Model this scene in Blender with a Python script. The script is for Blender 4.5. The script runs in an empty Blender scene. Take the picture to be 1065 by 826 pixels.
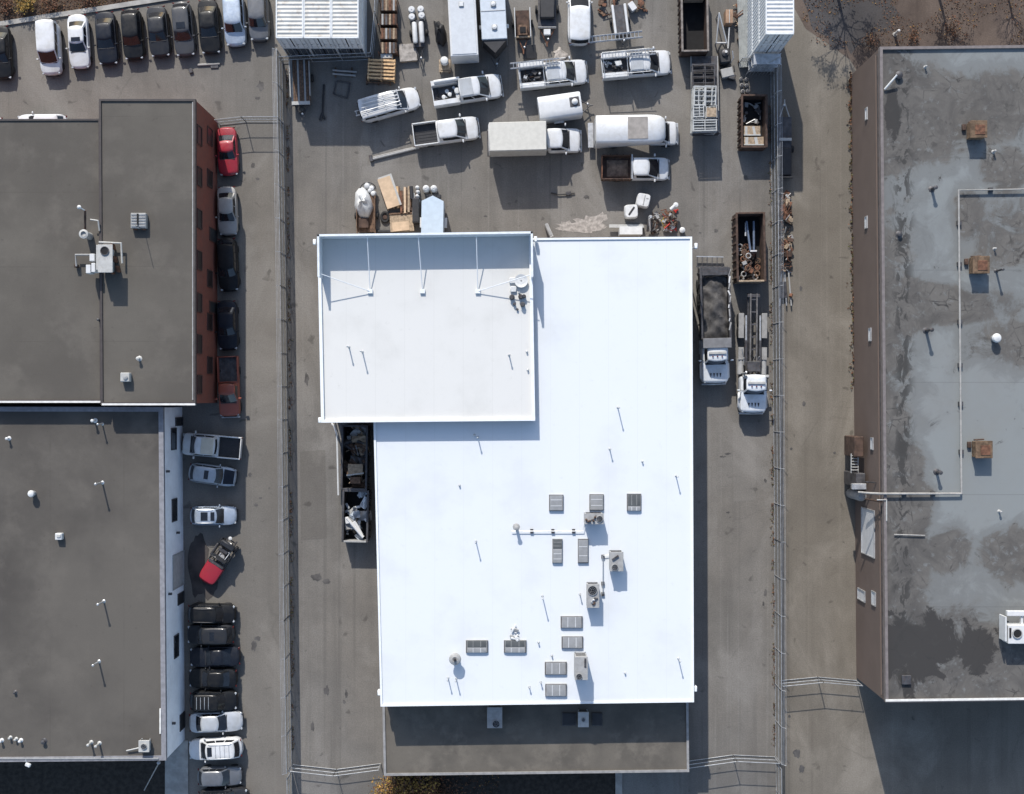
import bpy, bmesh, math, random
from mathutils import Vector, Matrix
R = math.radians
random.seed(7)
scene = bpy.context.scene
COL = scene.collection

# ------------------------------------------------------------------ camera, sky, sun, exposure
CAM_H = 100.0            # the drone hovers 100 m above the yard, looking straight down
SC = 11.7                # pixels per metre at ground level
cam_d = bpy.data.cameras.new("camera"); cam = bpy.data.objects.new("camera", cam_d); COL.objects.link(cam)
cam.location = (0, 0, CAM_H); cam.rotation_euler = (0, 0, 0)
cam_d.sensor_width = 36; cam_d.lens = 36 * CAM_H / (1065 / SC); cam_d.clip_start = 1; cam_d.clip_end = 3000
scene.camera = cam
SUN_EL = R(34); SUN_DIR = Vector((-0.236, 0.972, 0)).normalized()      # towards the sun, in plan
world = bpy.data.worlds.new("World"); scene.world = world; world.use_nodes = True
wn = world.node_tree.nodes; wl = world.node_tree.links; wn.clear()
sky = wn.new('ShaderNodeTexSky'); sky.sky_type = 'NISHITA'; sky.sun_disc = False
sky.sun_elevation = SUN_EL; sky.sun_rotation = math.atan2(SUN_DIR.x, SUN_DIR.y); sky.air_density = 1.0; sky.dust_density = 1.0
bg = wn.new('ShaderNodeBackground'); bg.inputs['Strength'].default_value = 0.15
wo = wn.new('ShaderNodeOutputWorld'); wl.new(sky.outputs[0], bg.inputs[0]); wl.new(bg.outputs[0], wo.inputs[0])
sun_d = bpy.data.lights.new("sun", 'SUN'); sun_d.energy = 4.0; sun_d.angle = R(0.5); sun_d.color = (1.0, 0.95, 0.88)
sun = bpy.data.objects.new("sun", sun_d); COL.objects.link(sun)
d = Vector((-SUN_DIR.x * math.cos(SUN_EL), -SUN_DIR.y * math.cos(SUN_EL), -math.sin(SUN_EL)))
sun.rotation_euler = d.to_track_quat('-Z', 'Y').to_euler(); sun.location = (-20, 80, 60)
vs = scene.view_settings; vs.view_transform = 'Standard'; vs.look = 'None'; vs.gamma = 1; vs.use_curve_mapping = False
vs.exposure = 0.5

def P(px, py, z=0.0):
    f = (CAM_H - z) / CAM_H / SC
    return Vector(((px - 532.5) * f, -(py - 413) * f, z))

# ------------------------------------------------------------------ materials
def lin(c):
    if isinstance(c, str):
        c = [int(c[i:i + 2], 16) for i in (0, 2, 4)]
        c = [v / 255 for v in c]
        return tuple(((v + .055) / 1.055) ** 2.4 if v > .04045 else v / 12.92 for v in c) + (1,)
    return tuple(c) + (1,) if len(c) == 3 else tuple(c)

class NT:
    def __init__(s, name):
        s.m = bpy.data.materials.new(name); s.m.use_nodes = True
        s.t = s.m.node_tree; s.n = s.t.nodes; s.n.clear()
        s.out = s.n.new('ShaderNodeOutputMaterial'); s.b = s.n.new('ShaderNodeBsdfPrincipled')
        s.t.links.new(s.b.outputs[0], s.out.inputs[0])
        s.pos = s.n.new('ShaderNodeNewGeometry').outputs['Position']
    def link(s, a, b):
        if hasattr(a, 'is_output'): s.t.links.new(a, b)
        else: b.default_value = a
    def math(s, op, a, b=0.0, c=None, clamp=False):
        n = s.n.new('ShaderNodeMath'); n.operation = op; n.use_clamp = clamp
        s.link(a, n.inputs[0]); s.link(b, n.inputs[1])
        if c is not None: s.link(c, n.inputs[2])
        return n.outputs[0]
    def scalev(s, v, sx, sy, sz, off=(0, 0, 0)):
        n = s.n.new('ShaderNodeMapping'); s.link(v, n.inputs[0]); n.inputs['Scale'].default_value = (sx, sy, sz); n.inputs['Location'].default_value = off
        return n.outputs[0]
    def noise(s, scale, v=None, detail=5, rough=.55, dist=0):
        n = s.n.new('ShaderNodeTexNoise'); s.link(v if v is not None else s.pos, n.inputs['Vector'])
        n.inputs['Scale'].default_value = scale; n.inputs['Detail'].default_value = detail; n.inputs['Roughness'].default_value = rough; n.inputs['Distortion'].default_value = dist
        return n.outputs['Fac']
    def voro(s, scale, v=None, feature='F1'):
        n = s.n.new('ShaderNodeTexVoronoi'); n.feature = feature; s.link(v if v is not None else s.pos, n.inputs['Vector']); n.inputs['Scale'].default_value = scale
        return n.outputs['Distance']
    def ramp(s, v, lo, hi, a=0.0, b=1.0):
        n = s.n.new('ShaderNodeMapRange'); n.interpolation_type = 'SMOOTHSTEP'; n.clamp = True
        s.link(v, n.inputs[0]); n.inputs[1].default_value = lo; n.inputs[2].default_value = hi; n.inputs[3].default_value = a; n.inputs[4].default_value = b
        return n.outputs[0]
    def mix(s, f, a, b, mode='MIX'):
        n = s.n.new('ShaderNodeMix'); n.data_type = 'RGBA'; n.blend_type = mode
        s.link(f, n.inputs[0]); s.link(a, n.inputs[6]); s.link(b, n.inputs[7]); return n.outputs[2]
    def sep(s, v=None):
        n = s.n.new('ShaderNodeSeparateXYZ'); s.link(v if v is not None else s.pos, n.inputs[0]); return n.outputs
    def blob(s, x, y, rx, ry):
        o = s.sep()
        dx = s.math('DIVIDE', s.math('SUBTRACT', o[0], x), rx); dy = s.math('DIVIDE', s.math('SUBTRACT', o[1], y), ry)
        r = s.math('SQRT', s.math('ADD', s.math('MULTIPLY', dx, dx), s.math('MULTIPLY', dy, dy)))
        return s.math('SUBTRACT', 1.0, r)
    def bump(s, h, strength=.3, dist=.02):
        n = s.n.new('ShaderNodeBump'); s.link(h, n.inputs['Height']); n.inputs['Strength'].default_value = strength; n.inputs['Distance'].default_value = dist
        s.t.links.new(n.outputs[0], s.b.inputs['Normal'])
    def done(s, c, rough=.7, metal=0, coat=0, spec=.5):
        s.link(c, s.b.inputs['Base Color']); s.link(rough, s.b.inputs['Roughness']); s.b.inputs['Metallic'].default_value = metal
        s.b.inputs['Coat Weight'].default_value = coat; s.b.inputs['Coat Roughness'].default_value = .1; s.b.inputs['Specular IOR Level'].default_value = spec
        return s.m

MATS = {}
def pm(name, c, rough=.65, metal=0, var=.15, scale=2.5, coat=0, spec=.4, grime=0.0, gc=(.05, .04, .03)):
    """a plain surface with uneven tone and, if asked, blotches of grime"""
    if name in MATS: return MATS[name]
    t = NT(name); c = lin(c)
    n = t.noise(scale, detail=6)
    f = t.ramp(n, .3, .7)
    lo = tuple(v * (1 - var) for v in c[:3]) + (1,); hi = tuple(min(1, v * (1 + var)) for v in c[:3]) + (1,)
    col = t.mix(f, lo, hi)
    if grime > 0:
        g = t.math('MULTIPLY', t.ramp(t.noise(scale * 2.3, detail=8, rough=.7), .5, .72), grime)
        col = t.mix(g, col, lin(gc))
    MATS[name] = t.done(col, rough, metal, coat, spec); return MATS[name]

def ground_mat(name, base, warm, dark, streak=.35):
    t = NT(name)
    big = t.ramp(t.noise(.045, detail=4), .35, .65)
    col = t.mix(big, lin(base), lin(warm))
    st = t.noise(1.0, t.scalev(t.pos, .55, .045, 1), detail=5, rough=.6)
    col = t.mix(t.math('MULTIPLY', t.ramp(st, .48, .75), streak), col, lin(dark))
    st2 = t.noise(1.0, t.scalev(t.pos, .9, .06, 1, (17, 5, 0)), detail=4)
    col = t.mix(t.math('MULTIPLY', t.ramp(st2, .5, .75), streak * .6), col, tuple(min(1, v * 1.35) for v in lin(base)[:3]) + (1,))
    for sx, sy, of, k in ((2.2, .018, 3, -1), (3.1, .022, 41, 1)):           # old tyre tracks
        tr = t.ramp(t.noise(1.0, t.scalev(t.pos, sx, sy, 1, (of, of * .3, 0)), detail=2, rough=.4), .60, .72, 0, streak * .75)
        col = t.mix(tr, col, lin(dark) if k < 0 else tuple(min(1, v * 1.35) for v in lin(base)[:3]) + (1,))
    mid = t.noise(.35, detail=7, rough=.65)
    col = t.mix(t.ramp(mid, .3, .75, 0, .5), col, lin(dark))
    pat = t.ramp(t.noise(.13, t.scalev(t.pos, 1, .6, 1, (9, 2, 0)), detail=7, rough=.62, dist=.7), .46, .68, 0, .75)
    col = t.mix(pat, col, tuple(min(1, v * 1.42) for v in lin(base)[:3]) + (1,))
    spots = t.ramp(t.noise(.9, detail=3, rough=.4, dist=.6), .66, .76)
    col = t.mix(t.math('MULTIPLY', spots, .5), col, tuple(v * .35 for v in lin(dark)[:3]) + (1,))
    fine = t.noise(9, detail=3)
    col = t.mix(t.ramp(fine, .3, .7, 0, .28), col, tuple(v * .55 for v in lin(dark)[:3]) + (1,))
    # thin cracks along the edges of large irregular slabs
    wob = t.n.new('ShaderNodeVectorMath'); wob.operation = 'ADD'; t.link(t.pos, wob.inputs[0])
    cn = t.n.new('ShaderNodeTexNoise'); cn.inputs['Scale'].default_value = .5; t.link(t.pos, cn.inputs['Vector']); t.link(cn.outputs['Color'], wob.inputs[1])
    cr = t.voro(.11, wob.outputs[0], 'DISTANCE_TO_EDGE')
    crm = t.math('MULTIPLY', t.ramp(cr, .0, .012, 1, 0), t.ramp(t.noise(.12), .52, .66))
    col = t.mix(t.math('MULTIPLY', crm, .16), col, tuple(v * .3 for v in lin(dark)[:3]) + (1,))
    t.bump(fine, .25, .01)
    return t.done(col, .9, spec=.25)

def roof_mat(name, base, patch, lightc, sc=.09, streak_axis='x'):
    t = NT(name)
    a = t.noise(sc, detail=6, rough=.6); b = t.noise(sc * 2.6, detail=7, rough=.65); c = t.noise(1.0, t.scalev(t.pos, .35, .03, 1) if streak_axis == 'y' else t.scalev(t.pos, .03, .35, 1), detail=4)
    col = t.mix(t.ramp(a, .35, .68), lin(base), lin(patch))
    col = t.mix(t.ramp(b, .48, .70, 0, .7), col, lin(lightc))
    o_ = t.sep(); lap = t.math('PINGPONG', t.math('ADD', o_[1 if streak_axis == 'x' else 0], 200.0), 3.1)
    col = t.mix(t.math('MULTIPLY', t.ramp(lap, 0, .05, 1, 0), t.ramp(t.noise(.3), .4, .6, 0, .3)), col, tuple(v * .55 for v in lin(patch)[:3]) + (1,))
    col = t.mix(t.ramp(c, .5, .75, 0, .25), col, lin(patch))
    sp = t.ramp(t.noise(2.2, detail=4, rough=.5), .66, .78, 0, .35)
    col = t.mix(sp, col, tuple(v * .6 for v in lin(patch)[:3]) + (1,))
    f = t.noise(14, detail=2)
    col = t.mix(t.ramp(f, .3, .7, 0, .12), col, tuple(v * .5 for v in lin(patch)[:3]) + (1,))
    t.bump(f, .2, .008)
    return t.done(col, .9, spec=.2)

def white_roof_mat(name, base, patch, amt):
    t = NT(name)
    a = t.noise(.22, detail=6, rough=.6); b = t.noise(1.6, detail=6, rough=.7)
    col = t.mix(t.ramp(a, .45, .75, 0, amt), lin(base), lin(patch))
    col = t.mix(t.ramp(b, .58, .8, 0, amt * 1.2), col, lin(patch))
    o = t.sep()
    # membrane laps every 2.4 m
    seam = t.math('PINGPONG', t.math('ADD', o[0], 100.0), 1.2)
    col = t.mix(t.ramp(seam, .0, .035, amt * .8, 0), col, lin(patch))
    return t.done(col, .55, spec=.3)

def brick_mat(name, c1, c2, mortar, scale=1.0):
    t = NT(name)
    o = t.sep()
    cv = t.n.new('ShaderNodeCombineXYZ'); t.link(t.math('ADD', o[0], o[1]), cv.inputs[0]); t.link(o[2], cv.inputs[1])
    bt = t.n.new('ShaderNodeTexBrick'); t.link(cv.outputs[0], bt.inputs['Vector'])
    bt.inputs['Color1'].default_value = lin(c1); bt.inputs['Color2'].default_value = lin(c2); bt.inputs['Mortar'].default_value = lin(mortar)
    bt.inputs['Scale'].default_value = scale; bt.inputs['Brick Width'].default_value = .22; bt.inputs['Row Height'].default_value = .075; bt.inputs['Mortar Size'].default_value = .01
    n = t.ramp(t.noise(.6, detail=6), .3, .7)
    col = t.mix(t.math('MULTIPLY', n, .35), bt.outputs['Color'], lin(mortar))
    return t.done(col, .9, spec=.2)

def paint(name, c, metal=0.0, rough=.38, coat=.4, spec=.5):
    key = 'paint_' + name
    if key in MATS: return MATS[key]
    t = NT(key); c = lin(c)
    n = t.ramp(t.noise(1.3, detail=8, rough=.7), .35, .75)
    d = (c[0] * .78 + .012, c[1] * .76 + .011, c[2] * .72 + .009, 1)
    col = t.mix(n, c, d)
    r = t.ramp(t.noise(4, detail=4), .3, .7, rough, rough + .15)
    MATS[key] = t.done(col, r, metal, coat, spec); return MATS[key]

GLASS = pm('tinted_glass', (.012, .014, .018), rough=.08, var=.2, spec=.6)
TYRE = pm('tyre_rubber', (.02, .02, .021), rough=.85)
RIM = pm('wheel_alloy', (.42, .43, .45), rough=.35, metal=.8)
PLASTIC = pm('black_plastic', (.025, .025, .027), rough=.6)
HEAD = pm('lamp_lens', (.35, .37, .39), rough=.12, var=.05)
TAIL = pm('red_lens', (.12, .012, .012), rough=.2)
STEEL = pm('galvanised_steel', (.46, .47, .48), rough=.45, metal=.6, var=.2)
DSTEEL = pm('dark_steel', (.07, .07, .075), rough=.55, metal=.4, var=.3, grime=.5, gc=(.12, .06, .03))
RUST = pm('rusted_steel', (.13, .06, .035), rough=.85, var=.45, scale=3, grime=.7, gc=(.035, .02, .015))
RUSTDARK = pm('dark_rusted_steel', (.06, .037, .028), rough=.85, var=.4, scale=2, grime=.6, gc=(.12, .07, .04))
WOOD = pm('weathered_wood', (.30, .23, .16), rough=.85, var=.3, scale=5)
LUMBER = pm('fresh_lumber', (.55, .36, .19), rough=.75, var=.25, scale=4)
PLY = pm('plywood', (.50, .37, .25), rough=.75, var=.12, scale=2)
OLDWOOD = pm('old_brown_wood', (.12, .075, .05), rough=.9, var=.4, scale=5)
WHITE = pm('white_paint', (.54, .545, .545), rough=.4, var=.05, grime=.25, gc=(.4, .38, .34))
OFFWHITE = pm('off_white_paint', (.38, .38, .365), rough=.5, var=.1, grime=.4, gc=(.25, .2, .15))
WPLASTIC = pm('white_plastic', (.54, .545, .54), rough=.45, var=.08)
UNITGREY = pm('unit_grey', (.29, .29, .285), rough=.5, var=.12, grime=.3, gc=(.2, .17, .13))
DARK = pm('dark_void', (.012, .012, .013), rough=.9, var=.2)
CONC = pm('concrete', (.30, .29, .27), rough=.9, var=.2, scale=1.2, grime=.3, gc=(.15, .13, .11))

# ------------------------------------------------------------------ mesh builder
class MB:
    def __init__(s): s.v = []; s.f = []; s.mi = []; s.mats = []
    def mat(s, m):
        if m not in s.mats: s.mats.append(m)
        return s.mats.index(m)
    def add(s, vs_, fs, m):
        o = len(s.v); s.v += [tuple(v) for v in vs_]; k = s.mat(m)
        for f in fs: s.f.append(tuple(i + o for i in f)); s.mi.append(k)
    def box(s, c, size, m, rz=0, rx=0, ry=0, b=0.0):
        sx, sy, sz = [v / 2 for v in size]
        M = Matrix.Translation(Vector(c)) @ Matrix.Rotation(rz, 4, 'Z') @ Matrix.Rotation(ry, 4, 'Y') @ Matrix.Rotation(rx, 4, 'X')
        b = min(b, sx * .9, sy * .9, sz * .9)
        S = [(i, j, k) for i in (-1, 1) for j in (-1, 1) for k in (-1, 1)]
        h = (sx, sy, sz)
        if b <= 0:
            V = [M @ Vector((i * sx, j * sy, k * sz)) for i, j, k in S]
            s.add(V, [(0, 1, 3, 2), (4, 6, 7, 5), (0, 4, 5, 1), (2, 3, 7, 6), (0, 2, 6, 4), (1, 5, 7, 3)], m); return
        V = []
        for c3 in S:
            for a in range(3):
                V.append(M @ Vector([c3[q] * (h[q] if q == a else h[q] - b) for q in range(3)]))
        idx = {c3: n * 3 for n, c3 in enumerate(S)}
        F = []
        for a in range(3):
            p, q = [w for w in range(3) if w != a]
            for sg in (-1, 1):
                def cc(u, w):
                    t = [0, 0, 0]; t[a] = sg; t[p] = u; t[q] = w; return idx[tuple(t)] + a
                F.append((cc(-1, -1), cc(1, -1), cc(1, 1), cc(-1, 1)))
            for u in (-1, 1):
                for w in (-1, 1):
                    def ce(sa, ax):
                        t = [0, 0, 0]; t[a] = sa; t[p] = u; t[q] = w; return idx[tuple(t)] + ax
                    F.append((ce(-1, p), ce(1, p), ce(1, q), ce(-1, q)))
        for c3 in S: F.append((idx[c3], idx[c3] + 1, idx[c3] + 2))
        s.add(V, F, m)
    def prism(s, poly, z0, z1, m, mtop=None, bottom=True):
        n = len(poly); V = [(p[0], p[1], z0) for p in poly] + [(p[0], p[1], z1) for p in poly]
        s.add(V, [(i, (i + 1) % n, n + (i + 1) % n, n + i) for i in range(n)] + ([tuple(range(n))[::-1]] if bottom else []), m)
        s.add([(p[0], p[1], z1) for p in poly], [tuple(range(n))], mtop or m)
    def sheet(s, poly, z, m): s.add([(p[0], p[1], z) for p in poly], [tuple(range(len(poly)))], m)
    def quad(s, pts, m): s.add(pts, [tuple(range(len(pts)))], m)
    def tube(s, pts, r, m, n=8, closed=False):
        pts = [Vector(p) for p in pts]; V = []; F = []; k = len(pts)
        for i, p in enumerate(pts):
            a = pts[i - 1] if (i > 0 or closed) else p; b = pts[(i + 1) % k] if (i < k - 1 or closed) else p
            t = (b - a).normalized(); up = Vector((0, 0, 1)) if abs(t.z) < .9 else Vector((1, 0, 0))
            u = t.cross(up).normalized(); w = u.cross(t)
            rr = r[i] if isinstance(r, (list, tuple)) else r
            for j in range(n):
                an = 2 * math.pi * j / n + math.pi / n; V.append(p + u * (rr * math.cos(an)) + w * (rr * math.sin(an)))
        for i in range(k if closed else k - 1):
            for j in range(n):
                a = i * n + j; b = i * n + (j + 1) % n; i2 = (i + 1) % k
                F.append((a, b, i2 * n + (j + 1) % n, i2 * n + j))
        if not closed: F += [tuple(range(n)), tuple(range((k - 1) * n, k * n))]
        s.add(V, F, m)
    def lathe(s, prof, c, m, n=16, axis='z'):
        V = []; F = []; k = len(prof); c = Vector(c)
        for r, z in prof:
            for j in range(n):
                a = 2 * math.pi * j / n; x, y = r * math.cos(a), r * math.sin(a)
                V.append(c + (Vector((x, y, z)) if axis == 'z' else Vector((x, z, y)) if axis == 'y' else Vector((z, x, y))))
        for i in range(k - 1):
            for j in range(n): F.append((i * n + j, i * n + (j + 1) % n, (i + 1) * n + (j + 1) % n, (i + 1) * n + j))
        F += [tuple(range(n)), tuple(range((k - 1) * n, k * n))]
        s.add(V, F, m)
    def loft(s, rings, m, closed=True, cap=True):
        n = len(rings[0]); V = [p for r in rings for p in r]; F = []
        for i in range(len(rings) - 1):
            for j in range(n if closed else n - 1): F.append((i * n + j, i * n + (j + 1) % n, (i + 1) * n + (j + 1) % n, (i + 1) * n + j))
        if cap: F += [tuple(range(n)), tuple(range((len(rings) - 1) * n, len(rings) * n))]
        s.add(V, F, m)
    def grid(s, fn, nu, nv, m):
        V = [fn(i / nu, j / nv) for j in range(nv + 1) for i in range(nu + 1)]
        s.add(V, [(j * (nu + 1) + i, j * (nu + 1) + i + 1, (j + 1) * (nu + 1) + i + 1, (j + 1) * (nu + 1) + i) for j in range(nv) for i in range(nu)], m)
    def build(s, name, parent=None, loc=None, rz=0, smooth=38, label=None, cat=None, group=None, kind=None):
        me = bpy.data.meshes.new(name); me.from_pydata(s.v, [], s.f)
        for m in s.mats: me.materials.append(m)
        me.polygons.foreach_set('material_index', s.mi)
        bm = bmesh.new(); bm.from_mesh(me); bmesh.ops.recalc_face_normals(bm, faces=bm.faces); bm.to_mesh(me); bm.free()
        if smooth:
            me.polygons.foreach_set('use_smooth', [True] * len(me.polygons)); me.set_sharp_from_angle(angle=R(smooth))
        o = bpy.data.objects.new(name, me); COL.objects.link(o)
        if parent: o.parent = parent
        if loc is not None: o.location = loc
        o.rotation_euler.z = rz
        tag(o, label, cat, group, kind); return o

def tag(o, label=None, cat=None, group=None, kind=None):
    if label: o['label'] = label
    if cat: o['category'] = cat
    if group: o['group'] = group
    if kind: o['kind'] = kind
    return o
def thing(name, label, cat, loc=(0, 0, 0), rz=0, group=None):
    o = bpy.data.objects.new(name, None); COL.objects.link(o); o.empty_display_size = .3
    o.location = loc; o.rotation_euler.z = rz; return tag(o, label, cat, group)
def copy_thing(o, loc, rz, label, group=None):
    def cp(q, par):
        c = q.copy(); COL.objects.link(c)
        if par: c.parent = par
        for ch in q.children: cp(ch, c)
        return c
    c = cp(o, None); c.location = loc; c.rotation_euler.z = rz; c['label'] = label
    if group: c['group'] = group
    return c
def structure(mb, name, smooth=0): return mb.build(name, kind='structure', smooth=smooth)
def head(px0, py0, px1, py1): return math.atan2(-(py1 - py0), px1 - px0)   # heading of an image direction
# ------------------------------------------------------------------ ground
ASPH = ground_mat('asphalt_lot', (.160, .150, .135), (.168, .153, .133), (.114, .106, .095))
ASPH_YARD = ground_mat('asphalt_yard', (.168, .159, .146), (.180, .164, .144), (.100, .094, .086), .55)
ASPH_LANE = ground_mat('asphalt_lane', (.166, .150, .127), (.155, .137, .112), (.112, .099, .082), .42)
ASPH_SHADE = ground_mat('tree_shade_asphalt', (.06, .058, .06), (.085, .07, .06), (.04, .036, .035), .2)
EARTH = ground_mat('leafy_earth', (.075, .052, .040), (.11, .078, .055), (.04, .028, .022), .1)
DIRT = ground_mat('brown_dirt', (.105, .082, .068), (.085, .064, .052), (.045, .034, .030), .4)
BED = pm('dark_soil', (.028, .024, .02), rough=.95, var=.4, grime=.4, gc=(.06, .04, .025))
STAIN = pm('oil_stain', (.075, .07, .066), rough=.7, var=.35, scale=1.5)
PALEGRAVEL = pm('pale_gravel', (.30, .275, .25), rough=.95, var=.3, scale=3, grime=.4, gc=(.14, .125, .11))

def poly(pts, z=0.0): return [tuple(P(x, y, 0)[:2]) for x, y in pts]
def sheet(name, pts, z, m):
    b = MB(); b.sheet(poly(pts), z, m); return structure(b, name)
g = MB(); g.sheet([(-700, -700), (700, -700), (700, 700), (-700, 700)], 0, ASPH_LANE); structure(g, 'ground')
sheet('parking_lot', [(-400, -300), (296, -300), (303, 1200), (-400, 1200)], .004, ASPH)
sheet('yard', [(297, -40), (803, -40), (808, 1200), (303, 1200)], .004, ASPH_YARD)
sheet('leafy_bank', [(-500, -400), (285, -400), (285, -14), (180, -3), (100, 11), (0, 27), (-500, 110)], .008, EARTH)
sheet('dirt_verge', [(822, -300), (1500, -300), (1500, 90), (900, 88), (884, 62), (862, 46), (838, 30), (826, 8)], .008, DIRT)
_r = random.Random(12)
sheet('painted_tree_shade', [(826, -300), (960, -300)] + [(x + _r.uniform(-6, 6), y + _r.uniform(-7, 7)) for x, y in [(946, -20), (938, -8), (932, 4), (940, 12), (922, 18), (928, 30), (914, 34), (910, 44), (898, 42), (890, 54), (882, 48), (874, 58), (868, 46), (862, 44), (858, 34), (850, 32), (846, 22), (838, 14), (832, 6)]], .012, ASPH_SHADE)  # tree shade put into the ground colour as a ragged dark sheet
sheet('soil_bed', [(402, 770), (644, 770), (644, 1000), (402, 1000)], .012, BED)
sheet('soil_bed', [(-300, 740), (172, 740), (172, 1000), (-300, 1000)], .012, BED)
b = MB(); b.prism(poly([(172, 770), (196, 770), (196, 900), (172, 900)]), 0, .12, CONC); structure(b, 'walkway')
b = MB(); b.prism(poly([(640, 776), (647, 776), (647, 900), (640, 900)]), 0, .13, CONC); structure(b, 'kerb')
k = MB()                                                    # kerb along the leafy bank
kp = [(-60, 38), (0, 28), (50, 20), (105, 12), (165, 2.5), (200, -3), (285, -12)]
for (x0, y0), (x1, y1) in zip(kp[:-1], kp[1:]): k.prism(poly([(x0, y0), (x1, y1), (x1, y1 - 5), (x0, y0 - 5)]), 0, .15, CONC)
structure(k, 'bank_kerb')
rnd = random.Random(3)
def irregular(cx, cy, rx, ry, n=14, j=.35, rot=0):
    out = []
    for i in range(n):
        a = 2 * math.pi * i / n; q = 1 + rnd.uniform(-j, j); x, y = rx * q * math.cos(a), ry * q * math.sin(a)
        out.append((cx + x * math.cos(rot) - y * math.sin(rot), cy + x * math.sin(rot) + y * math.cos(rot)))
    return out
st = MB()
for cx, cy, rx, ry in [(271, 90, 4, 5), (268, 102, 3, 1.5), (329, 600, 5, 4), (340, 605, 4, 2.5), (266, 525, 2, 1.6), (260, 494, 2, 2), (280, 508, 1.4, 1.2), (271, 518, 1.8, 1), (264, 672, 3, 6), (268, 664, 4, 2.4), (319, 394, 2.5, 7), (263, 172, 2, 3), (268, 186, 2.4, 1.4), (757, 472, 3, 1), (823, 467, 1.4, 1.3), (868, 471, 1.4, 1.2), (340, 718, 3, 5), (360, 722, 2, 4), (358, 730, 2, 2), (821, 745, 1.6, 1.4), (745, 240, 2, 2), (728, 242, 1.4, 1), (752, 475, 3, 1), (757, 533, 2, 1), (796, 617, 1.6, 4), (794, 628, 1, 3), (829, 783, 4, 5), (834, 800, 3, 4), (796, 500, 1.5, 2), (325, 755, 2, 5), (455, 215, 2, 1), (610, 205, 3, 2), (836, 420, 1.5, 3), (833, 300, 1.5, 3), (505, 225, 2, 1)]:
    st.sheet(poly(irregular(cx, cy, rx * .95, ry * .95)), .017, STAIN)
for cx, cy, rx, ry in [(207, 588, 11, 34), (217, 602, 9, 20)]: st.sheet(poly(irregular(cx, cy, rx, ry, 26, .14)), .021 + .004 * (cx > 210), pm('dark_brown_asphalt', (.045, .04, .038), rough=.7, var=.5, scale=.6))  # two larger dark brown patches around the stripped truck
structure(st, 'stains_and_dark_patches')
st = MB()
for q in ([(377, 173), (438, 169), (439, 212), (426, 216), (372, 214)], [(762, 440), (786, 440), (786, 520), (763, 522)]): st.sheet(poly(q), .010, ground_mat('asphalt_patch', (.178, .167, .152), (.188, .174, .155), (.128, .12, .109), .3))
st.sheet(poly([(312, 470), (338, 468), (340, 560), (313, 562)]), .010, ground_mat('asphalt_dark_patch', (.135, .126, .114), (.15, .138, .122), (.10, .093, .085), .3))
structure(st, 'asphalt_patches')
st = MB()
for cx, cy, rx, ry in [(612, 233, 15, 7), (600, 238, 20, 5), (626, 226, 6, 6), (590, 236, 12, 5)]:
    st.sheet(poly(irregular(cx, cy, rx, ry, 22, .4)), .017 + .004 * rnd.random(), PALEGRAVEL)
structure(st, 'gravel_spill')

# ------------------------------------------------------------------ buildings
def offset(pts, d):
    n = len(pts); area = sum(pts[i][0] * pts[(i + 1) % n][1] - pts[(i + 1) % n][0] * pts[i][1] for i in range(n)); sg = 1 if area > 0 else -1
    out = []
    for i in range(n):
        p0, p1, p2 = Vector(pts[i - 1]), Vector(pts[i]), Vector(pts[(i + 1) % n])
        e1 = (p1 - p0).normalized(); e2 = (p2 - p1).normalized()
        n1 = Vector((e1.y, -e1.x)) * sg; n2 = Vector((e2.y, -e2.x)) * sg
        bis = (n1 + n2); bis = bis / max(.3, bis.length_squared / 2)
        out.append(tuple(p1 + bis * d))
    return out
def block(parent, px, z, wall, roof, cop, cw=.25, ch=.18, z0=0.0, wname='wall', rname='roof'):
    pts = [tuple(P(x, y, z)[:2]) for x, y in px]
    w = MB(); n = len(pts)
    w.add([(p[0], p[1], z0) for p in pts] + [(p[0], p[1], z - .01) for p in pts], [(i, (i + 1) % n, n + (i + 1) % n, n + i) for i in range(n)], wall)
    w.build(wname, parent, smooth=0)
    r = MB(); r.sheet(offset(pts, -.02), z, roof); ro = r.build(rname, parent, smooth=0)
    o, i_ = offset(pts, .05), offset(pts, -cw); c = MB()
    for a in range(n):
        b_ = (a + 1) % n
        V = [(o[a][0], o[a][1], z - .25), (o[b_][0], o[b_][1], z - .25), (o[b_][0], o[b_][1], z + ch), (o[a][0], o[a][1], z + ch),
             (i_[b_][0], i_[b_][1], z + ch), (i_[a][0], i_[a][1], z + ch), (i_[b_][0], i_[b_][1], z - .02), (i_[a][0], i_[a][1], z - .02)]
        c.add(V, [(0, 1, 2, 3), (3, 2, 4, 5), (5, 4, 6, 7)], cop)
    c.build('coping', parent, smooth=0); return pts
def vent_pipe(parent, px, py, z, h=.7, r=.06, m=None, cap=True):
    p = P(px, py, z); b = MB(); m = m or STEEL
    b.lathe([(r, 0), (r, h)], p, m, 8)
    if cap: b.lathe([(r * 1.5, h - .05), (r * 1.5, h + .03), (r * .5, h + .08)], p, m, 8)
    b.lathe([(r * 2.4, 0), (r * 1.2, .08)], p, m, 8)
    return b.build('vent_pipe', parent)
def wall_z(X, px): return 100 * (1 - abs(X) * SC / abs(px - 532.5))
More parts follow.
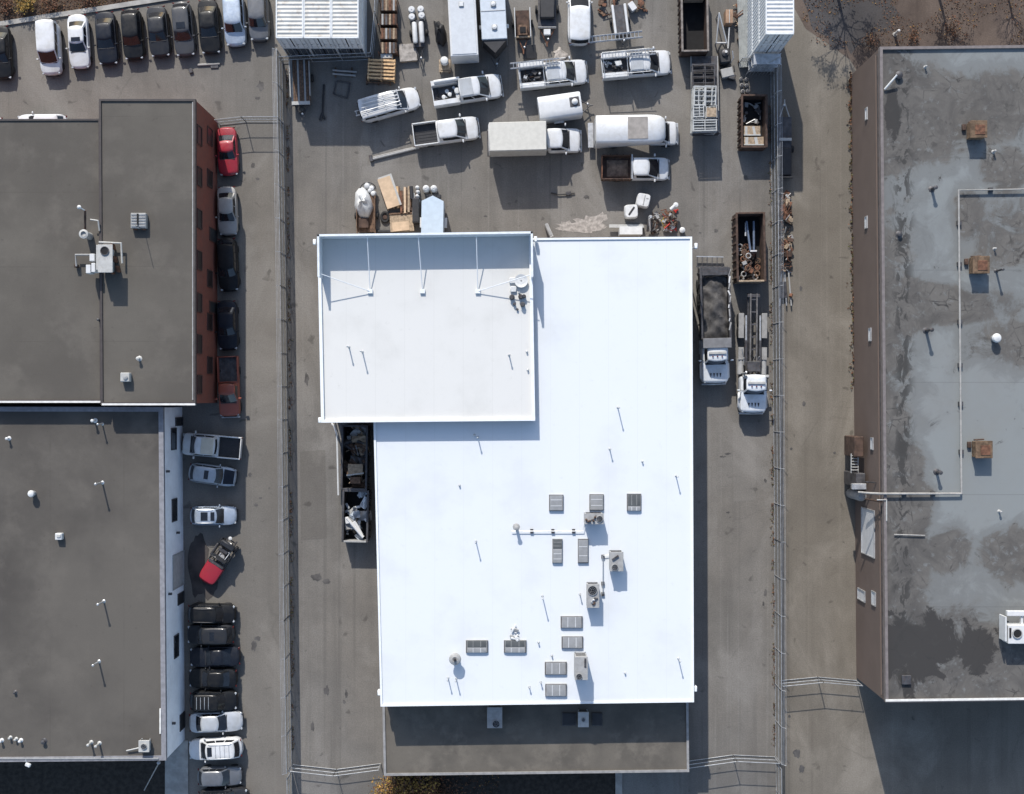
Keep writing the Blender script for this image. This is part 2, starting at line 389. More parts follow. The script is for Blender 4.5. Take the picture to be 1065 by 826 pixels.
def wall_panel(parent, name, X, px0, px1, py0, py1, side, frame, pane, pname='pane', proud=.04):
    """an opening on a wall that faces east (side=1) or west (side=-1): frame, with its pane as a child"""
    z0, z1 = sorted((wall_z(X, px0), wall_z(X, px1))); zm = (z0 + z1) / 2
    y0, y1 = P(0, py0, zm).y, P(0, py1, zm).y
    yc, h = (y0 + y1) / 2, abs(y0 - y1); fr = MB(); t = .08
    z0 = max(z0, .02)
    for sy in (-1, 1): fr.box((X + side * proud, yc + sy * (h / 2 - t / 2), (z0 + z1) / 2), (.1, t, z1 - z0), frame)
    for zz in (z0 + t / 2, z1 - t / 2): fr.box((X + side * proud, yc, zz), (.1, h - 2 * t, t), frame)
    o = fr.build(name, parent, smooth=0); pb = MB(); pb.box((X + side * (proud - .03), yc, (z0 + z1) / 2), (.05, h - 2 * t, z1 - z0 - 2 * t), pane); pb.build(pname, o, smooth=0); return o

# --- the white-roofed building in the middle
WROOF = white_roof_mat('white_roof_membrane', (.60, .625, .645), (.52, .535, .545), .6)
WROOF2 = white_roof_mat('upper_white_roof_membrane', (.575, .570, .545), (.49, .485, .46), .7)
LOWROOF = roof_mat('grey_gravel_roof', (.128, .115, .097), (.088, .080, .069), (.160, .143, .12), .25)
TANWALL = pm('tan_block_wall', (.33, .28, .23), rough=.9, var=.2, scale=1)
WHITETRIM = pm('white_metal_trim', (.68, .70, .71), rough=.35, var=.04)
HM, HU, HL = 6.8, 7.75, 4.0
wb = thing('workshop_building', 'white roofed workshop building with raised upper block and rows of skylights', 'building', (0, 0, 0))
block(wb, [(389, 432), (396.5, 734), (721, 729.5), (719, 247), (549, 248.5), (551, 432)], HM, TANWALL, WROOF, WHITETRIM, .12, .1)
block(wb, [(331, 245), (552.5, 242.5), (556, 437), (335, 439)], HU, TANWALL, WROOF2, WHITETRIM, .2, .2, wname='upper_wall', rname='upper_roof')
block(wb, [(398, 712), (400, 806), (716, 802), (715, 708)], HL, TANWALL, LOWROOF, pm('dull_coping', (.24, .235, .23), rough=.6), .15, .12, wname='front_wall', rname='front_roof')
# screen wall round the north end of the upper roof, with raking braces
SCR = pm('screen_sheet', (.62, .65, .67), rough=.5, var=.08, grime=.25, gc=(.35, .37, .4))
zs = 9.45
def at_top(px, py): v = P(px, py, zs); return (v.x, v.y)
scr = MB(); A, B_, C_, D_ = at_top(331.5, 287), at_top(331, 245), at_top(553, 242), at_top(553.5, 287)
for p, q in ((A, B_), (B_, C_), (C_, D_)):
    p, q = Vector(p), Vector(q); dvec = q - p; c = (p + q) / 2
    scr.box((c.x, c.y, (HU + zs) / 2 + .05), (dvec.length + .12, .12, zs - HU - .1), SCR, rz=math.atan2(dvec.y, dvec.x))
    scr.box((c.x, c.y, zs + .05), (dvec.length + .16, .17, .1), SCR, rz=math.atan2(dvec.y, dvec.x))
scr.build('screen_wall', wb, smooth=0)
for xt, xf in ((382, 385), (435, 439.5), (495.5, 497)):
    br = MB(); a = P(xt, 246, zs - .1); f = P(xf, 303, HU + .08)
    br.tube([a, f], .04, WHITETRIM, 6); br.box((f.x, f.y, HU + .1), (.4, .35, .16), WHITETRIM); br.build('brace', wb)
for f, e in (((385, 303), (333.5, 285)), ((497, 303), (551, 286))):
    br = MB(); br.tube([P(f[0], f[1], HU + .15), P(e[0], e[1], zs - .2)], .035, WHITETRIM, 6); br.build('brace', wb)
# gutters and corner leader heads
for x, y, z in ((327.5, 252, 7.5), (333, 437, 7.4), (557, 249, 7.3), (723.5, 256, 6.5), (723, 716, 6.4), (394.5, 720, 6.4)):
    gt = MB(); p = P(x, y, z); gt.box(p, (.25, .45, .5), WHITETRIM, b=.04); gt.tube([p, (p.x, p.y, .1)], .06, WHITETRIM, 6); gt.build('downspout', wb)
DOME = pm('skylight_dome', (.235, .24, .245), rough=.5, var=.08)
DOMEDK = pm('dark_skylight_dome', (.085, .09, .09), rough=.45, var=.1)
def skylight(x0, y0, x1, y1, split=None, dark=False, z=HM):
    a, c = P(x0, y0, z + .18), P(x1, y1, z + .18); cx, cy, w, l = (a.x + c.x) / 2, (a.y + c.y) / 2, abs(c.x - a.x), abs(a.y - c.y)
    fr = MB(); cm = UNITGREY
    fr.box((cx, cy, z + .08), (w, l, .16), cm); fr.box((cx, cy, z + .18), (w * .97, l * .97, .05), DSTEEL, b=.01); fr.box((cx, cy, z + .2), (w * .90, l * .90, .04), cm, b=.01)
    o = fr.build('skylight', wb, smooth=0)
    def dome(y_lo, y_hi, m):
        ww, ll = w * .86, (y_hi - y_lo) * .92; yc = (y_lo + y_hi) / 2; b = MB()
        b.loft([[(cx + sx * ww / 2 * k, yc + sy * ll / 2 * k, z + .215 + hh) for sx, sy in ((-1, -1), (1, -1), (1, 1), (-1, 1))] for k, hh in ((1, 0), (.985, .02), (.9, .03), (.5, .035))], m)
        for q in (-.2, .2): b.box((cx + (q * ww if ww > ll else 0), yc + (0 if ww > ll else q * ll), z + .255), (.03 if ww > ll else ww * .9, ll * .9 if ww > ll else .03, .015), WHITETRIM if m is DOME else cm)
        b.build('dome', o)
    yl, yh = cy - l / 2, cy + l / 2
    if split: dome(yl, yl + l * (1 - split), DOME); dome(yl + l * (1 - split), yh, DOMEDK)
    else: dome(yl, yh, DOMEDK if dark else DOME)
    return o
for s in ((571, 514.5, 586, 531.5), (613, 514, 628, 531)): skylight(*s)
skylight(652, 513.5, 667, 531.5, split=.74)
skylight(574.5, 560.5, 585, 586, split=.42); skylight(601, 560.5, 612, 586)
for s in ((583, 641, 606, 653.5), (584, 662, 606.5, 674.5), (566.5, 688.5, 589.5, 702), (567, 711.5, 589.5, 724.5)): skylight(*s)
skylight(484.5, 666, 507.5, 679, split=.58); skylight(524, 666, 547.5, 679, split=.55)
for x, y, h in ((497, 455, .9), (493.5, 452.5, .25), (642.5, 424, 1.3), (634, 467, .7), (703, 495, 1.0), (495, 563, 1.1), (564, 620, 1.4), (603, 618, .55), (466, 705, .9), (474.5, 706, .9), (550.5, 714.5, .4), (562.5, 709.5, .4), (705.5, 685, 1.1), (574, 682, .2), (560, 668, .25), (668, 480, .2), (478, 505, .15), (650, 700, .15)):
    vent_pipe(wb, x, y, HM, h, .045)
for x, y, h in ((377, 366, 1.2), (363, 361, 1.0), (529.5, 369.5, .75), (548, 366, .15), (549, 385, .15), (540, 305, .5)): vent_pipe(wb, x, y, HU, h, .05)
gp = MB()
gp.tube([P(532, 552.5, HM + .2), P(607, 552.5, HM + .2), P(608, 545, HM + .3)], .035, STEEL, 6)
for x in (553, 575, 596.5): gp.box(P(x, 552.5, HM + .09), (.25, .35, .18), DSTEEL)
gp.build('gas_pipe', wb)
gp = MB(); gp.tube([P(633, 577, HM + .22), P(627, 578, HM + .22), P(627, 618, HM + .22)], .035, STEEL, 6)
for y in (579, 607, 618): gp.box(P(627, y, HM + .09), (.25, .3, .18), DSTEEL)
gp.build('gas_pipe', wb)
for x0, y0, x1, y1, z in ((538, 550, 541, 562, HM),):
    vent_pipe(wb, 537, 548, HM, .9, .13, UNITGREY)

FANDK = pm('fan_grille_dark', (.03, .03, .032), rough=.5, metal=.3)
def hvac(name, label, x0, y0, x1, y1, z, h, fans=((.5, .5, .35),), mat=UNITGREY, cat='rooftop unit', group=None, extra=None, rz=0):
    a, c = P(x0, y0, z + h), P(x1, y1, z + h); cx, cy, w, l = (a.x + c.x) / 2, (a.y + c.y) / 2, abs(c.x - a.x), abs(a.y - c.y)
    t = thing(name, label, cat, (cx, cy, z), rz, group)
    b = MB(); b.box((0, 0, h / 2 + .12), (w, l, h - .24), mat, b=.03); b.box((0, 0, h), (w + .06, l + .06, .06), mat, b=.015); b.build('cabinet', t, smooth=0)
    for sx in (-1, 1): b = MB(); b.box((sx * (w / 2 - .08), 0, .06), (.1, l * 1.05, .12), STEEL); b.build('base_rail', t, smooth=0)
    for sy in (-1, 1):
        b = MB()
        for i in range(6): b.box((0, sy * (l / 2 + .012), .25 + i * (h - .45) / 6), (w * .8, .02, .04), DSTEEL)
        b.build('louvre', t, smooth=0)
    for fx, fy, r in fans:
        b = MB(); r *= min(w, l); c0 = (w * (fx - .5), l * (.5 - fy), h + .03)
        b.lathe([(r, 0), (r, .09), (r * .9, .09), (r * .9, .02)], c0, UNITGREY, 20); b.lathe([(r * .9, 0), (r * .9, .03)], c0, DARK, 20)
        for q in range(5):
            b.box((c0[0] + r * .45 * math.cos(q * 1.257), c0[1] + r * .45 * math.sin(q * 1.257), c0[2] + .05), (r * .8, r * .3, .015), FANDK, rz=q * 1.257, rx=.4)
        for rr in (.3, .6, .88): b.tube([(c0[0] + r * rr * math.cos(q * .524), c0[1] + r * rr * math.sin(q * .524), c0[2] + .1) for q in range(12)], .008, STEEL, 4, closed=True)
        b.build('fan', t)
    if extra: extra(t, w, l, h)
    return t
G = 'units on the white roof'
def junk_top(t, w, l, h):
    b = MB(); r2 = random.Random(4)
    for i in range(5): b.lathe([(.09, 0), (.1, .15), (.04, .2)], (r2.uniform(-.45, .1) * w, r2.uniform(-.3, .3) * l, h + .03), RUSTDARK, 8)
    b.tube([(-.4 * w, -.3 * l, h + .08), (.1 * w, .1 * l, h + .1), (.1 * w, .4 * l, h + .08)], .03, DSTEEL, 6); b.build('fittings', t)
hvac('rooftop_unit', 'wide grey rooftop unit with round fan and pipe fittings, below the middle top skylight', 608, 534.5, 627.5, 545, HM, 1.3, ((.8, .5, .34),), group=G, extra=junk_top)
hvac('rooftop_unit', 'grey rooftop unit with an angled flue on top, right of the thin gas pipe', 634.5, 574.5, 648, 594, HM, 1.25, ((.36, .8, .26),), group=G, extra=lambda t, w, l, h: (lambda b: (b.box((-.1 * w, .22 * l, h + .1), (.6, .14, .12), DSTEEL, rz=.6), b.build('flue', t)))(MB()))
def burnt(t, w, l, h):
    b = MB(); r2 = random.Random(9)
    for i in range(9): b.box((r2.uniform(-.1, .4) * w, r2.uniform(-.42, -.05) * l, h + .08), (r2.uniform(.1, .3), r2.uniform(.06, .2), .14), (RUSTDARK, DSTEEL, STEEL)[i % 3], rz=r2.uniform(0, 3), b=.02)
    b.build('opened_works', t)
hvac('rooftop_unit', 'grey rooftop unit with round fan and rusty opened works', 610.5, 608, 623, 632, HM, 1.2, ((.45, .25, .42),), group=G, extra=burnt)
hvac('rooftop_unit', 'tall grey rooftop unit with dark slot nearest the bottom edge of the white roof', 598, 683.5, 611, 707, HM, 1.75, ((.33, .85, .26),), group=G, extra=lambda t, w, l, h: (lambda b: (b.box((.32 * w, .25 * l, h + .03), (.16, .75, .12), DSTEEL, b=.02), b.build('flue', t)))(MB()))
t = thing('exhaust_fan', 'small round mushroom exhaust fan beside the leftmost skylight on the white roof', 'roof fan', P(473.8, 683, HM))
b = MB(); b.lathe([(.32, 0), (.32, .35), (.3, .6), (.3, .8)], (0, 0, 0), UNITGREY, 16); b.build('fan_housing', t)
b = MB(); b.lathe([(.46, .8), (.5, .88), (.42, 1.02), (.22, 1.1), (.2, 1.06), (.05, 1.04)], (0, 0, 0), UNITGREY, 20); b.build('fan_hood', t)
b = MB(); b.lathe([(.13, 1.1), (.12, 1.22), (.03, 1.25)], (0, 0, 0), PLASTIC, 12); b.build('motor_cap', t)
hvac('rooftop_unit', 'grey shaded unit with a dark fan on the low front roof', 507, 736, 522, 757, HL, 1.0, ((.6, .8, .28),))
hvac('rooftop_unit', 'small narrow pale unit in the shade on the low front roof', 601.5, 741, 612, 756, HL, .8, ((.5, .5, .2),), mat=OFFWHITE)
for px, w, sd in ((592, 1.2, 'left'), (621, .9, 'right')): b = MB(); b.box(P(px, 748, HL + .06), (w, 1.1, .12), DSTEEL, b=.02); b.box(P(px, 748, HL + .13), (w * .9, 1.0, .03), PLASTIC, b=.01); b.build('rubber_pad', label=f'dark square pad lying {sd} of the narrow unit on the front roof', cat='pad')
# plumbing cluster in the corner of the upper roof
t = thing('vent_cluster', 'dark vent caps and a white ring dish at the upper roof right edge', 'roof vents', P(540, 305, HU))
b = MB()
for px, py, r, h in ((532.5, 309.5, .22, .45), (541.5, 309, .2, .5), (545, 308.5, .16, .4), (543.5, 317, .2, .45), (535, 316.5, .12, .3), (538, 322, .1, .2)):
    q = P(px, py, HU) - P(540, 305, HU); b.lathe([(r, 0), (r * .8, h * .6), (r * 1.05, h * .7), (r * .7, h)], q, DSTEEL, 10)
b.build('vent_cap', t)
b = MB(); q = P(542, 292.5, HU) - P(540, 305, HU); b.lathe([(.5, .25), (.55, .32), (.46, .3), (.2, .2), (.05, .18)], q, WPLASTIC, 20); b.lathe([(.06, 0), (.06, .25)], q, STEEL, 8); b.build('ring_dish', t)
b = MB(); 
for px, py in ((533, 292), (534, 301)): b.box(P(px, py, HU) - P(540, 305, HU) + Vector((0, 0, .1)), (.5, .5, .2), WPLASTIC, b=.05)
b.build('paver', t)
t = thing('plastic_heap', 'heap of pale crumpled plastic beside a skylight on the white roof', 'plastic heap', P(536, 657, HM))
b = MB(); r2 = random.Random(5)
for i in range(14): b.box((r2.uniform(-.35, .35), r2.uniform(-.8, .5), .08 + .12 * r2.random()), (r2.uniform(.15, .4), r2.uniform(.1, .3), .12), WPLASTIC if i % 3 else UNITGREY, rz=r2.uniform(0, 3), rx=r2.uniform(-.4, .4), b=.03)
b.build('plastic_sheet', t); t['label'] = 'heap of pale crumpled plastic beside a skylight on the white roof'

# --- brick building, upper left
GREYROOF = roof_mat('left_grey_roof', (.114, .104, .089), (.085, .077, .067), (.128, .116, .100), .10)
GREYROOF2 = roof_mat('lower_left_roof', (.105, .096, .084), (.067, .061, .055), (.121, .110, .096), .09, 'y')
REDBRICK = brick_mat('red_brick', (.27, .075, .048), (.20, .058, .04), (.16, .085, .065))
COPDK = pm('dark_coping', (.05, .042, .04), rough=.6); COPW = pm('pale_coping', (.62, .61, .58), rough=.45, var=.1)
ba = thing('brick_building', 'red brick building under two flat grey roofs, upper left', 'building', (0, 0, 0))
block(ba, [(-140, 125), (104, 124.5), (105.5, 417), (-140, 417.5)], 6.62, REDBRICK, GREYROOF, COPDK, .1, .1)
block(ba, [(104, 104), (203, 104), (203, 419.5), (106, 420)], 7.0, REDBRICK, GREYROOF, COPDK, .12, .12, wname='east_wall', rname='east_roof')
b = MB()
for x0, x1, y, z in ((-140, 105, 418, 6.64), (106.5, 203.3, 420.6, 7.03)):
    a, c = P(x0, y, z), P(x1, y, z); b.box(((a.x + c.x) / 2, a.y, z), (c.x - a.x, .16, .28), COPW)
b.build('fascia', ba, smooth=0)
XA = P(203, 0, 7).x
BRKFR = pm('brown_window_frame', (.07, .035, .028), rough=.7); BRKGL = pm('dull_window_glass', (.03, .02, .018), rough=.35)
for yy in (141, 184, 228, 271, 315, 358, 400):
    wall_panel(ba, 'window', XA, 204.8, 209.5, yy - 10, yy + 10, 1, BRKFR, BRKGL)
for yy in (142, 186, 290, 335, 380):
    wall_panel(ba, 'window', XA, 215.2, 220.5, yy - 9, yy + 9, 1, BRKFR, BRKGL)
for yy, hh in ((245, 14), (320, 12)): wall_panel(ba, 'door', XA, 217.5, 225.4, yy - hh / 2, yy + hh / 2, 1, BRKFR, PLASTIC, 'door_leaf')
b = MB(); a = P(200.3, 106, 7.1); c = P(200.3, 416, 7.1); b.box((a.x, (a.y + c.y) / 2, 7.05), (.08, a.y - c.y, .06), UNITGREY); b.build('roof_edge_strip', ba, smooth=0)

# rooftop equipment on the brick building
def sub(t, mb, name): return mb.build(name, t)
t = thing('rooftop_unit', 'white rooftop unit with fan, ducts and side boxes astride the brick roof joint', 'rooftop unit', P(109, 270, 6.95))
o0 = P(109, 270, 6.95)
def L_(px, py, z): return P(px, py, z) - o0
b = MB(); b.box(L_(109.5, 269, 8.0) , (1.0, 2.05, 1.4), OFFWHITE, b=.03); b.box(L_(109.5, 269, 8.78), (1.2, 2.28, .06), OFFWHITE, b=.02); b.build('cabinet', t, smooth=0)
b = MB(); c0 = L_(109, 261, 8.82); b.lathe([(.36, 0), (.36, .08), (.3, .08), (.3, 0)], c0, DSTEEL, 18); b.lathe([(.3, 0), (.3, .04)], c0, DARK, 18); b.build('fan', t)
for px, py, w, l in ((97.8, 268.5, .42, .6), (93.8, 280.5, .38, .7), (99, 279, .32, .75)):
    b = MB(); b.box(L_(px, py, 7.7), (w, l, .9), WHITE, b=.03); b.build('side_box', t, smooth=0)
b = MB(); b.tube([L_(103, 252, 7.6), L_(126, 253, 7.6), L_(127, 274, 7.5)], .09, OFFWHITE, 8); b.build('duct', t)
b = MB(); b.tube([L_(97, 265, 7.2), L_(78.5, 265, 7.2), L_(79.5, 277, 7.1)], .08, UNITGREY, 8); b.box(L_(79.6, 277, 6.9), (.25, .25, .4), RUSTDARK); b.build('duct', t)
b = MB()
for dx, dy in ((118, 257), (120, 270), (123, 280), (117, 282)): b.box(L_(dx, dy, 7.3), (.14, .5, .7), RUST, rz=.2)
b.build('bracket', t)
t = thing('flue_stack', 'leaning dark flue with round cap and white tip north of the white rooftop unit', 'flue', P(95, 246, 6.62))
o0 = P(95, 246, 6.62)
b = MB(); b.lathe([(.3, 0), (.3, 1.2), (.38, 1.3), (.38, 1.45), (.22, 1.5), (.22, 1.35), (.02, 1.35)], (-.1, 0, 0), OFFWHITE, 18); b.build('flue_pipe', t)
b = MB(); b.tube([(-.1, .2, 1.1), L_(88.5, 219, 8.6)], .09, RUSTDARK, 8); b.tube([L_(88.5, 219, 8.6), L_(82.3, 215.5, 8.9)], .05, STEEL, 6); b.lathe([(.15, -.08), (.17, .02), (.06, .12)], L_(82.3, 215.5, 8.95), WPLASTIC, 12); b.build('guy_arm', t)
b = MB(); b.tube([L_(94, 228.5, 7.4), L_(102, 229.5, 7.4), L_(103.5, 240, 7.2)], .07, OFFWHITE, 6); b.build('elbow_pipe', t)
t = thing('rooftop_unit', 'low square louvred roof vent on the east half of the brick roof', 'roof vent', P(146, 230.5, 7.0))
b = MB(); b.box((0, 0, .3), (1.25, 1.25, .5), UNITGREY, b=.04); b.build('cabinet', t, smooth=0)
for i in range(2):
    b = MB()
    for j in range(5): b.box((-.3 + i * .62, -.46 + j * .23, .58), (.5, .12, .06), OFFWHITE, rx=.4)
    b.build('louvre', t, smooth=0)
b = MB(); b.box((-.35, -.66, .2), (.3, .12, .35), RUST); b.box((.35, -.66, .2), (.3, .12, .35), RUST); b.box((-.02, .1, .62), (.12, .9, .1), DARK); b.build('bracket', t)
vent_pipe(ba, 150, 239, 7.0, 2.2, .025, DSTEEL, cap=False)
t = thing('roof_vent', 'small square white roof vent near the south end of the brick roof', 'roof vent', P(132.3, 392.5, 7.0))
b = MB(); b.box((0, 0, .32), (.75, .75, .55), OFFWHITE, b=.05); b.build('cabinet', t, smooth=0); b = MB(); b.lathe([(.18, .6), (.2, .68), (.05, .72)], (.05, 0, 0), UNITGREY, 12); b.build('vent_cap', t)
vent_pipe(ba, 145, 373, 7.0, .45, .1, OFFWHITE)
vent_pipe(ba, 104, 333, 6.62, .5, .07, DSTEEL)

# --- lower-left building with the pale east wall
HB = 5.5
PALEWALL = pm('pale_painted_wall', (.82, .83, .85), rough=.7, var=.06, scale=.8, grime=.15, gc=(.45, .45, .45))
bb = thing('pale_walled_building', 'low building with brown grey roof and pale east wall behind the parked cars', 'building', (0, 0, 0))
block(bb, [(-140, 423.5), (169.5, 424), (172.5, 790), (-140, 793)], HB, PALEWALL, GREYROOF2, pm('roof_edge_grey', (.20, .20, .215), rough=.6), .35, .1)
XB = P(171, 0, HB).x
def XBat(py): return P(169.5 + 3 * (py - 424) / 366, 0, HB).x
for yy0, yy1, p0, p1 in ((434, 443, 182, 189.5), (445, 468, 177.6, 183), (518.5, 542.5, 178.4, 183.6), (660, 684, 180.6, 185.4)):
    wall_panel(bb, 'window', XBat((yy0 + yy1) / 2), p0, p1, yy0, yy1, 1, DSTEEL, GLASS)
for yy0, yy1, p0, p1 in ((616, 628, 184.4, 191.2), (741, 758, 186.5, 193)):
    wall_panel(bb, 'door', XBat(yy0), p0, p1, yy0, yy1, 1, DSTEEL, PLASTIC, 'door_leaf')
wall_panel(bb, 'garage_door', XBat(592), 179.2, 190.9, 575, 611, 1, UNITGREY, OFFWHITE, 'door_leaf')
for px, py in ((172.8, 490.5), (175.2, 619), (179, 757), (183.5, 558.5)): wl_ = MB(); wl_.box((XBat(py) + .15, P(0, py, 5).y, wall_z(XBat(py), px)), (.3, .2, .2), DSTEEL, b=.02); wl_.build('wall_lamp', bb)
b = MB()
for y0, y1 in ((737, 763),): a, c = P(166.8, y0, HB + .1), P(167, y1, HB + .1); b.box((a.x, (a.y + c.y) / 2, HB + .1), (.12, a.y - c.y, .14), COPW)
a, c = P(-140, 789.5, HB + .12), P(165, 787.5, HB + .12); b.box(((a.x + c.x) / 2, a.y + .05, HB + .13), (c.x - a.x, .12, .08), UNITGREY); b.build('roof_edge_strip', bb, smooth=0)
for x, y, h, r, m in ((9.5, 456, .5, .08, WPLASTIC), (99, 437.5, .7, .09, WPLASTIC), (106.5, 441, 1.1, .06, STEEL), (106.5, 502, 1.6, .07, STEEL), (108, 625.5, 1.4, .07, STEEL), (103, 688, 1.4, .07, STEEL), (95, 772, .8, .08, OFFWHITE), (103.5, 773, .9, .08, OFFWHITE), (2, 770, .4, .08, WPLASTIC), (11, 767, .3, .07, OFFWHITE), (17, 768.5, .3, .07, OFFWHITE), (22, 770, .35, .08, WPLASTIC), (46, 771, .3, .12, DSTEEL), (16, 720, .2, .08, DSTEEL)): vent_pipe(bb, x, y, HB, h, r, m)
t = thing('roof_vent', 'white ball shaped turbine vent on the lower left roof', 'roof vent', P(35.5, 513, HB))
b = MB(); b.lathe([(.2, 0), (.2, .4)], (0, 0, 0), STEEL, 12); b.build('neck', t)
b = MB(); b.lathe([(.18, .38), (.27, .46), (.3, .58), (.24, .72), (.08, .78)], (0, 0, 0), WPLASTIC, 16); b.build('turbine', t)
t = thing('roof_vent', 'small square white box vent on the lower left roof below the ball vent', 'roof vent', P(63, 557.5, HB))
b = MB(); b.box((0, 0, .25), (.55, .55, .5), WPLASTIC, b=.04); b.build('cabinet', t, smooth=0); b = MB(); b.box((.05, .06, .54), (.3, .25, .08), OFFWHITE, b=.02); b.build('vent_cap', t, smooth=0)
hvac('rooftop_unit', 'small square pale unit near the bottom corner of the lower left roof', 144.5, 770.5, 155, 782, HB, .6, ((.5, .5, .3),), mat=OFFWHITE, extra=lambda t, w, l, h: (lambda b: (b.tube([(-w / 2, -.2, .3), (-1.6, -.5, .2)], .06, OFFWHITE, 6), b.build('duct', t)))(MB()))
t = thing('wall_lamp', 'white floodlight on the bottom roof edge of the lower left building', 'floodlight', P(28.5, 794, HB))
b = MB(); b.tube([(-.1, .5, .1), (0, 0, .15)], .04, STEEL, 6); b.build('lamp_arm', t); b = MB(); b.box((.1, -.1, .1), (.45, .3, .25), WPLASTIC, rz=-.4, b=.05); b.build('lamp_head', t)
t = thing('support_rod', 'thin pale guy pole leaning from the lower left building corner', 'pole', P(165, 794, HB - .3))
b = MB(); e = P(150, 822, 1.0) - P(165, 794, HB - .3); b.tube([(0, 0, 0), e], .05, STEEL, 6); b.build('rod', t); b = MB(); b.box((0, 0.05, 0), (.25, .2, .25), STEEL, b=.03); b.build('bracket', t)

# --- right-hand building
HR = 7.8
def right_roof():
    t = NT('patched_grey_roof')
    a = t.noise(.10, detail=7, rough=.62, dist=.4); b = t.noise(.38, detail=8, rough=.7, dist=.8); c = t.noise(1.5, detail=6, rough=.65)
    warm = t.ramp(t.noise(.07, t.scalev(t.pos, 1, 1, 1, (31, 3, 0)), detail=5), .38, .62)
    base = t.mix(warm, lin((.190, .203, .202)), lin((.180, .184, .178)))
    base = t.mix(t.ramp(c, .35, .75, 0, .25), base, lin((.20, .215, .222)))
    base = t.mix(t.ramp(t.noise(.22, t.scalev(t.pos, 1, .55, 1, (3, 8, 0)), detail=6, rough=.65), .5, .75, 0, .5), base, lin((.120, .123, .122)))
    x0 = P(917, 0, HR).x; o = t.sep()
    edge = t.ramp(o[0], x0, x0 + 5.2, 1, 0)
    def pb(px, py, rx, ry):
        v = P(px, py, HR); return t.blob(v.x, v.y, rx, ry)
    m = None
    for q in ((958, 690, 9, 7), (1040, 695, 10, 5.5), (955, 118, 8.5, 5), (1035, 112, 9.5, 4), (1000, 318, 11, 2.2), (1058, 250, 6, 5), (985, 572, 2.6, 2.6), (1062, 580, 4.5, 3.5), (1000, 650, 5, 3), (1045, 180, 3, 3), (1050, 355, 5, 3), (935, 560, 3.5, 9), (1010, 225, 2, 3.5)):
        m = pb(*q) if m is None else t.math('MAXIMUM', m, pb(*q))
    m = t.ramp(m, -.35, .7)
    msk = t.math('ADD', t.math('MULTIPLY', edge, .62), t.math('ADD', t.math('MULTIPLY', m, .72), t.math('ADD', t.math('MULTIPLY', t.math('SUBTRACT', a, .5), 1.25), t.math('MULTIPLY', t.math('SUBTRACT', b, .5), 1.2))))
    grey = t.mix(t.ramp(b, .35, .65), lin((.075, .071, .067)), lin((.120, .113, .104)))
    grey = t.mix(t.ramp(c, .55, .72, 0, .7), grey, lin((.17, .178, .178)))
    col = t.mix(t.ramp(msk, .36, .66), base, grey)
    mid = t.math('MULTIPLY', t.ramp(msk, .12, .36), t.ramp(msk, .36, .6, 1, 0))
    col = t.mix(t.math('MULTIPLY', mid, .5), col, lin((.115, .116, .114)))
    dk = t.math('ADD', t.math('MULTIPLY', t.ramp(t.math('MAXIMUM', t.math('MAXIMUM', pb(958, 668, 6.2, 3.6), pb(947, 686, 4.0, 3.2)), t.math('MAXIMUM', pb(928, 118, .9, 3.2), pb(1012, 678, 2.4, 2.4))), -.2, .7), .75), t.math('MULTIPLY', t.math('SUBTRACT', b, .5), 2.6))
    col = t.mix(t.ramp(dk, .34, .52), col, lin((.040, .038, .037)))
    crk = t.math('MULTIPLY', t.ramp(t.voro(.75, None, 'DISTANCE_TO_EDGE'), 0, .05, 1, 0), t.math('MULTIPLY', t.ramp(b, .5, .66), t.ramp(msk, .4, .75)))
    col = t.mix(t.math('MULTIPLY', crk, .8), col, lin((.03, .03, .03)))
    blk = t.math('MULTIPLY', t.ramp(t.noise(.7, t.scalev(t.pos, 1.5, .8, 1), detail=8, rough=.66, dist=1.2), .50, .56), t.math('MULTIPLY', t.ramp(edge, .38, .7), t.ramp(o[0], x0 + .5, x0 + 1.6)))
    col = t.mix(t.math('MULTIPLY', blk, .85), col, lin((.036, .035, .034)))
    sm = t.math('MULTIPLY', t.ramp(t.noise(1.0, detail=8, rough=.68, dist=.8), .56, .66), t.ramp(msk, .3, .6))
    col = t.mix(t.math('MULTIPLY', sm, .6), col, lin((.045, .043, .041)))
    lap = t.math('PINGPONG', t.math('ADD', o[1], 100.0), 4.6)
    col = t.mix(t.ramp(lap, 0, .06, .35, 0), col, lin((.08, .08, .08)))
    t.bump(b, .2, .01)
    return t.done(col, .85, spec=.25)
RROOF = right_roof()
BROWNW = pm('brown_metal_siding', (.132, .099, .083), rough=.8, var=.06, scale=.5)
PIPEG = pm('dull_roof_pipe', (.29, .28, .265), rough=.6)
br_ = thing('grey_roofed_building', 'large building with patched grey roof and brown siding, right edge', 'building', (0, 0, 0))
block(br_, [(915, 50), (921, 729.5), (1190, 726), (1190, 47)], HR, BROWNW, RROOF, pm('brown_grey_coping', (.16, .14, .135), rough=.55), .18, .2)
b = MB(); a, c = P(921, 728.6, HR + .22), P(1190, 725.2, HR + .22); b.box(((a.x + c.x) / 2, (a.y + c.y) / 2, HR + .22), (c.x - a.x, .18, .06), COPW, rz=math.atan2(c.y - a.y, c.x - a.x)); b.build('fascia', br_, smooth=0)
def XRat(py): return P(915 + 6 * (py - 50) / 680, 0, HR).x
ribs = MB()
a, c = P(915, 54, HR), P(921, 726, HR)
for zz, m in ((HR - .55, 'DSTEEL'), (HR - 1.0, 'BROWNW')):
    ribs = MB(); ribs.box(((a.x + c.x) / 2 - .03, (a.y + c.y) / 2, zz), (.06, a.y - c.y, .1), DSTEEL if m == 'DSTEEL' else BROWNW, rz=math.atan2(c.x - a.x, a.y - c.y)); ribs.build('girt_strip', br_, smooth=0)
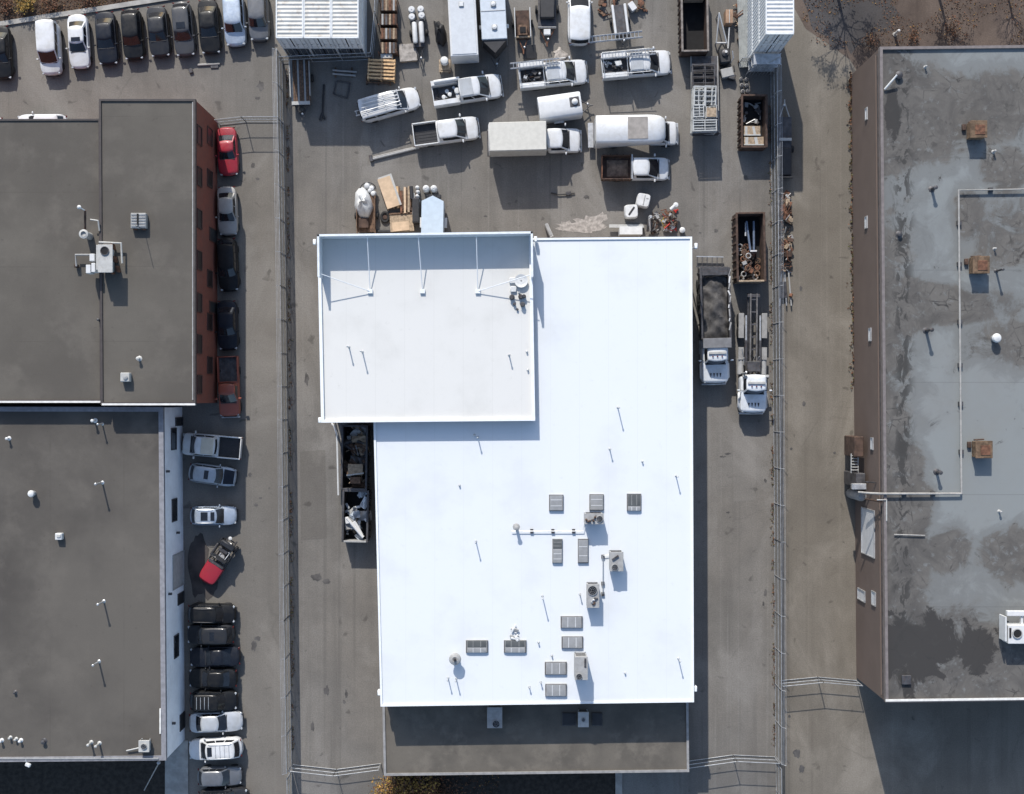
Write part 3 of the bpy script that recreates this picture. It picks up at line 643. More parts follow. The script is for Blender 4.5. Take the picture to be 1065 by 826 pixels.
wall_panel(br_, 'loading_door', XRat(553), 896.5, 910, 529, 578, -1, STEEL, WHITE, 'door_leaf')
for p0, p1, y0, y1 in ((892.5, 900, 613, 625), (907, 911, 615, 630), (900.5, 902.5, 112, 125), (900, 902.5, 270 - 45, 283 - 45), (904, 906.5, 341, 355), (906, 908.5, 455, 468)):
    wall_panel(br_, 'window', XRat(y0), p0, p1, y0, y1, -1, STEEL, WHITE)
b = MB(); b.tube([P(893, 512, 6.6), P(905, 513, 7.6), P(916, 513.5, HR + .35), P(1000, 513.5, HR + .3)], .09, PIPEG, 8); b.tube([P(1000, 513.5, HR + .3), P(997, 198, HR + .3), P(1190, 195, HR + .3)], .085, PIPEG, 8)
for x, y in ((940, 513.5), (970, 513.5), (999.6, 470), (999, 420), (998.5, 380), (998.2, 335), (997.7, 275), (997.4, 232), (1030, 197.6)): b.box(P(x, y, HR + .12), (.35, .35, .24), DSTEEL)
b.build('roof_pipe', br_)
b = MB(); b.tube([P(912, 520, HR + .25), P(922, 520, HR + .25), P(922, 542, HR + .2)], .06, OFFWHITE, 6); b.tube([P(930, 556, HR + .15), P(962, 557, HR + .15)], .05, PIPEG, 6); b.tube([P(898, 501, 4.5), P(911, 502, 6.0)], .06, DSTEEL, 6); b.tube([P(900, 519, 5.0), P(917, 522, HR + .2)], .08, RUSTDARK, 6); b.build('branch_pipe', br_)
RUSTB = pm('rusty_orange_vent', (.12, .078, .048), rough=.85, var=.4, scale=3, grime=.5, gc=(.08, .05, .03))
def rustbox(px, py, label):
    t = thing('roof_vent', label, 'roof vent', P(px, py, HR))
    b = MB(); b.box((0, 0, .55), (1.25, 1.3, .9), RUSTB, b=.03); b.build('housing', t, smooth=0)
    b = MB(); b.box((0, 0, 1.03), (1.38, 1.42, .07), RUSTB, b=.02); b.box((.1, -.05, 1.09), (.8, .8, .05), RUST, b=.02); b.build('vent_lid', t, smooth=0)
    b = MB(); b.box((-.85, .35, .15), (.3, .5, .25), RUSTDARK, b=.03); b.tube([(-.5, .75, .2), (.3, .8, .3)], .07, RUSTDARK, 6); b.build('side_duct', t)
rustbox(1012.5, 137.5, 'rusty square roof vent at the top of the right roof, above the pipe corner')
rustbox(1015, 277, 'rusty square roof vent just right of the long roof pipe, above the white dome vent')
rustbox(1018, 467, 'rusty square roof vent near the lower bend of the roof pipe')
t = thing('roof_vent', 'white domed turbine vent on the right roof', 'roof vent', P(1033.5, 352, HR))
b = MB(); b.lathe([(.28, 0), (.28, .4)], (0, 0, 0), STEEL, 12); b.build('neck', t); b = MB(); b.lathe([(.25, .38), (.36, .48), (.38, .6), (.3, .74), (.1, .8)], (0, 0, 0), WPLASTIC, 18); b.build('turbine', t)
for x, y, h, r in ((963, 344, 1.3, .12), (969, 197, .9, .12), (1036, 282, 1.3, .085), (974, 491, .9, .12), (1039, 532, .4, .07), (1033, 158, .4, .07), (935, 244, .25, .13), (962, 70, .3, .06), (1034, 259, .3, .06)):
    vent_pipe(br_, x, y, HR, h, r, DSTEEL if r > .08 else UNITGREY)
b = MB(); b.tube([P(920, 93, HR + .15), P(933, 78, HR + .7)], .08, WPLASTIC, 8); b.lathe([(.3, 0), (.32, .3), (.1, .4)], P(934, 79, HR), DSTEEL, 12); b.build('flue_pipe', br_)
b = MB(); q = P(942.5, 707, HR + .12); b.box(q, (.75, .75, .24), DSTEEL, b=.03); b.build('roof_hatch', br_, smooth=0)
t = thing('rooftop_unit', 'long white rooftop unit with a fan at the right edge of the frame', 'rooftop unit', P(1066, 655, HR))
b = MB(); b.box((0.1, -.1, .85), (4.2, 1.5, 1.2), WHITE, b=.04); b.build('cabinet', t, smooth=0); b = MB(); b.box((.2, 1.55, 1.0), (4.3, .42, .35), WHITE, b=.03); b.build('header_duct', t, smooth=0)
b = MB()
for x in (-.7, .6, 1.6): b.box((x, 1.0, .9), (.18, .8, .25), WHITE)
b.build('duct_arm', t, smooth=0)
b = MB(); b.box((-2.2, .35, .9), (.12, 2.0, 1.2), WHITE, b=.02); b.build('end_panel', t, smooth=0)
b = MB(); b.lathe([(.4, 0), (.4, .1), (.33, .1), (.33, 0)], (-1.3, .0, 1.46), UNITGREY, 18); b.lathe([(.33, 0), (.33, .05)], (-1.3, 0, 1.46), DARK, 18); b.box((-1.85, .05, 1.47), (.16, .8, .05), DARK); b.build('fan', t)
b = MB()
for x in (-1.5, 1.5): b.box((x, -.1, .12), (.15, 1.7, .24), DSTEEL)
b.build('base_rail', t, smooth=0)
# dust collector plant on the lane side of the brown wall
t = thing('dust_collector', 'rusty dust collector tower with ladder and grey tank against the brown siding', 'dust collector', P(892, 490, 0))
o0 = P(892, 490, 0)
b = MB(); b.box(L_(888, 464, 2.6), (.8, 1.75, 3.0), RUSTDARK, b=.06); b.build('hopper', t, smooth=0)
b = MB()
for px, py in ((884.5, 457), (892, 457), (884.5, 472), (892, 472)): b.tube([L_(px, py, 1.0), tuple(L_(px, py, 1.0)[:2]) + (0.0,)], .06, RUST, 6)
b.build('leg', t)
b = MB()
for px in (885.3, 892.5): b.tube([L_(px, 472, 3.6), L_(px, 492, 3.4)], .05, OFFWHITE, 6)
for i in range(6): b.tube([L_(885.3, 474 + i * 3, 3.55), L_(892.5, 474 + i * 3, 3.55)], .04, OFFWHITE, 5)
b.build('catwalk', t)
b = MB(); b.box(L_(888.7, 498, 2.4), (.8, 1.2, 3.6), DSTEEL, b=.06); b.build('filter_housing', t, smooth=0)
b = MB(); b.lathe([(.42, 0), (.45, .1), (.45, 3.0), (.33, 3.4), (.1, 3.5)], tuple(L_(892, 515, 2)[:2]) + (0,), UNITGREY, 16); b.build('tank', t)
b = MB(); b.box(L_(893, 506, 4.6), (1.2, .5, .5), STEEL, b=.04); b.build('duct', t, smooth=0)
# ------------------------------------------------------------------ vehicles
def lerp(a, b, t): return a + (b - a) * t
def interp(tab, x):
    for (x0, y0), (x1, y1) in zip(tab[:-1], tab[1:]):
        if x <= x1: return lerp(y0, y1, (x - x0) / (x1 - x0)) if x1 > x0 else y1
    return tab[-1][1]
def plan_w(u, n=9, m=.42):
    s = abs(2 * u - 1); return (1 - min(1, s) ** n) ** m
def lower_body(b, m, L, W, tops, zb=.26, u0=0.0, u1=1.0, crown=.05, nose=9, ns=22):
    """lofted lower body; u runs 0 at the nose to 1 at the tail, tops is [(u, z)]"""
    us = sorted(set([u0 + (u1 - u0) * i / ns for i in range(ns + 1)] + [.02, .05, .95, .98]))
    us = [min(max(u, .006), .994) for u in us if u0 <= u <= u1]
    rings = []
    for u in sorted(set(us)):
        hw = W / 2 * plan_w(u, nose); zt = interp(tops, u); x = L / 2 - u * L
        sh = .12 * max(0, abs(2 * u - 1) - .9) / .1                    # bumpers tuck in
        pr = [(-.93, zb + sh), (-.995, zb + .16), (-1.0, (zb + zt) / 2), (-.985, zt - .14), (-.93, zt - .035), (-.80, zt), (-.4, zt + crown * .8), (0, zt + crown)]
        pr = pr + [(-a, z) for a, z in pr[-2::-1]]
        rings.append([(x, a * hw, z) for a, z in pr])
    b.loft(rings, m, closed=False, cap=True)
class Cabin:
    """greenhouse: four sloping sides between the belt and the roof; p(side, u, v) gives a point of a side"""
    def __init__(s, L, W, belt, H, cowl, rf, rr, rb, wb=.86, wt=.70, bow=.16):
        X = lambda u: L / 2 - u * L
        s.xa, s.xb, s.xc, s.xd = X(cowl), X(rf), X(rr), X(rb); s.wb, s.wt = W * wb / 2, W * wt / 2; s.z0, s.z1, s.H, s.bow = belt, H - .05, H, bow
    def p(s, side, u, v):
        z = lerp(s.z0, s.z1, v); w = lerp(s.wb, s.wt, v); a = lerp(s.xa, s.xb, v); d = lerp(s.xd, s.xc, v)
        f = lambda y: s.bow * (1 - (y / w) ** 2) - .04
        if side == 'f': y = lerp(-w, w, u); return Vector((a + f(y), y, z))
        if side == 'r': y = lerp(w, -w, u); return Vector((d - f(y) * .7, y, z))
        x0, x1 = a - .04, d + .03
        bulge = .03 * math.sin(math.pi * u)
        if side == 's': return Vector((lerp(x0, x1, u), w + bulge, z))
        return Vector((lerp(x1, x0, u), -w - bulge, z))
    def shell(s, b, m, mroof=None):
        def ring(v):
            r = [s.p('f', i / 8, v) for i in range(9)] + [s.p('s', i / 8, v) for i in range(1, 9)] + [s.p('r', i / 8, v) for i in range(1, 9)] + [s.p('t', i / 8, v) for i in range(1, 8)]
            return r
        rs = [ring(0), ring(.5), ring(1)]
        c = Vector(((s.xb + s.xc) / 2, 0, 0))
        for k, dz in ((.95, .035), (.82, .06), (.5, .085)): rs.append([Vector((c.x + (p.x - c.x) * k, p.y * k, s.z1 + dz)) for p in rs[2]])
        b.loft(rs[:3], m, cap=False); b.loft(rs[2:], mroof or m, cap=True)
    def glass(s, b, side, u0, u1, v0, v1, m, off=.012, nu=6):
        e = .01
        def fn(i, j):
            u, v = lerp(u0, u1, i), lerp(v0, v1, j); p = s.p(side, u, v)
            n = (s.p(side, min(1, u + e), v) - s.p(side, max(0, u - e), v)).cross(s.p(side, u, min(1, v + e)) - s.p(side, u, max(0, v - e))).normalized()
            c = Vector((p.x - (s.xb + s.xc) / 2, p.y, .3))
            if n.dot(c) < 0: n = -n
            return p + n * off
        b.grid(fn, nu, 3, m)
_wheel = {}
def wheel(parent, x, y, r=.33, w=.22, side=1, dual=False):
    key = (r, w)
    if key not in _wheel:
        b = MB(); b.lathe([(r * .62, -w / 2), (r * .93, -w / 2), (r, -w * .35), (r, w * .35), (r * .93, w / 2), (r * .62, w / 2)], (0, 0, 0), TYRE, 18, 'y'); o = b.build('wheel')
        q = MB(); q.lathe([(r * .63, -w * .3), (r * .6, w * .32), (r * .25, w * .38), (r * .12, w * .45)], (0, 0, 0), RIM, 12, 'y'); p = q.build('rim')
        _wheel[key] = (o.data, p.data); bpy.data.objects.remove(o); bpy.data.objects.remove(p)
    o = bpy.data.objects.new('wheel', _wheel[key][0]); COL.objects.link(o); o.parent = parent; o.location = (x, y, r)
    p = bpy.data.objects.new('rim', _wheel[key][1]); COL.objects.link(p); p.parent = o
    if side < 0: o.rotation_euler.z = math.pi
def lights(t, L, W, zf, zr, hx=.03, rear=True, wfrac=.36):
    for s in (-1, 1):
        b = MB(); b.box((L / 2 - .17, s * W * wfrac, zf), (.18, W * .13, .11), HEAD, rz=-s * .45, b=.03); b.build('headlight', t)
        if rear: b = MB(); b.box((-L / 2 + .10, s * W * .37, zr), (.08, W * .13, .14), TAIL, rz=s * .3, b=.03); b.build('tail_light', t)
def mirrors(t, x, y, z, m, sz=(.12, .2, .14)):
    for s in (-1, 1):
        b = MB(); b.box((x, s * (y + .12), z), sz, m, b=.03); b.box((x, s * y, z - .03), (.05, .16, .05), PLASTIC); b.build('mirror', t)

STY = {
 'sedan': dict(L=4.75, W=1.82, H=1.44, belt=.92, cowl=.30, rf=.45, rr=.72, rb=.86, tops=[(0, .60), (.04, .74), (.28, .92), (.32, .95), (.84, .97), (.96, .93), (1, .75)]),
 'wagon': dict(L=4.7, W=1.8, H=1.52, belt=.95, cowl=.28, rf=.42, rr=.84, rb=.945, wt=.74, tops=[(0, .62), (.04, .76), (.27, .94), (.9, .98), (1, .85)]),
 'suv': dict(L=4.7, W=1.9, H=1.74, belt=1.08, cowl=.26, rf=.385, rr=.87, rb=.955, wt=.76, tops=[(0, .75), (.03, .9), (.25, 1.07), (.95, 1.1), (1, .95)]),
 'van': dict(L=4.75, W=1.85, H=1.85, belt=1.08, cowl=.22, rf=.40, rr=.955, rb=.985, wt=.84, tops=[(0, .72), (.04, .88), (.22, 1.05), (.97, 1.1), (1, .95)]),
 'coupe': dict(L=4.6, W=1.8, H=1.36, belt=.88, cowl=.34, rf=.48, rr=.66, rb=.84, tops=[(0, .56), (.05, .72), (.32, .9), (.84, .94), (.96, .9), (1, .7)]),
}
def car(name, label, style, pm_, x, y, ang, L=None, W=None, group=None, sunroof=None, rails=False, cat='car', ribs=False, roofmat=None, z0=0, hoodmat=None):
    q = dict(STY[style]); L = L or q['L']; W = W or q['W']
    p = P(x, y, .9); t = thing(name, label, cat, (p.x, p.y, z0), ang, group)
    b = MB(); lower_body(b, pm_, L, W, q['tops'])
    cb = Cabin(L, W, q['belt'], q['H'], q['cowl'], q['rf'], q['rr'], q['rb'], wt=q.get('wt', .70)); cb.shell(b, pm_, roofmat)
    b.build('body', t, smooth=42)
    b = MB(); cb.glass(b, 'f', .05, .95, .06, .93, GLASS, nu=8); b.build('windshield', t)
    b = MB(); cb.glass(b, 'r', .07, .93, .14, .9, GLASS, nu=8); b.build('rear_window', t)
    for sd in 'st':
        b = MB(); segs = ((.05, .44), (.48, .86)) if style in ('sedan', 'coupe') else ((.04, .34), (.37, .64), (.67, .93))
        for a, c in segs:
            if sd == 't': a, c = 1 - c, 1 - a
            cb.glass(b, sd, a, c, .2, .86, GLASS, nu=4)
        b.build('side_windows', t)
    if hoodmat:
        b = MB(); xh0, xh1 = L / 2 - L * .04, L / 2 - L * (q['cowl'] - .03)
        b.grid(lambda i, j: (lerp(xh0, xh1, j), lerp(-.36, .36, i) * W * lerp(.92, 1.05, j), interp(q['tops'], lerp(.04, q['cowl'] - .03, j)) + .058 - .03 * (abs(2 * i - 1) ** 2)), 6, 6, hoodmat); b.build('hood', t)
    else:
        b = MB(); xc = L / 2 - L * (q['cowl'] - .005); b.box((xc + .03, 0, interp(q['tops'], q['cowl']) + .03), (.07, W * .74, .04), PLASTIC, b=.01); b.build('cowl', t)
    lights(t, L, W, interp(q['tops'], .03) - .06, interp(q['tops'], .98) - .1)
    mirrors(t, cb.xa - .28, W * .47, q['belt'] + .1, pm_)
    b = MB(); b.box((L / 2 - .02, 0, .42), (.1, W * .66, .18), PLASTIC, b=.04); b.build('grille', t)
    for sx in (L * .31, -L * .29):
        for s in (-1, 1): wheel(t, sx, s * (W / 2 - .11), .32, .22, s)
    if sunroof:
        for a, c in sunroof:
            b = MB(); x0, x1 = lerp(cb.xb, cb.xc, a), lerp(cb.xb, cb.xc, c); b.box(((x0 + x1) / 2, 0, cb.z1 + .085), (abs(x1 - x0), W * .44, .02), GLASS, b=.008); b.build('sunroof', t)
    if rails:
        for s in (-1, 1):
            b = MB(); b.tube([(cb.xb - .15, s * W * .33, cb.z1 + .05), (cb.xb - .3, s * W * .33, cb.z1 + .14), (cb.xc + .3, s * W * .33, cb.z1 + .14), (cb.xc + .1, s * W * .33, cb.z1 + .05)], .022, DSTEEL if pm_ in (BLACKP, CHAR) else STEEL, 6); b.build('roof_rail', t)
    if ribs:
        b = MB()
        for i in range(4): xx = lerp(cb.xb, cb.xc, .34 + .17 * i); b.box((xx, 0, cb.z1 + .09), (.05, W * .6, .03), STEEL, b=.01)
        b.build('roof_rack_bars', t)
    return t
BLACKP = paint('black', (.006, .007, .009), coat=.12, spec=.25); CHAR = paint('charcoal', (.018, .020, .025), coat=.15, spec=.3); GREYP = paint('grey', (.13, .135, .145), .35)
SILV = paint('silver', (.42, .44, .46), .5); WHT = paint('white', (.57, .58, .59)); REDP = paint('red', (.30, .014, .028)); CREAM = paint('cream_roof', (.55, .50, .40)); DKBLUE = paint('dark_blue_black', (.007, .010, .018), coat=.12, spec=.25); BLUESIL = paint('blue_silver', (.40, .46, .54), .5); BRICKRED = paint('dull_red', (.24, .055, .03), rough=.5)
dn = lambda deg: R(-90 + deg)                          # nose pointing down the picture, tilted
GT = 'cars parked along the leafy bank'
car('parked_car', 'black car cut by the left edge of the frame, nose down beside the white van', 'sedan', BLACKP, 0, 54, dn(3), group=GT)
car('parked_van', 'white minivan with black windscreen, leftmost whole vehicle along the leafy bank', 'van', WHT, 51.5, 50, dn(3), L=4.7, group=GT, cat='van')
car('parked_car', 'white sedan with a dark sunroof beside the white minivan', 'sedan', WHT, 81, 42.5, dn(3), L=4.8, group=GT, sunroof=((.02, .3),))
car('parked_car', 'black rounded car right next to the white sedan with sunroof', 'sedan', DKBLUE, 110, 39, dn(4), L=4.7, group=GT)
car('parked_car', 'black car between two dark cars, third to the right of the white minivan', 'wagon', BLACKP, 137, 35, dn(4), L=4.5, group=GT)
car('parked_car', 'charcoal sedan left of the grey car with the sunroof', 'sedan', CHAR, 164, 32, dn(5), L=4.5, group=GT)
car('parked_car', 'grey car with a dark square sunroof in the row along the bank', 'wagon', paint('mid_grey', (.05, .053, .06), coat=.2, spec=.3), 190, 29.5, dn(5), L=4.8, group=GT, sunroof=((.08, .36),))
car('parked_car', 'black car between the grey sunroof car and the silver one', 'sedan', BLACKP, 217, 27, dn(4), L=4.8, group=GT)
car('parked_car', 'pale silver wagon in the row along the bank, second from the white containers', 'suv', BLUESIL, 243.5, 20, dn(4), L=4.7, group=GT)
car('parked_car', 'grey sport utility car parked closest to the white containers', 'suv', GREYP, 268.5, 15, dn(3), L=4.6, W=1.8, group=GT)
car('parked_car', 'white car half hidden behind the north edge of the brick building', 'wagon', WHT, 43, 129, R(180), L=4.5)
car('parked_car', 'white car showing only its bumper at the left frame edge behind the brick building', 'wagon', WHT, -24, 131, R(180), L=4.5)
GB = 'cars nose to tail along the brick wall'
car('parked_car', 'bright red car with glaring windscreen by the brick wall', 'coupe', REDP, 236, 157, dn(180 - 177), L=4.3, group=GB)
car('parked_car', 'pale grey car parked between the red car and a black one at the brick wall', 'sedan', paint('pale_grey', (.36, .35, .33), .3), 236, 219, dn(2), L=4.35, W=1.75, group=GB)
car('parked_car', 'black car right behind the pale grey one, in the shade of the brick wall', 'wagon', BLACKP, 236.5, 275, dn(3), L=4.7, group=GB)
car('parked_car', 'black car in the shade just north of the red pickup', 'sedan', DKBLUE, 236, 338, dn(2), L=4.4, group=GB)

def pickup(name, label, x, y, ang, pm_, L=6.0, W=2.0, bed0=.62, H=1.95, cowl=.19, rf=.335, rr=.60, kind='bed', group=None, roofmat=None, bedmat=None, railmat=None, scale=1.0, belt=1.2, hood=1.18, cat='pickup truck', z=1.0, crew=True, floor=None):
    p = P(x, y, z); t = thing(name, label, cat, (p.x, p.y, 0), ang, group)
    tops = [(0, .85), (.03, 1.0), (cowl, hood), (bed0, belt), (1, belt)]
    b = MB(); lower_body(b, pm_, L, W, tops, zb=.42, u1=bed0 + .005, nose=22, crown=.06)
    cb = Cabin(L, W, belt - .03, H, cowl, rf, rr, bed0 - .005, wb=.88, wt=.74, bow=.14); cb.shell(b, pm_); b.build('body', t, smooth=42)
    if roofmat:
        b = MB(); x0, x1 = lerp(cb.xb, cb.xc, .3), cb.xc + .05
        b.box(((x0 + x1) / 2, 0, cb.z1 + .085), (abs(x1 - x0), W * .70, .05), roofmat, b=.02); b.build('roof_panel', t)
    b = MB(); cb.glass(b, 'f', .05, .95, .06, .93, GLASS, nu=8); b.build('windshield', t)
    b = MB(); cb.glass(b, 'r', .1, .9, .25, .85, GLASS, nu=6); b.build('rear_window', t)
    for sd in 'st':
        b = MB(); segs = ((.04, .45), (.5, .9)) if crew else ((.05, .85),)
        for a, c in segs:
            if sd == 't': a, c = 1 - c, 1 - a
            cb.glass(b, sd, a, c, .18, .86, GLASS, nu=4)
        b.build('side_windows', t)
    b = MB(); xc = L / 2 - L * (cowl - .004); b.box((xc + .05, 0, hood + .05), (.1, W * .76, .04), PLASTIC, b=.01); b.build('cowl', t)
    lights(t, L, W, .88, 1.0, rear=False, wfrac=.38); mirrors(t, cb.xa - .3, W * .5, belt + .15, pm_, (.14, .26, .22))
    b = MB(); b.box((L / 2, 0, .72), (.1, W * .6, .3), PLASTIC, b=.03); b.build('grille', t); b = MB(); b.box((L / 2 + .05, 0, .48), (.16, W * .9, .18), STEEL, b=.05); b.build('bumper', t)
    for sx in (L * .5 - L * .155, -L * .26):
        for s in (-1, 1): wheel(t, sx, s * (W / 2 - .14), .40, .26, s)
    xb0, xb1 = L / 2 - bed0 * L - .03, -L / 2; bl = xb0 - xb1; xm = (xb0 + xb1) / 2
    bm_ = bedmat or pm_; fl = floor or DSTEEL
    if kind == 'bed':
        b = MB(); hz = belt + .03; th = .11
        for s in (-1, 1): b.box((xm, s * (W / 2 - th / 2 - .01), (hz + .5) / 2), (bl, th, hz - .5), bm_, b=.03)
        b.box((xb0 - .04, 0, (hz + .6) / 2), (.08, W - 2 * th, hz - .6), bm_, b=.02); b.build('bed_sides', t)
        b = MB(); b.box((xb1 + .04, 0, (hz + .55) / 2), (.08, W - 2 * th - .04, hz - .57), bm_, b=.02); b.build('tailgate', t)
        b = MB(); b.box((xm, 0, .72), (bl - .1, W - 2 * th, .08), fl)
        for i in range(7): b.box((xm, -W * .38 + i * W * .127, .77), (bl - .2, .05, .03), fl)
        b.build('bed_floor', t, smooth=0)
        for s in (-1, 1): b = MB(); b.box((xb1 - .01, s * (W / 2 - .07), .95), (.05, .12, .35), TAIL, b=.02); b.build('tail_light', t)
    elif kind == 'service':
        bw = .46; hz = 1.42
        for s in (-1, 1):
            b = MB(); b.box((xm, s * (W / 2 + .04 - bw / 2), (hz + .55) / 2), (bl, bw, hz - .55), bm_, b=.02); o = b.build('tool_bin', t, smooth=0)
            for i in range(2):
                l = MB(); l.box((xb0 - bl * (.27 + .47 * i), s * (W / 2 + .04 - bw / 2), hz + .03), (bl * .45, bw * .92, .05), bm_, b=.015); l.build('bin_lid', o, smooth=0)
        b = MB(); b.box((xm, 0, .72), (bl, W - 2 * bw + .06, .08), fl); b.build('bed_floor', t, smooth=0)
        b = MB(); b.box((xb1 + .04, 0, .95), (.08, W - 2 * bw, .5), bm_, b=.02); b.build('tailgate', t)
        for s in (-1, 1): b = MB(); b.box((xb1 - .01, s * (W / 2 - .12), .95), (.05, .12, .35), TAIL, b=.02); b.build('tail_light', t)
    elif kind == 'dump':
        hz = 1.75; th = .09; w2 = W / 2 + .08
        for s in (-1, 1):
            b = MB(); b.box((xm, s * (w2 - th / 2), (hz + .95) / 2), (bl, th, hz - .95), bm_, b=.02)
            for i in range(5): b.box((xb0 - bl * (.08 + .21 * i), s * (w2 + .03), (hz + .95) / 2), (.1, .06, hz - 1.0), bm_)
            b.build('bed_side', t, smooth=0)
        b = MB(); b.box((xb0 - .05, 0, (hz + 1.05) / 2 + .1), (.12, 2 * w2, hz - .85), STEEL, b=.02); b.build('headboard', t, smooth=0)
        b = MB(); b.box((xb1 + .05, 0, (hz + .95) / 2), (.09, 2 * w2 - .2, hz - .97), RUST, b=.02); b.build('tailgate', t, smooth=0)
        b = MB(); b.box((xm, 0, .98), (bl - .1, 2 * w2 - .16, .1), fl); b.box((xm, 0, .7), (bl, 1.0, .3), DSTEEL); b.build('bed_floor', t, smooth=0)
    t['_bed'] = (xb0, xb1, W)
    return t
def ov(t, x, y, z=0.0):                                # a point given in a vehicle's own frame
    c, s = math.cos(t.rotation_euler.z), math.sin(t.rotation_euler.z); return Vector((t.location.x + c * x - s * y, t.location.y + s * x + c * y, z))
pickup('pickup_truck', 'dull red pickup with a dark bed, last in the row at the brick wall', 237.5, 402, dn(2), BRICKRED, L=5.3, W=1.85, bed0=.56, cowl=.24, rf=.38, rr=.53, H=1.75, belt=1.08, hood=1.05, crew=False, floor=DSTEEL, group=None)
pickup('pickup_truck', 'long silver white pickup with cream cab roof parked nose first at the pale wall', 220, 464, R(180 - 5), paint('silver_white', (.62, .63, .63)), L=5.2, W=2.0, bed0=.60, cowl=.17, rf=.27, rr=.58, roofmat=CREAM, H=1.8, belt=1.1, hood=1.06, floor=PLASTIC)
GP = 'cars parked along the pale wall'
t = car('parked_car', 'small silver car with a dark reflection painted on its bonnet, below the silver white pickup', 'wagon', paint('silver_blue', (.36, .40, .44), .4), 220.5, 494, R(-8), L=4.2, W=1.75, group=GP, sunroof=((.28, .5),), hoodmat=DKBLUE)  # dark reflection on the silver hood, painted in as its colour
car('parked_car', 'silver blue wagon with two dark roof windows, above the stripped red truck', 'wagon', BLUESIL, 221.5, 536.5, R(0), L=4.1, W=1.72, group=GP, sunroof=((.02, .22), (.36, .72)), rails=True)
car('parked_car', 'black boxy car right below the stripped red truck', 'suv', BLACKP, 220, 638.5, R(-1), L=4.2, W=1.75, group=GP, rails=True)
t = car('parked_car', 'black car with a pale panel on its tail, second below the stripped red truck', 'suv', CHAR, 219, 660, R(180), L=4.2, W=1.75, group=GP, sunroof=((.3, .5),))
b = MB(); b.box((-1.5, .0, 1.16), (.45, 1.1, .05), OFFWHITE, b=.02); b.build('pale_panel', t)
car('parked_car', 'plain black sedan with bright glints, two below the car with the pale panel', 'sedan', BLACKP, 221, 706, R(180), L=4.3, W=1.75, group=GP)
car('parked_car', 'plain black car just below the one with the pale panel', 'coupe', DKBLUE, 223, 683.5, R(182), L=4.5, W=1.8, group=GP)
car('parked_car', 'black car with chrome roof bars, just above the silver sedan', 'suv', BLACKP, 222, 729, R(0), L=4.2, W=1.75, group=GP, ribs=True)
car('parked_car', 'silver sedan between a black car and the white car with roof bars', 'sedan', paint('bright_silver', (.50, .52, .54), .3), 224, 751.5, R(2), L=4.75, W=1.82, group=GP)
car('parked_car', 'white car with roof bars and a dark sunroof, facing the pale wall', 'suv', WHT, 224, 779, R(183), L=4.75, W=1.85, group=GP, sunroof=((.02, .2),), rails=True, ribs=True)
car('parked_car', 'slate grey hatchback near the bottom of the pale wall row', 'wagon', paint('slate', (.16, .17, .185), .4), 228, 808, R(1), L=3.9, W=1.68, group=GP)
car('parked_car', 'dark car cut off by the bottom edge of the frame', 'suv', CHAR, 232, 831, R(2), L=4.4, W=1.75, group=GP, rails=True)

# stripped red truck, standing askew
t = thing('stripped_truck', 'stripped dark truck with a red bonnet pointing down left, askew by the pale wall', 'wrecked truck', P(227, 584, .8) - Vector((0, 0, .8)), head(216, 600, 238, 566))
b = MB(); lower_body(b, REDP, 4.4, 1.66, [(0, .8), (.05, 1.0), (.42, 1.12), (1, 1.12)], zb=.4, u1=.43); o = b.build('bonnet', t, smooth=42); o.rotation_euler.z = math.pi; b = MB(); b.box((-.18, 0, 1.14), (.34, 1.5, .12), DSTEEL, b=.04); b.build('cowl', t)
for s in (-1, 1): b = MB(); b.box((.9, s * .78, .85), (2.2, .1, .65), CHAR, b=.03); b.build('door_panel', t)
b = MB(); b.box((.4, 0, 1.35), (.12, 1.45, .5), CHAR, ry=-.5, b=.04); b.box((1.75, 0, 1.3), (.5, 1.4, .45), CHAR, b=.1); b.build('cab_frame', t)
b = MB()
for s in (-1, 1): b.box((.5, s * .42, .55), (3.6, .1, .16), DSTEEL)
for x in (-.6, .3, 1.2, 2.1): b.box((x, 0, .55), (.1, .84, .12), DSTEEL)
b.build('chassis', t, smooth=0)
b = MB(); b.box((.55, 0, .85), (.7, .55, .5), DSTEEL, b=.06)
for i in range(4): b.lathe([(.07, 0), (.07, .12), (.04, .16)], (.32 + i * .15, .15, 1.08), STEEL, 8)
b.lathe([(.2, 0), (.22, .1), (.05, .12)], (.6, -.12, 1.08), UNITGREY, 12); b.build('engine', t)
b = MB(); b.box((1.1, .1, 1.0), (.4, .9, .3), DSTEEL, b=.06); b.box((1.25, -.45, 1.1), (.2, .2, .2), UNITGREY, rz=.4, b=.05); b.build('seat_frame', t)
b = MB(); b.tube([(1.9, .25 * math.cos(a), .95 + .25 * math.sin(a)) for a in [i * .628 for i in range(10)]], .04, STEEL, 6, closed=True); b.lathe([(.14, 0), (.16, .1), (.05, .14)], (2.3, .2, .8), WPLASTIC, 12); b.tube([(-.2, .5, .8), (.6, .6, 1.1), (1.6, .4, .9)], .035, DSTEEL, 6); b.tube([(-.2, -.5, .8), (.5, -.45, 1.2), (1.4, -.5, .9)], .035, STEEL, 6); b.build('hoses', t)
b = MB(); b.box((.75, .85, .75), (1.2, .25, .35), DSTEEL, b=.05); b.build('fender', t)
for sx in (-1.4, 1.6):
    for s in (-1, 1): wheel(t, sx, s * .68, .34, .24, s)

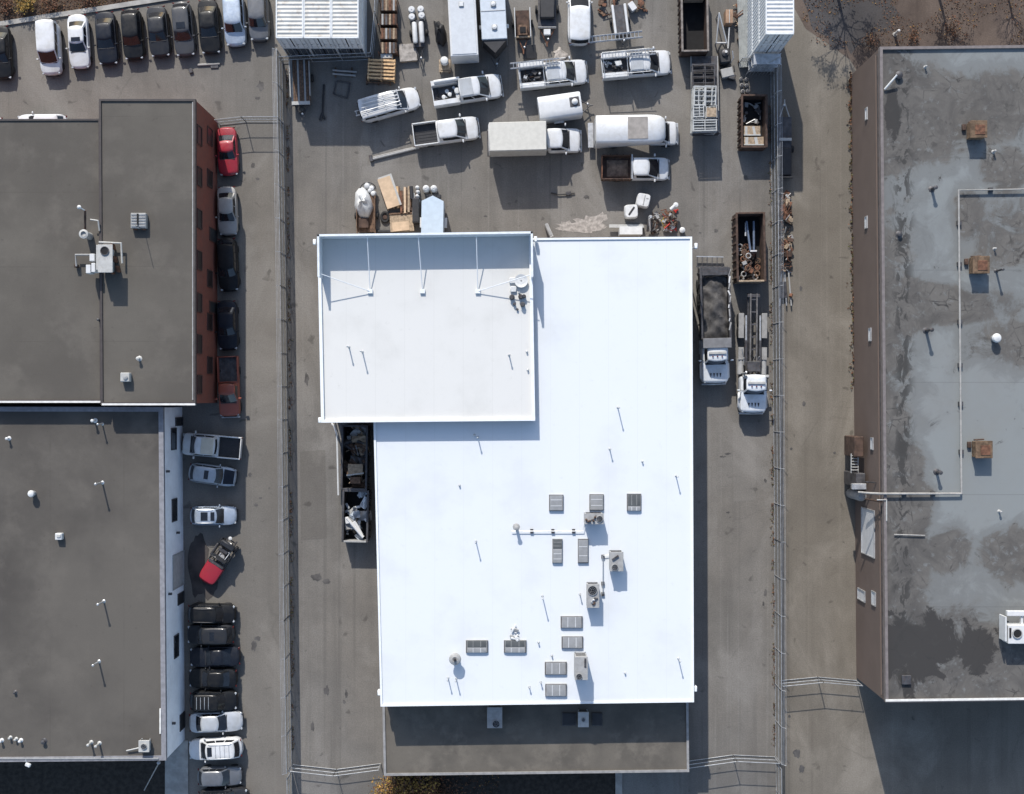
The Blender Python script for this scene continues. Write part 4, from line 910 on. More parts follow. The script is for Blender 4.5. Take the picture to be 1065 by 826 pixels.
# ------------------------------------------------------------------ work trucks in the yard
GW = 'white work trucks in the yard'
tv = car('work_van', 'white work van with pipes along its roof, leftmost of the yard trucks', 'van', WHT, 404.5, 108.5, head(0, 0, 62, -17.5), L=5.5, W=2.05, group=GW, cat='van')
b = MB()
for i in range(5): b.tube([(-2.55 + .1 * i, -.62 + .31 * i, 2.02), (1.1 - .05 * i, -.6 + .29 * i, 2.02)], .04 + .012 * (i % 2), (WHITE, STEEL, WPLASTIC)[i % 3], 6)
b.build('roof_pipes', tv)
b = MB()
for x in (-2.0, -.3, 1.0): b.box((x, 0, 1.96), (.08, 1.6, .06), STEEL); 
b.build('roof_rack_bars', tv, smooth=0)
b = MB()
for s in (-.28, .12): b.tube([(-3.05, s, 1.2), (-2.5, s, 1.25)], .05, STEEL, 6)
b.tube([(-2.95, -.28, 1.2), (-2.95, .12, 1.2)], .04, STEEL, 6); b.build('rear_ladder_hooks', tv)
def ladder(name, label, p0, p1, w=.45, r=.035, m=STEEL, step=.32, group=None, stack=1):
    p0, p1 = Vector(p0), Vector(p1); dvec = p1 - p0; n = Vector((-dvec.y, dvec.x, 0)).normalized() * (w / 2); b = MB()
    for k in range(stack):
        up = Vector((0, 0, .1 * k)) + n * (.16 * k)
        for s in (-1, 1): b.tube([p0 + n * s + up, p1 + n * s + up], r, m, 5)
        q = int(dvec.length / step)
        for i in range(1, q): c = p0 + dvec * (i / q) + up; b.tube([c - n, c + n], r * .7, m, 5)
    return b.build(name, label=label, cat='ladder', group=group)
def bucket(parent_t, x, y, z, label, r=.17, h=.36, m=WPLASTIC, lidm=None):
    p = ov(parent_t, x, y, z); t = thing('bucket', label, 'bucket', p, 0, 'buckets in the truck bed')
    b = MB(); b.lathe([(r * .85, 0), (r, h), (r * .9, h), (r * .75, .04)], (0, 0, 0), m, 14); b.build('pail', t)
    b = MB(); b.lathe([(r * 1.04, h - .03), (r * 1.04, h + .03), (r * .8, h + .05), (.02, h + .05)], (0, 0, 0), lidm or m, 14); b.build('lid', t)
def bed_scrap(t, label, n, seed, mats, z=.78, hmax=.4, cat='tools', name='bed_clutter', xr=None, yr=.42):
    xb0, xb1, W = t['_bed']; r2 = random.Random(seed); b = MB(); x0, x1 = xr or (xb1 + .25, xb0 - .25)
    for i in range(n):
        m = mats[i % len(mats)]; x = r2.uniform(x0, x1); y = r2.uniform(-yr, yr); hh = r2.uniform(.06, hmax)
        if i % 3 == 0: b.tube([(x, y, z + hh), (x + r2.uniform(-.6, .6), y + r2.uniform(-.25, .25), z + hh + .05)], r2.uniform(.02, .05), m, 6)
        else: b.box((x, y, z + hh / 2), (r2.uniform(.1, .5), r2.uniform(.08, .35), hh), m, rz=r2.uniform(0, 3), b=.02)
    o = b.build(name, label=label, cat=cat); o.location = t.location; o.rotation_euler = t.rotation_euler; return o
def rack(t, z=1.95, posts=True):
    xb0, xb1, W = t['_bed']; b = MB(); y = W / 2 - .08
    for s in (-1, 1):
        b.tube([(xb1 + .05, s * y, z), (xb0 + 1.9, s * y, z + .12)], .03, STEEL, 6)
        for x in (xb1 + .1, xb0 - .1): b.tube([(x, s * y, 1.4), (x, s * y, z)], .03, STEEL, 6)
    for x in (xb1 + .1, xb0 - .1, xb0 + 1.5): b.tube([(x, -y, z), (x, y, z)], .03, STEEL, 6)
    b.build('ladder_rack', t)
GREYROOFP = paint('grey_primer', (.36, .38, .40), rough=.5)
h2 = head(0, 0, 65, -10)
t1 = pickup('service_truck', 'white service truck with white buckets and a white roll along its bed', 485.5, 93.5, h2, WHT, L=6.1, W=2.15, kind='service', roofmat=GREYROOFP, group=GW)
bucket(t1, -1.55, -.2, .78, 'white bucket at the far tail of the service truck bed, beside another'); bucket(t1, -2.1, -.35, .78, 'white bucket in the tail corner of the open service truck bed'); bucket(t1, -1.75, .1, .78, 'white bucket standing behind two others in the service truck bed')
p = ov(t1, -.85, -.05, .78); b = MB(); b.lathe([(.02, 0), (.24, .01), (.26, .35), (.24, .7), (.02, .72)], p, WPLASTIC, 14); b.lathe([(.02, 0), (.2, .01), (.22, .55), (.02, .6)], p + Vector((.1, -.42, 0)), WHITE, 14); b.build('white_drums', label='pair of white drums against the cab wall in the service truck bed', cat='drums')
bed_scrap(t1, 'loose dark tools on the floor of the service truck bed with buckets', 10, 21, (DSTEEL, STEEL, PLASTIC), hmax=.2)
b = MB(); a, c = ov(t1, -2.75, .92, 1.62), ov(t1, -.5, .92, 1.62); b.tube([a, c], .17, WPLASTIC, 12); b.build('white_roll', label='long white roll on the side bin of the service truck with buckets', cat='roll')
t2 = pickup('service_truck', 'white service truck with a ladder sticking out behind, above the small white trailer', 575, 77, head(0, 0, 65, -6.5), WHT, L=6.0, W=2.15, kind='service', roofmat=GREYROOFP, group=GW); rack(t2)
ladder('ladder', 'dark ladder overhanging the tail of the service truck above the small trailer', ov(t2, -3.7, .72, 2.05), ov(t2, .6, .72, 2.15), stack=2, step=.28)
bed_scrap(t2, 'dark tools and hoses filling the bed of the truck under the overhanging ladder', 22, 31, (DSTEEL, PLASTIC, RUSTDARK, STEEL))
t3 = pickup('service_truck', 'white service truck with racks and crowded bed, rightmost in the upper row', 661.5, 67, head(0, 0, 65, -5.5), WHT, L=6.1, W=2.15, kind='service', roofmat=GREYROOFP, group=GW); rack(t3)
ladder('ladder', 'aluminium ladder lying on the rack of the rightmost upper service truck', ov(t3, -3.0, .62, 2.05), ov(t3, 1.6, .62, 2.18), stack=2, step=.28)
bed_scrap(t3, 'crowd of dark tools in the bed of the rightmost upper service truck', 24, 41, (DSTEEL, PLASTIC, STEEL, OFFWHITE))
p = ov(t3, -1.55, .18, .8); b = MB(); b.box((0, 0, .2), (.5, .4, .4), WPLASTIC, b=.06); b.box((0, 0, .42), (.54, .44, .06), WPLASTIC, b=.03); b.build('cool_box', loc=p, rz=.3, label='small white box among the tools of the rightmost upper service truck', cat='box')
t4 = pickup('pickup_truck', 'plain white pickup with an empty dark bed, left of the canvas box truck', 463.5, 136.5, head(0, 0, 67, -9), WHT, L=5.75, W=2.05, group=GW, crew=False, floor=PLASTIC, cowl=.20, rf=.345, rr=.60)
# box truck
t5 = thing('box_truck', 'white box truck with a cream box roof in the middle of the yard', 'box truck', P(556.5, 146.5, 1.2) - Vector((0, 0, 1.2)), R(1.5), GW)
CREAMBOX = pm('cream_box_roof', (.49, .475, .43), rough=.6, var=.05, grime=.2, gc=(.3, .28, .24))
def truck_cab(t, x_nose, L, W, H, m, hood=1.35, belt=1.4, cowl=.42, rf=.62, rr=.98, z=.5, visor=None, wb=.88, wt=.78):
    """a conventional cab as the front of a truck, from its nose back over L metres"""
    o = thing('cab', None, None); o.parent = t; o.location = (x_nose - L / 2, 0, 0)
    b = MB(); lower_body(b, m, L, W, [(0, hood - .35), (.05, hood - .2), (cowl, hood), (1, belt)], zb=z, nose=16, crown=.07)
    cb = Cabin(L, W, belt - .03, H, cowl, rf, rr, .995, wb=wb, wt=wt, bow=.14); cb.shell(b, m); b.build('cab_body', o, smooth=42)
    b = MB(); cb.glass(b, 'f', .05, .95, .06, .93, GLASS, nu=8); b.build('windshield', o)
    for sd in 'st':
        b = MB(); a, c = (.08, .8); a, c = (1 - c, 1 - a) if sd == 't' else (a, c); cb.glass(b, sd, a, c, .15, .85, GLASS, nu=4); b.build('side_window', o)
    b = MB(); b.box((L / 2 - L * cowl + .06, 0, hood + .06), (.1, W * .76, .05), PLASTIC, b=.01); b.build('cowl', o)
    for s in (-1, 1):
        b = MB(); b.box((L / 2 - .14, s * W * .37, hood - .34), (.2, .28, .18), HEAD, rz=-s * .3, b=.03); b.build('headlight', o)
        b = MB(); b.box((cb.xa - .25, s * (W / 2 + .22), belt + .2), (.12, .22, .34), m, b=.03); b.tube([(cb.xa - .25, s * W * .42, belt), (cb.xa - .25, s * (W / 2 + .15), belt + .1)], .025, PLASTIC, 5); b.build('mirror', o)
    b = MB(); b.box((L / 2 - .02, 0, hood - .5), (.1, W * .55, .3), PLASTIC, b=.03); b.build('grille', o)
    b = MB(); b.box((L / 2 + .06, 0, .55), (.2, W * .94, .26), STEEL, b=.06); b.build('bumper', o)
    return o
LB = 8.0
truck_cab(t5, LB / 2, 3.0, 2.1, 2.1, WHT, hood=1.3, belt=1.35, cowl=.36, rf=.58)
b = MB(); x1, x0 = LB / 2 - 3.05, -LB / 2; b.box(((x0 + x1) / 2, 0, 2.0), (x1 - x0, 2.5, 2.3), OFFWHITE, b=.05); b.box(((x0 + x1) / 2, 0, 3.16), (x1 - x0 - .08, 2.42, .06), CREAMBOX, b=.02); b.build('cargo_box', t5)
b = MB(); b.box((x0 - .02, 0, 1.9), (.05, 2.3, 2.0), WHITE); 
for i in range(5): b.box((x0 - .05, 0, 1.1 + i * .4), (.03, 2.2, .03), UNITGREY)
b.build('roller_door', t5, smooth=0)
b = MB(); b.box((-.6, 0, .7), (6.4, .9, .25), DSTEEL); b.build('chassis', t5, smooth=0)
b = MB(); b.box((x0 - .1, 0, .6), (.25, 2.3, .15), DSTEEL, b=.03); b.build('bumper', t5)
for sx in (LB / 2 - 1.0, -LB / 2 + 1.9):
    for s in (-1, 1): wheel(t5, sx, s * .88, .44, .3, s)
# cutaway van
t6 = thing('box_van', 'big white van with rounded cab top and a grey square on its roof', 'van', P(661, 138.5, 1.2) - Vector((0, 0, 1.2)), R(1), GW)
LV = 7.4
truck_cab(t6, LV / 2, 2.6, 2.05, 2.1, WHT, hood=1.2, belt=1.25, cowl=.32, rf=.56)
b = MB(); x0 = -LV / 2 + .1; xe = LV / 2 - 1.25; rings = []
for x, w, zt in ((x0, 1.0, 3.0), (x0 + .08, 1.0, 3.04), (xe - 1.6, 1.0, 3.04), (xe - 1.0, .985, 3.0), (xe - .5, .93, 2.9), (xe - .15, .80, 2.72), (xe, .62, 2.5)):
    hw = 1.22 * w; zb = .85 if x < xe - 1.7 else 1.95
    rings.append([(x, -hw, zb), (x, -hw, zt - .3), (x, -hw * .96, zt - .1), (x, -hw * .85, zt), (x, 0, zt + .04), (x, hw * .85, zt), (x, hw * .96, zt - .1), (x, hw, zt - .3), (x, hw, zb)])
b.loft(rings, WHT, closed=True); b.build('body', t6, smooth=40)
b = MB(); p0, p1 = 661 - 650.5, 671.5 - 661; b.box((0.0, .02, 3.085), (1.72, 1.9, .03), pm('grey_roof_panel', (.25, .23, .21), rough=.7), b=.01); b.build('roof_panel', t6, smooth=0)
b = MB(); b.box((x0 - .03, 0, 1.9), (.06, 2.0, 1.9), OFFWHITE, b=.02); b.box((x0 - .3, 0, .62), (.5, 2.2, .12), STEEL, b=.03); b.build('tail_lift', t6, smooth=0)
for sx in (LV / 2 - .95, -LV / 2 + 1.8):
    for s in (-1, 1): wheel(t6, sx, s * .9, .42, .3, s)
# dump pickup
t7 = pickup('dump_truck', 'small white dump truck with a brown loaded bed beside the big white van', 660.5, 175.5, R(0), WHT, L=6.0, W=2.0, bed0=.545, cowl=.17, rf=.33, rr=.535, kind='dump', bedmat=RUSTDARK, crew=False, cat='dump truck', floor=RUSTDARK, group=GW, H=2.0)
xb0, xb1, W_ = t7['_bed']; b = MB(); r2 = random.Random(8)
b.grid(lambda i, j: (lerp(xb1 + .5, xb0 - .35, i), lerp(-.72, .72, j), 1.1 + .28 * math.sin(math.pi * i) * math.sin(math.pi * j) + r2.uniform(-.04, .05)), 10, 8, pm('brown_soil_load', (.16, .115, .085), rough=.95, var=.35, scale=3)); o = b.build('soil_load', label='heap of brown soil in the bed of the small white dump truck', cat='soil'); o.location = t7.location; o.rotation_euler = t7.rotation_euler
# van at the top edge, seen from its tail
car('work_van', 'white van at the top edge of the yard with two dark rear windows', 'van', WHT, 602.5, 17, R(90), L=5.0, W=2.05, group=GW, cat='van')
# small enclosed trailers
def rings_round(L, W, z0, z1, rnd_=.35):
    out = []
    for x, k in ((-L / 2, .96), (-L / 2 + .06, 1), (L / 2 - .12, 1), (L / 2, .94)):
        w = W / 2 * k; zt = z0 + (z1 - z0) * (.985 if k < 1 else 1)
        prof = [(-w, z0), (-w, zt - rnd_), (-w * .95, zt - rnd_ * .45), (-w * .8, zt - rnd_ * .14), (-w * .4, zt - .02), (0, zt)]
        prof += [(-a, z) for a, z in prof[-2::-1]]; out.append([(x, a, z) for a, z in prof])
    return out
def tongue(t, x, W, L=1.3, m=DSTEEL):
    b = MB()
    for s in (-1, 1): b.tube([(x, s * W * .32, .5), (x + L, 0, .5)], .05, m, 6)
    b.tube([(x + L - .1, 0, .5), (x + L + .25, 0, .52)], .06, m, 6); b.lathe([(.05, -.45), (.05, .35), (.09, .38), (.03, .42)], (x + L * .75, .1, .5), STEEL, 8); b.build('tongue', t)
t = thing('cargo_trailer', 'small round topped white trailer with a square black roof hatch', 'trailer', P(582, 113, 1) - Vector((0, 0, 1)), head(0, 0, 45, -6.5))
b = MB(); b.loft(rings_round(3.75, 2.1, .5, 2.15), WHITE); b.build('body', t, smooth=40)
b = MB(); b.box((1.28, .12, 2.13), (.85, .85, .08), DSTEEL, b=.02); o = b.build('roof_hatch', t); b = MB(); b.lathe([(.24, 0), (.27, .1), (.16, .2), (.02, .23)], (1.3, .1, 2.17), WPLASTIC, 16); b.build('vent_dome', o)
tongue(t, 1.85, 2.0, .9)
for s in (-1, 1):
    wheel(t, -.2, s * 1.06, .33, .2, s); b = MB(); b.box((-.2, s * 1.12, .78), (.9, .22, .08), WHITE, b=.03); b.build('mudguard', t)
t = thing('box_trailer', 'tall white box trailer at the top edge with a pale roof and square vent', 'trailer', P(481.5, 18, 1.5) - Vector((0, 0, 1.5)), R(90 + 3))
b = MB(); b.box((0, 0, 1.75), (7.6, 2.4, 2.3), WHITE, b=.04); b.build('body', t, smooth=0)
b = MB(); b.box((0, 0, 2.93), (7.3, 2.1, .04), pm('trailer_roof', (.48, .50, .52), rough=.5, var=.05, grime=.2, gc=(.3, .3, .3))); b.build('roof_sheet', t, smooth=0)
b = MB(); b.box((.6, .05, 2.99), (.42, .42, .1), UNITGREY, b=.03); b.box((.6, .05, 3.05), (.34, .34, .05), WPLASTIC, b=.02); b.build('roof_vent', t, smooth=0)
for s in (-1, 1):
    for x in (-.5, .5): wheel(t, x, s * 1.05, .36, .22, s)
t = thing('vee_nose_trailer', 'pale blue grey trailer with two roof vents and a dark vee nose pointing down', 'trailer', P(513, 15, 1.3) - Vector((0, 0, 1.3)), dn(3))
BLUEGREY = pm('pale_blue_sheet', (.46, .50, .54), rough=.45, var=.06, grime=.25, gc=(.3, .32, .34))
b = MB(); b.box((-.4, 0, 1.6), (6.0, 2.2, 2.1), BLUEGREY, b=.05); b.box((.15, 0, 2.67), (.05, 2.1, .03), UNITGREY); b.build('body', t, smooth=0)
b = MB(); b.prism([(2.62, -1.08), (3.75, 0), (2.62, 1.08)], .6, 2.5, PLASTIC); b.build('vee_nose', t, smooth=0)
b = MB()
for x in (-.4, 1.6): b.box((x, .05, 2.7), (.46, .46, .1), UNITGREY, b=.03); b.lathe([(.18, 0), (.2, .06), (.04, .12)], (x, .05, 2.74), WPLASTIC, 12)
b.build('roof_vents', t)
for s in (-1, 1):
    for x in (-1.1, -.2): wheel(t, x, s * 1.02, .34, .22, s)
    b = MB(); b.box((1.2, s * 1.2, 1.6), (.35, .2, .2), WPLASTIC, b=.04); b.build('marker_lamp', t)
tongue(t, 3.6, 1.2, .8)
t = thing('vee_nose_trailer', 'pale blue trailer with pointed top end standing against the upper roof wall', 'trailer', P(450.5, 226, 1.3) - Vector((0, 0, 1.3)), R(90 - 1))
PALEBLUE = pm('pale_blue_roof', (.42, .50, .58), rough=.45, var=.05, grime=.15, gc=(.3, .34, .38))
b = MB(); b.prism([(-2.2, -.95), (1.25, -.95), (1.72, 0), (1.25, .95), (-2.2, .95)], .5, 2.3, PALEBLUE); b.build('body', t, smooth=0)
tongue(t, 1.3, 1.6, .9)
b = MB(); b.box((1.9, 0, .78), (.35, 1.3, .3), PLASTIC, b=.05); b.build('tongue_box', t)
for s in (-1, 1):
    wheel(t, -.4, s * 1.02, .33, .2, s); b = MB(); b.box((-.4, s * 1.08, .76), (.9, .24, .06), WHITE, b=.02); b.build('mudguard', t)
for i, (px, lab) in enumerate(((443.5, 'left white gas cylinder standing at the nose of the pale blue trailer'), (451.5, 'right white gas cylinder standing at the nose of the pale blue trailer'))):
    tk = thing('gas_cylinder', lab, 'gas cylinder', P(px, 197, .6) - Vector((0, 0, .6)), 0, 'white cylinders at the trailer nose')
    b = MB(); b.lathe([(.26, 0), (.3, .06), (.3, 1.0), (.2, 1.15), (.1, 1.2)], (0, 0, 0), WPLASTIC, 16); b.build('tank', tk); b = MB(); b.tube([(.15 * math.cos(a), .15 * math.sin(a), 1.3) for a in [q * .785 for q in range(8)]], .025, WHITE, 5, closed=True); b.tube([(.13, 0, 1.14), (.15, 0, 1.3)], .02, WHITE, 5); b.tube([(-.13, 0, 1.14), (-.15, 0, 1.3)], .02, WHITE, 5); b.build('collar', tk)
# ------------------------------------------------------------------ heavy trucks beside the workshop
HOODVENT = PLASTIC
def heavy_cab(t, xn, m):
    o = truck_cab(t, xn, 3.3, 2.35, 2.75, m, hood=1.75, belt=1.8, cowl=.52, rf=.60, rr=.985, z=.55, wb=.80, wt=.68)
    b = MB()
    for i in range(4):
        y = -.42 + .28 * i; b.prism([(.78, y - .07), (1.14, y), (.78, y + .07)], 1.70, 1.775, HOODVENT)
    b.build('hood_vents', o, smooth=0)
    for s in (-1, 1):
        b = MB(); b.box((.55, s * 1.13, 1.15), (1.5, .34, .5), m, b=.14); b.build('fender', o)
    b = MB(); b.box((-.95, 0, 2.86), (.25, 1.5, .1), OFFWHITE, b=.04)
    for s in (-.4, 0, .4): b.box((-.65, s, 2.86), (.1, .12, .07), TAIL, b=.02)
    b.build('roof_lamps', o)
    return o
CABW = paint('cab_white', (.66, .69, .72))
def frame_rails(t, x0, x1, z=.95):
    for s in (-1, 1):
        b = MB(); b.box(((x0 + x1) / 2, s * .42, z), (abs(x1 - x0), .1, .28), DSTEEL); b.build('frame_rail', t, smooth=0)
# dump truck
t = thing('dump_truck', 'large dump truck with dark bed and white cab, against the white building wall', 'dump truck', P(742.5, 338, 1.5) - Vector((0, 0, 1.5)), dn(1.5))
heavy_cab(t, 5.1, CABW); frame_rails(t, -4.6, 2.6)
xb0, xb1, bw, z0, z1 = 1.3, -4.9, 2.45, 1.35, 2.55
for s in (-1, 1):
    b = MB(); b.box(((xb0 + xb1) / 2, s * (bw / 2), (z0 + z1) / 2), (xb0 - xb1, .1, z1 - z0), DSTEEL, b=.02); b.box(((xb0 + xb1) / 2, s * (bw / 2), z1 + .04), (xb0 - xb1, .2, .08), DSTEEL, b=.02)
    for i in range(7): b.box((lerp(xb0, xb1, (i + .5) / 7), s * (bw / 2 + .09), (z0 + z1) / 2), (.12, .1, z1 - z0), DSTEEL)
    b.build('bed_side', t, smooth=0)
b = MB(); b.box((xb0, 0, (z0 + z1) / 2 + .2), (.1, bw, z1 - z0 + .3), DSTEEL); b.box((xb0 + .35, 0, z1 + .35), (.85, bw, .07), pm('cab_guard_grey', (.16, .16, .165), rough=.5), b=.02); b.build('cab_guard', t, smooth=0)
b = MB(); b.box((xb1, 0, (z0 + z1) / 2), (.1, bw, z1 - z0), DSTEEL); b.box((xb1 + .35, 0, z1 + .05), (.65, bw - .2, .06), DSTEEL, b=.02); b.build('tailgate', t, smooth=0)
b = MB(); b.box(((xb0 + xb1) / 2, 0, z0), (xb0 - xb1, bw, .1), DSTEEL); b.build('bed_floor', t, smooth=0)
b = MB()
for s in (-1, 1): b.lathe([(.3, -.6), (.32, -.58), (.32, .58), (.3, .6)], (1.9, s * .95, .8), STEEL, 14, 'x')
b.build('fuel_tanks', t)
for x in (-3.6, -2.3, 3.9):
    for s in (-1, 1): wheel(t, x, s * (1.0 if x < 0 else 1.02), .5, .5 if x < 0 else .3, s)
b = MB(); r2 = random.Random(12); TARP = pm('black_tarp_load', (.055, .052, .05), rough=.7, var=.5, scale=2, grime=.4, gc=(.13, .115, .10))
def load(i, j):
    x, y = lerp(xb1 + .25, xb0 - .1, i), lerp(-bw / 2 + .12, bw / 2 - .12, j)
    return (x, y, 2.0 + .35 * math.sin(math.pi * i) ** .6 * math.sin(math.pi * j) + .05 * math.sin(3.1 * x + 2 * y) + .06 * math.sin(5.3 * x - 3.7 * y + 1) + r2.uniform(-.07, .07))
b.grid(load, 26, 12, TARP); o = b.build('covered_load', label='dark crumpled tarp over the load of the large dump truck', cat='tarp load'); o.location = t.location; o.rotation_euler = t.rotation_euler
b = MB(); r2 = random.Random(2)
for i in range(9): b.box((lerp(xb1 + .5, xb0 - .5, i / 9), bw / 2 - .05 + r2.uniform(-.05, .1), 2.62), (r2.uniform(.3, .7), r2.uniform(.05, .16), .06), WPLASTIC if i % 2 else UNITGREY, rz=r2.uniform(-.4, .4), b=.015)
o = b.build('tarp_edge', label='tattered white tarp edge along the right side of the large dump truck bed', cat='tarp'); o.location = t.location; o.rotation_euler = t.rotation_euler
t = thing('steel_gate', 'low pale steel tailgate frame lying behind the large dump truck', 'steel frame', P(738, 272.5, .4) - Vector((0, 0, .4)), R(-1))
b = MB()
for y in (-.45, .45): b.box((0, y, .45), (2.4, .09, .12), STEEL if y > 0 else DSTEEL)
b.build('rail', t, smooth=0)
b = MB()
for i in range(6): b.box((-1.1 + i * .44, 0, .43), (.06, .85, .08), DSTEEL)
b.build('bars', t, smooth=0)
# roll-off truck
t = thing('hook_truck', 'hoist truck with bare dark rails and white cab, next to the right fence', 'truck', P(783, 366, 1.2) - Vector((0, 0, 1.2)), dn(-.5))
heavy_cab(t, 5.35, CABW); frame_rails(t, -5.2, 2.4)
b = MB()
for s in (-1, 1): b.box((-1.6, s * .28, 1.35), (7.0, .12, .22), pm('hoist_steel', (.16, .15, .14), rough=.5, metal=.5, var=.3)); 
b.box((-4.9, 0, 1.3), (.3, 1.1, .3), DSTEEL, b=.04); b.box((1.3, 0, 1.5), (.9, 1.2, .5), DSTEEL, b=.06)
for i in range(6): b.box((-4.6 + i * 1.1, 0, 1.28), (.12, .6, .12), DSTEEL)
b.build('hoist_frame', t, smooth=0)
for s in (-1, 1):
    b = MB(); b.tube([(-3.2, s * .62, 1.2), (1.0, s * .62, 1.3)], .10, STEEL, 8); b.tube([(-1.0, s * .62, 1.25), (1.2, s * .62, 1.3)], .13, DSTEEL, 8); b.build('hydraulic_ram', t)
MUDG = pm('mud_guard_grey', (.24, .235, .225), rough=.6, var=.15)
for x, l in ((-2.3, 2.2), (.15, 1.1)):
    for s in (-1, 1):
        b = MB(); b.box((x, s * 1.02, 1.12), (l, .48, .08), MUDG, b=.02); b.build('mudguard', t, smooth=0)
b = MB(); b.box((2.15, .1, 2.0), (.25, 2.3, .16), OFFWHITE, b=.04); b.box((2.15, -.75, 1.5), (.3, .5, 1.0), DSTEEL, b=.05); b.build('headache_rack', t)
for s in (-1, 1):
    b = MB(); b.lathe([(.26, -.7), (.3, -.66), (.3, .66), (.26, .7)], (1.3, s * 1.0, .8), UNITGREY, 14, 'x'); b.build('fuel_tank', t)
b = MB(); b.tube([(1.9, -.95, .9), (1.9, -.95, 2.9), (1.8, -.95, 3.05)], .08, STEEL, 8); b.build('exhaust_stack', t)
b = MB(); r2 = random.Random(18)
for i in range(10):
    y = r2.uniform(-1, .9); x = r2.uniform(-.6, 1.9); b.tube([(x, y, 1.1), (x - r2.uniform(.3, .9), y + r2.uniform(-.3, .3), 1.2 + r2.uniform(0, .3))], r2.uniform(.02, .05), (STEEL, PLASTIC, UNITGREY)[i % 3], 6)
b.build('hoses', t)
for x in (-2.9, -1.7, 4.1):
    for s in (-1, 1): wheel(t, x, s * (1.0 if x < 0 else 1.05), .5, .5 if x < 0 else .3, s)

# ------------------------------------------------------------------ open-top bins
def open_bin(name, label, cx, cy, w, l, h, m, rz=0, z=.15, cat='dumpster', group=None, inner=None, ribs=8, rim=None, endplate=None):
    p = P(cx, cy, h); t = thing(name, label, cat, (p.x, p.y, 0), rz, group)
    for s in (-1, 1):
        b = MB(); b.box((s * (w / 2 - .05), 0, (z + h) / 2), (.1, l, h - z), m, b=.015); b.box((s * (w / 2 - .03), 0, h), (.18, l + .04, .12), rim or m, b=.02)
        for i in range(ribs): b.box((s * (w / 2 + .05), -l / 2 + l * (i + .5) / ribs, (z + h) / 2 - .05), (.12, .12, h - z - .15), m, b=.01)
        b.build('side_wall', t, smooth=0)
    for s, nm in ((-1, 'end_door'), (1, 'front_wall')):
        b = MB(); b.box((0, s * (l / 2 - .05), (z + h) / 2), (w - .2, .1, h - z - .02), endplate if (s < 0 and endplate) else m, b=.015); b.box((0, s * (l / 2 - .04), h - .01), (w - .22, .16, .1), endplate if (s < 0 and endplate) else (rim or m), b=.02); b.build(nm, t, smooth=0)
    b = MB(); b.box((0, 0, z + .04), (w - .2, l - .2, .08), inner or m); b.build('floor', t, smooth=0)
    return t
def scrap(name, label, cat, t, x0, x1, y0, y1, z0, z1, n, mats, seed, kinds='bt', big=1.0, dome=True):
    """a heap of odd pieces lying in the footprint given in the frame of t"""
    r2 = random.Random(seed); b = MB()
    for i in range(n):
        m = mats[r2.randrange(len(mats))]; u, v = r2.random(), r2.random(); x, y = lerp(x0, x1, u), lerp(y0, y1, v)
        top = lerp(z0, z1, (math.sin(math.pi * min(.95, max(.05, u))) * math.sin(math.pi * min(.95, max(.05, v)))) ** .5 if dome else 1); z = lerp(z0, top, r2.random() ** .5); k = r2.choice(kinds)
        if k == 'b': b.box((x, y, z), (r2.uniform(.15, .6) * big, r2.uniform(.1, .4) * big, r2.uniform(.05, .25) * big), m, rz=r2.uniform(0, 3.1), rx=r2.uniform(-.3, .3), b=.015)
        elif k == 't': a = r2.uniform(0, 3.1); q = r2.uniform(.3, 1.0) * big; dx, dy = q * math.cos(a) / 2, q * math.sin(a) / 2; b.tube([(max(x0, min(x1, x - dx)), max(y0, min(y1, y - dy)), z), (max(x0, min(x1, x + dx)), max(y0, min(y1, y + dy)), z + r2.uniform(-.05, .2))], r2.uniform(.02, .06), m, 6)
        elif k == 'p': a = r2.choice((0, 1.57)) + r2.uniform(-.15, .15); b.box((x, y, z), (r2.uniform(.8, 1.6) * big, r2.uniform(.08, .2), .05), m, rz=a, rx=r2.uniform(-.1, .1))
        elif k == 'o': b.tube([(x + .22 * big * math.cos(q * .785), y + .22 * big * math.sin(q * .785), z) for q in range(8)], .06 * big, m, 6, closed=True)
        elif k == 's': 
            a = r2.uniform(0, 3); w, l = r2.uniform(.4, .9) * big, r2.uniform(.5, 1.3) * big
            def fn(i_, j_): 
                X, Y = (i_ - .5) * w, (j_ - .5) * l; return (x + X * math.cos(a) - Y * math.sin(a), y + X * math.sin(a) + Y * math.cos(a), z + .12 * math.sin(6 * i_ + 4 * j_ + a) + .08)
            b.grid(fn, 5, 5, m)
    o = b.build(name, label=label, cat=cat); o.location = t.location; o.rotation_euler = t.rotation_euler; return o
t = open_bin('roll_off_bin', 'rusty open roll off bin of scrap north of the hoist truck', 781, 257, 2.45, 6.0, 2.0, RUSTDARK, R(1), group=None, inner=DARK, endplate=WOOD)
scrap('scrap_heap', 'coils and rusty scrap in the south end of the rusty roll off bin', 'scrap', t, -.95, .95, -2.7, .3, .4, 1.3, 46, (RUST, RUSTDARK, OLDWOOD, UNITGREY), 5, 'btoo')
o = MB(); 
for a in (-.12, .2): o.tube([(.1 + a * 2, 2.4, 1.0), (.25 + a, -.2, 1.1)], .10, pm('blue_steel_pipe', (.16, .20, .27), rough=.4, metal=.4), 8)
o.tube([(-.2, 2.3, .9), (-.25, 1.1, 1.0)], .08, STEEL, 8); o.box((.4, -.25, 1.15), (.6, .14, .1), WPLASTIC, b=.02)
o = o.build('steel_pipes', label='long blue grey steel pipes lying in the rusty roll off bin', cat='pipes'); o.location = t.location; o.rotation_euler = t.rotation_euler
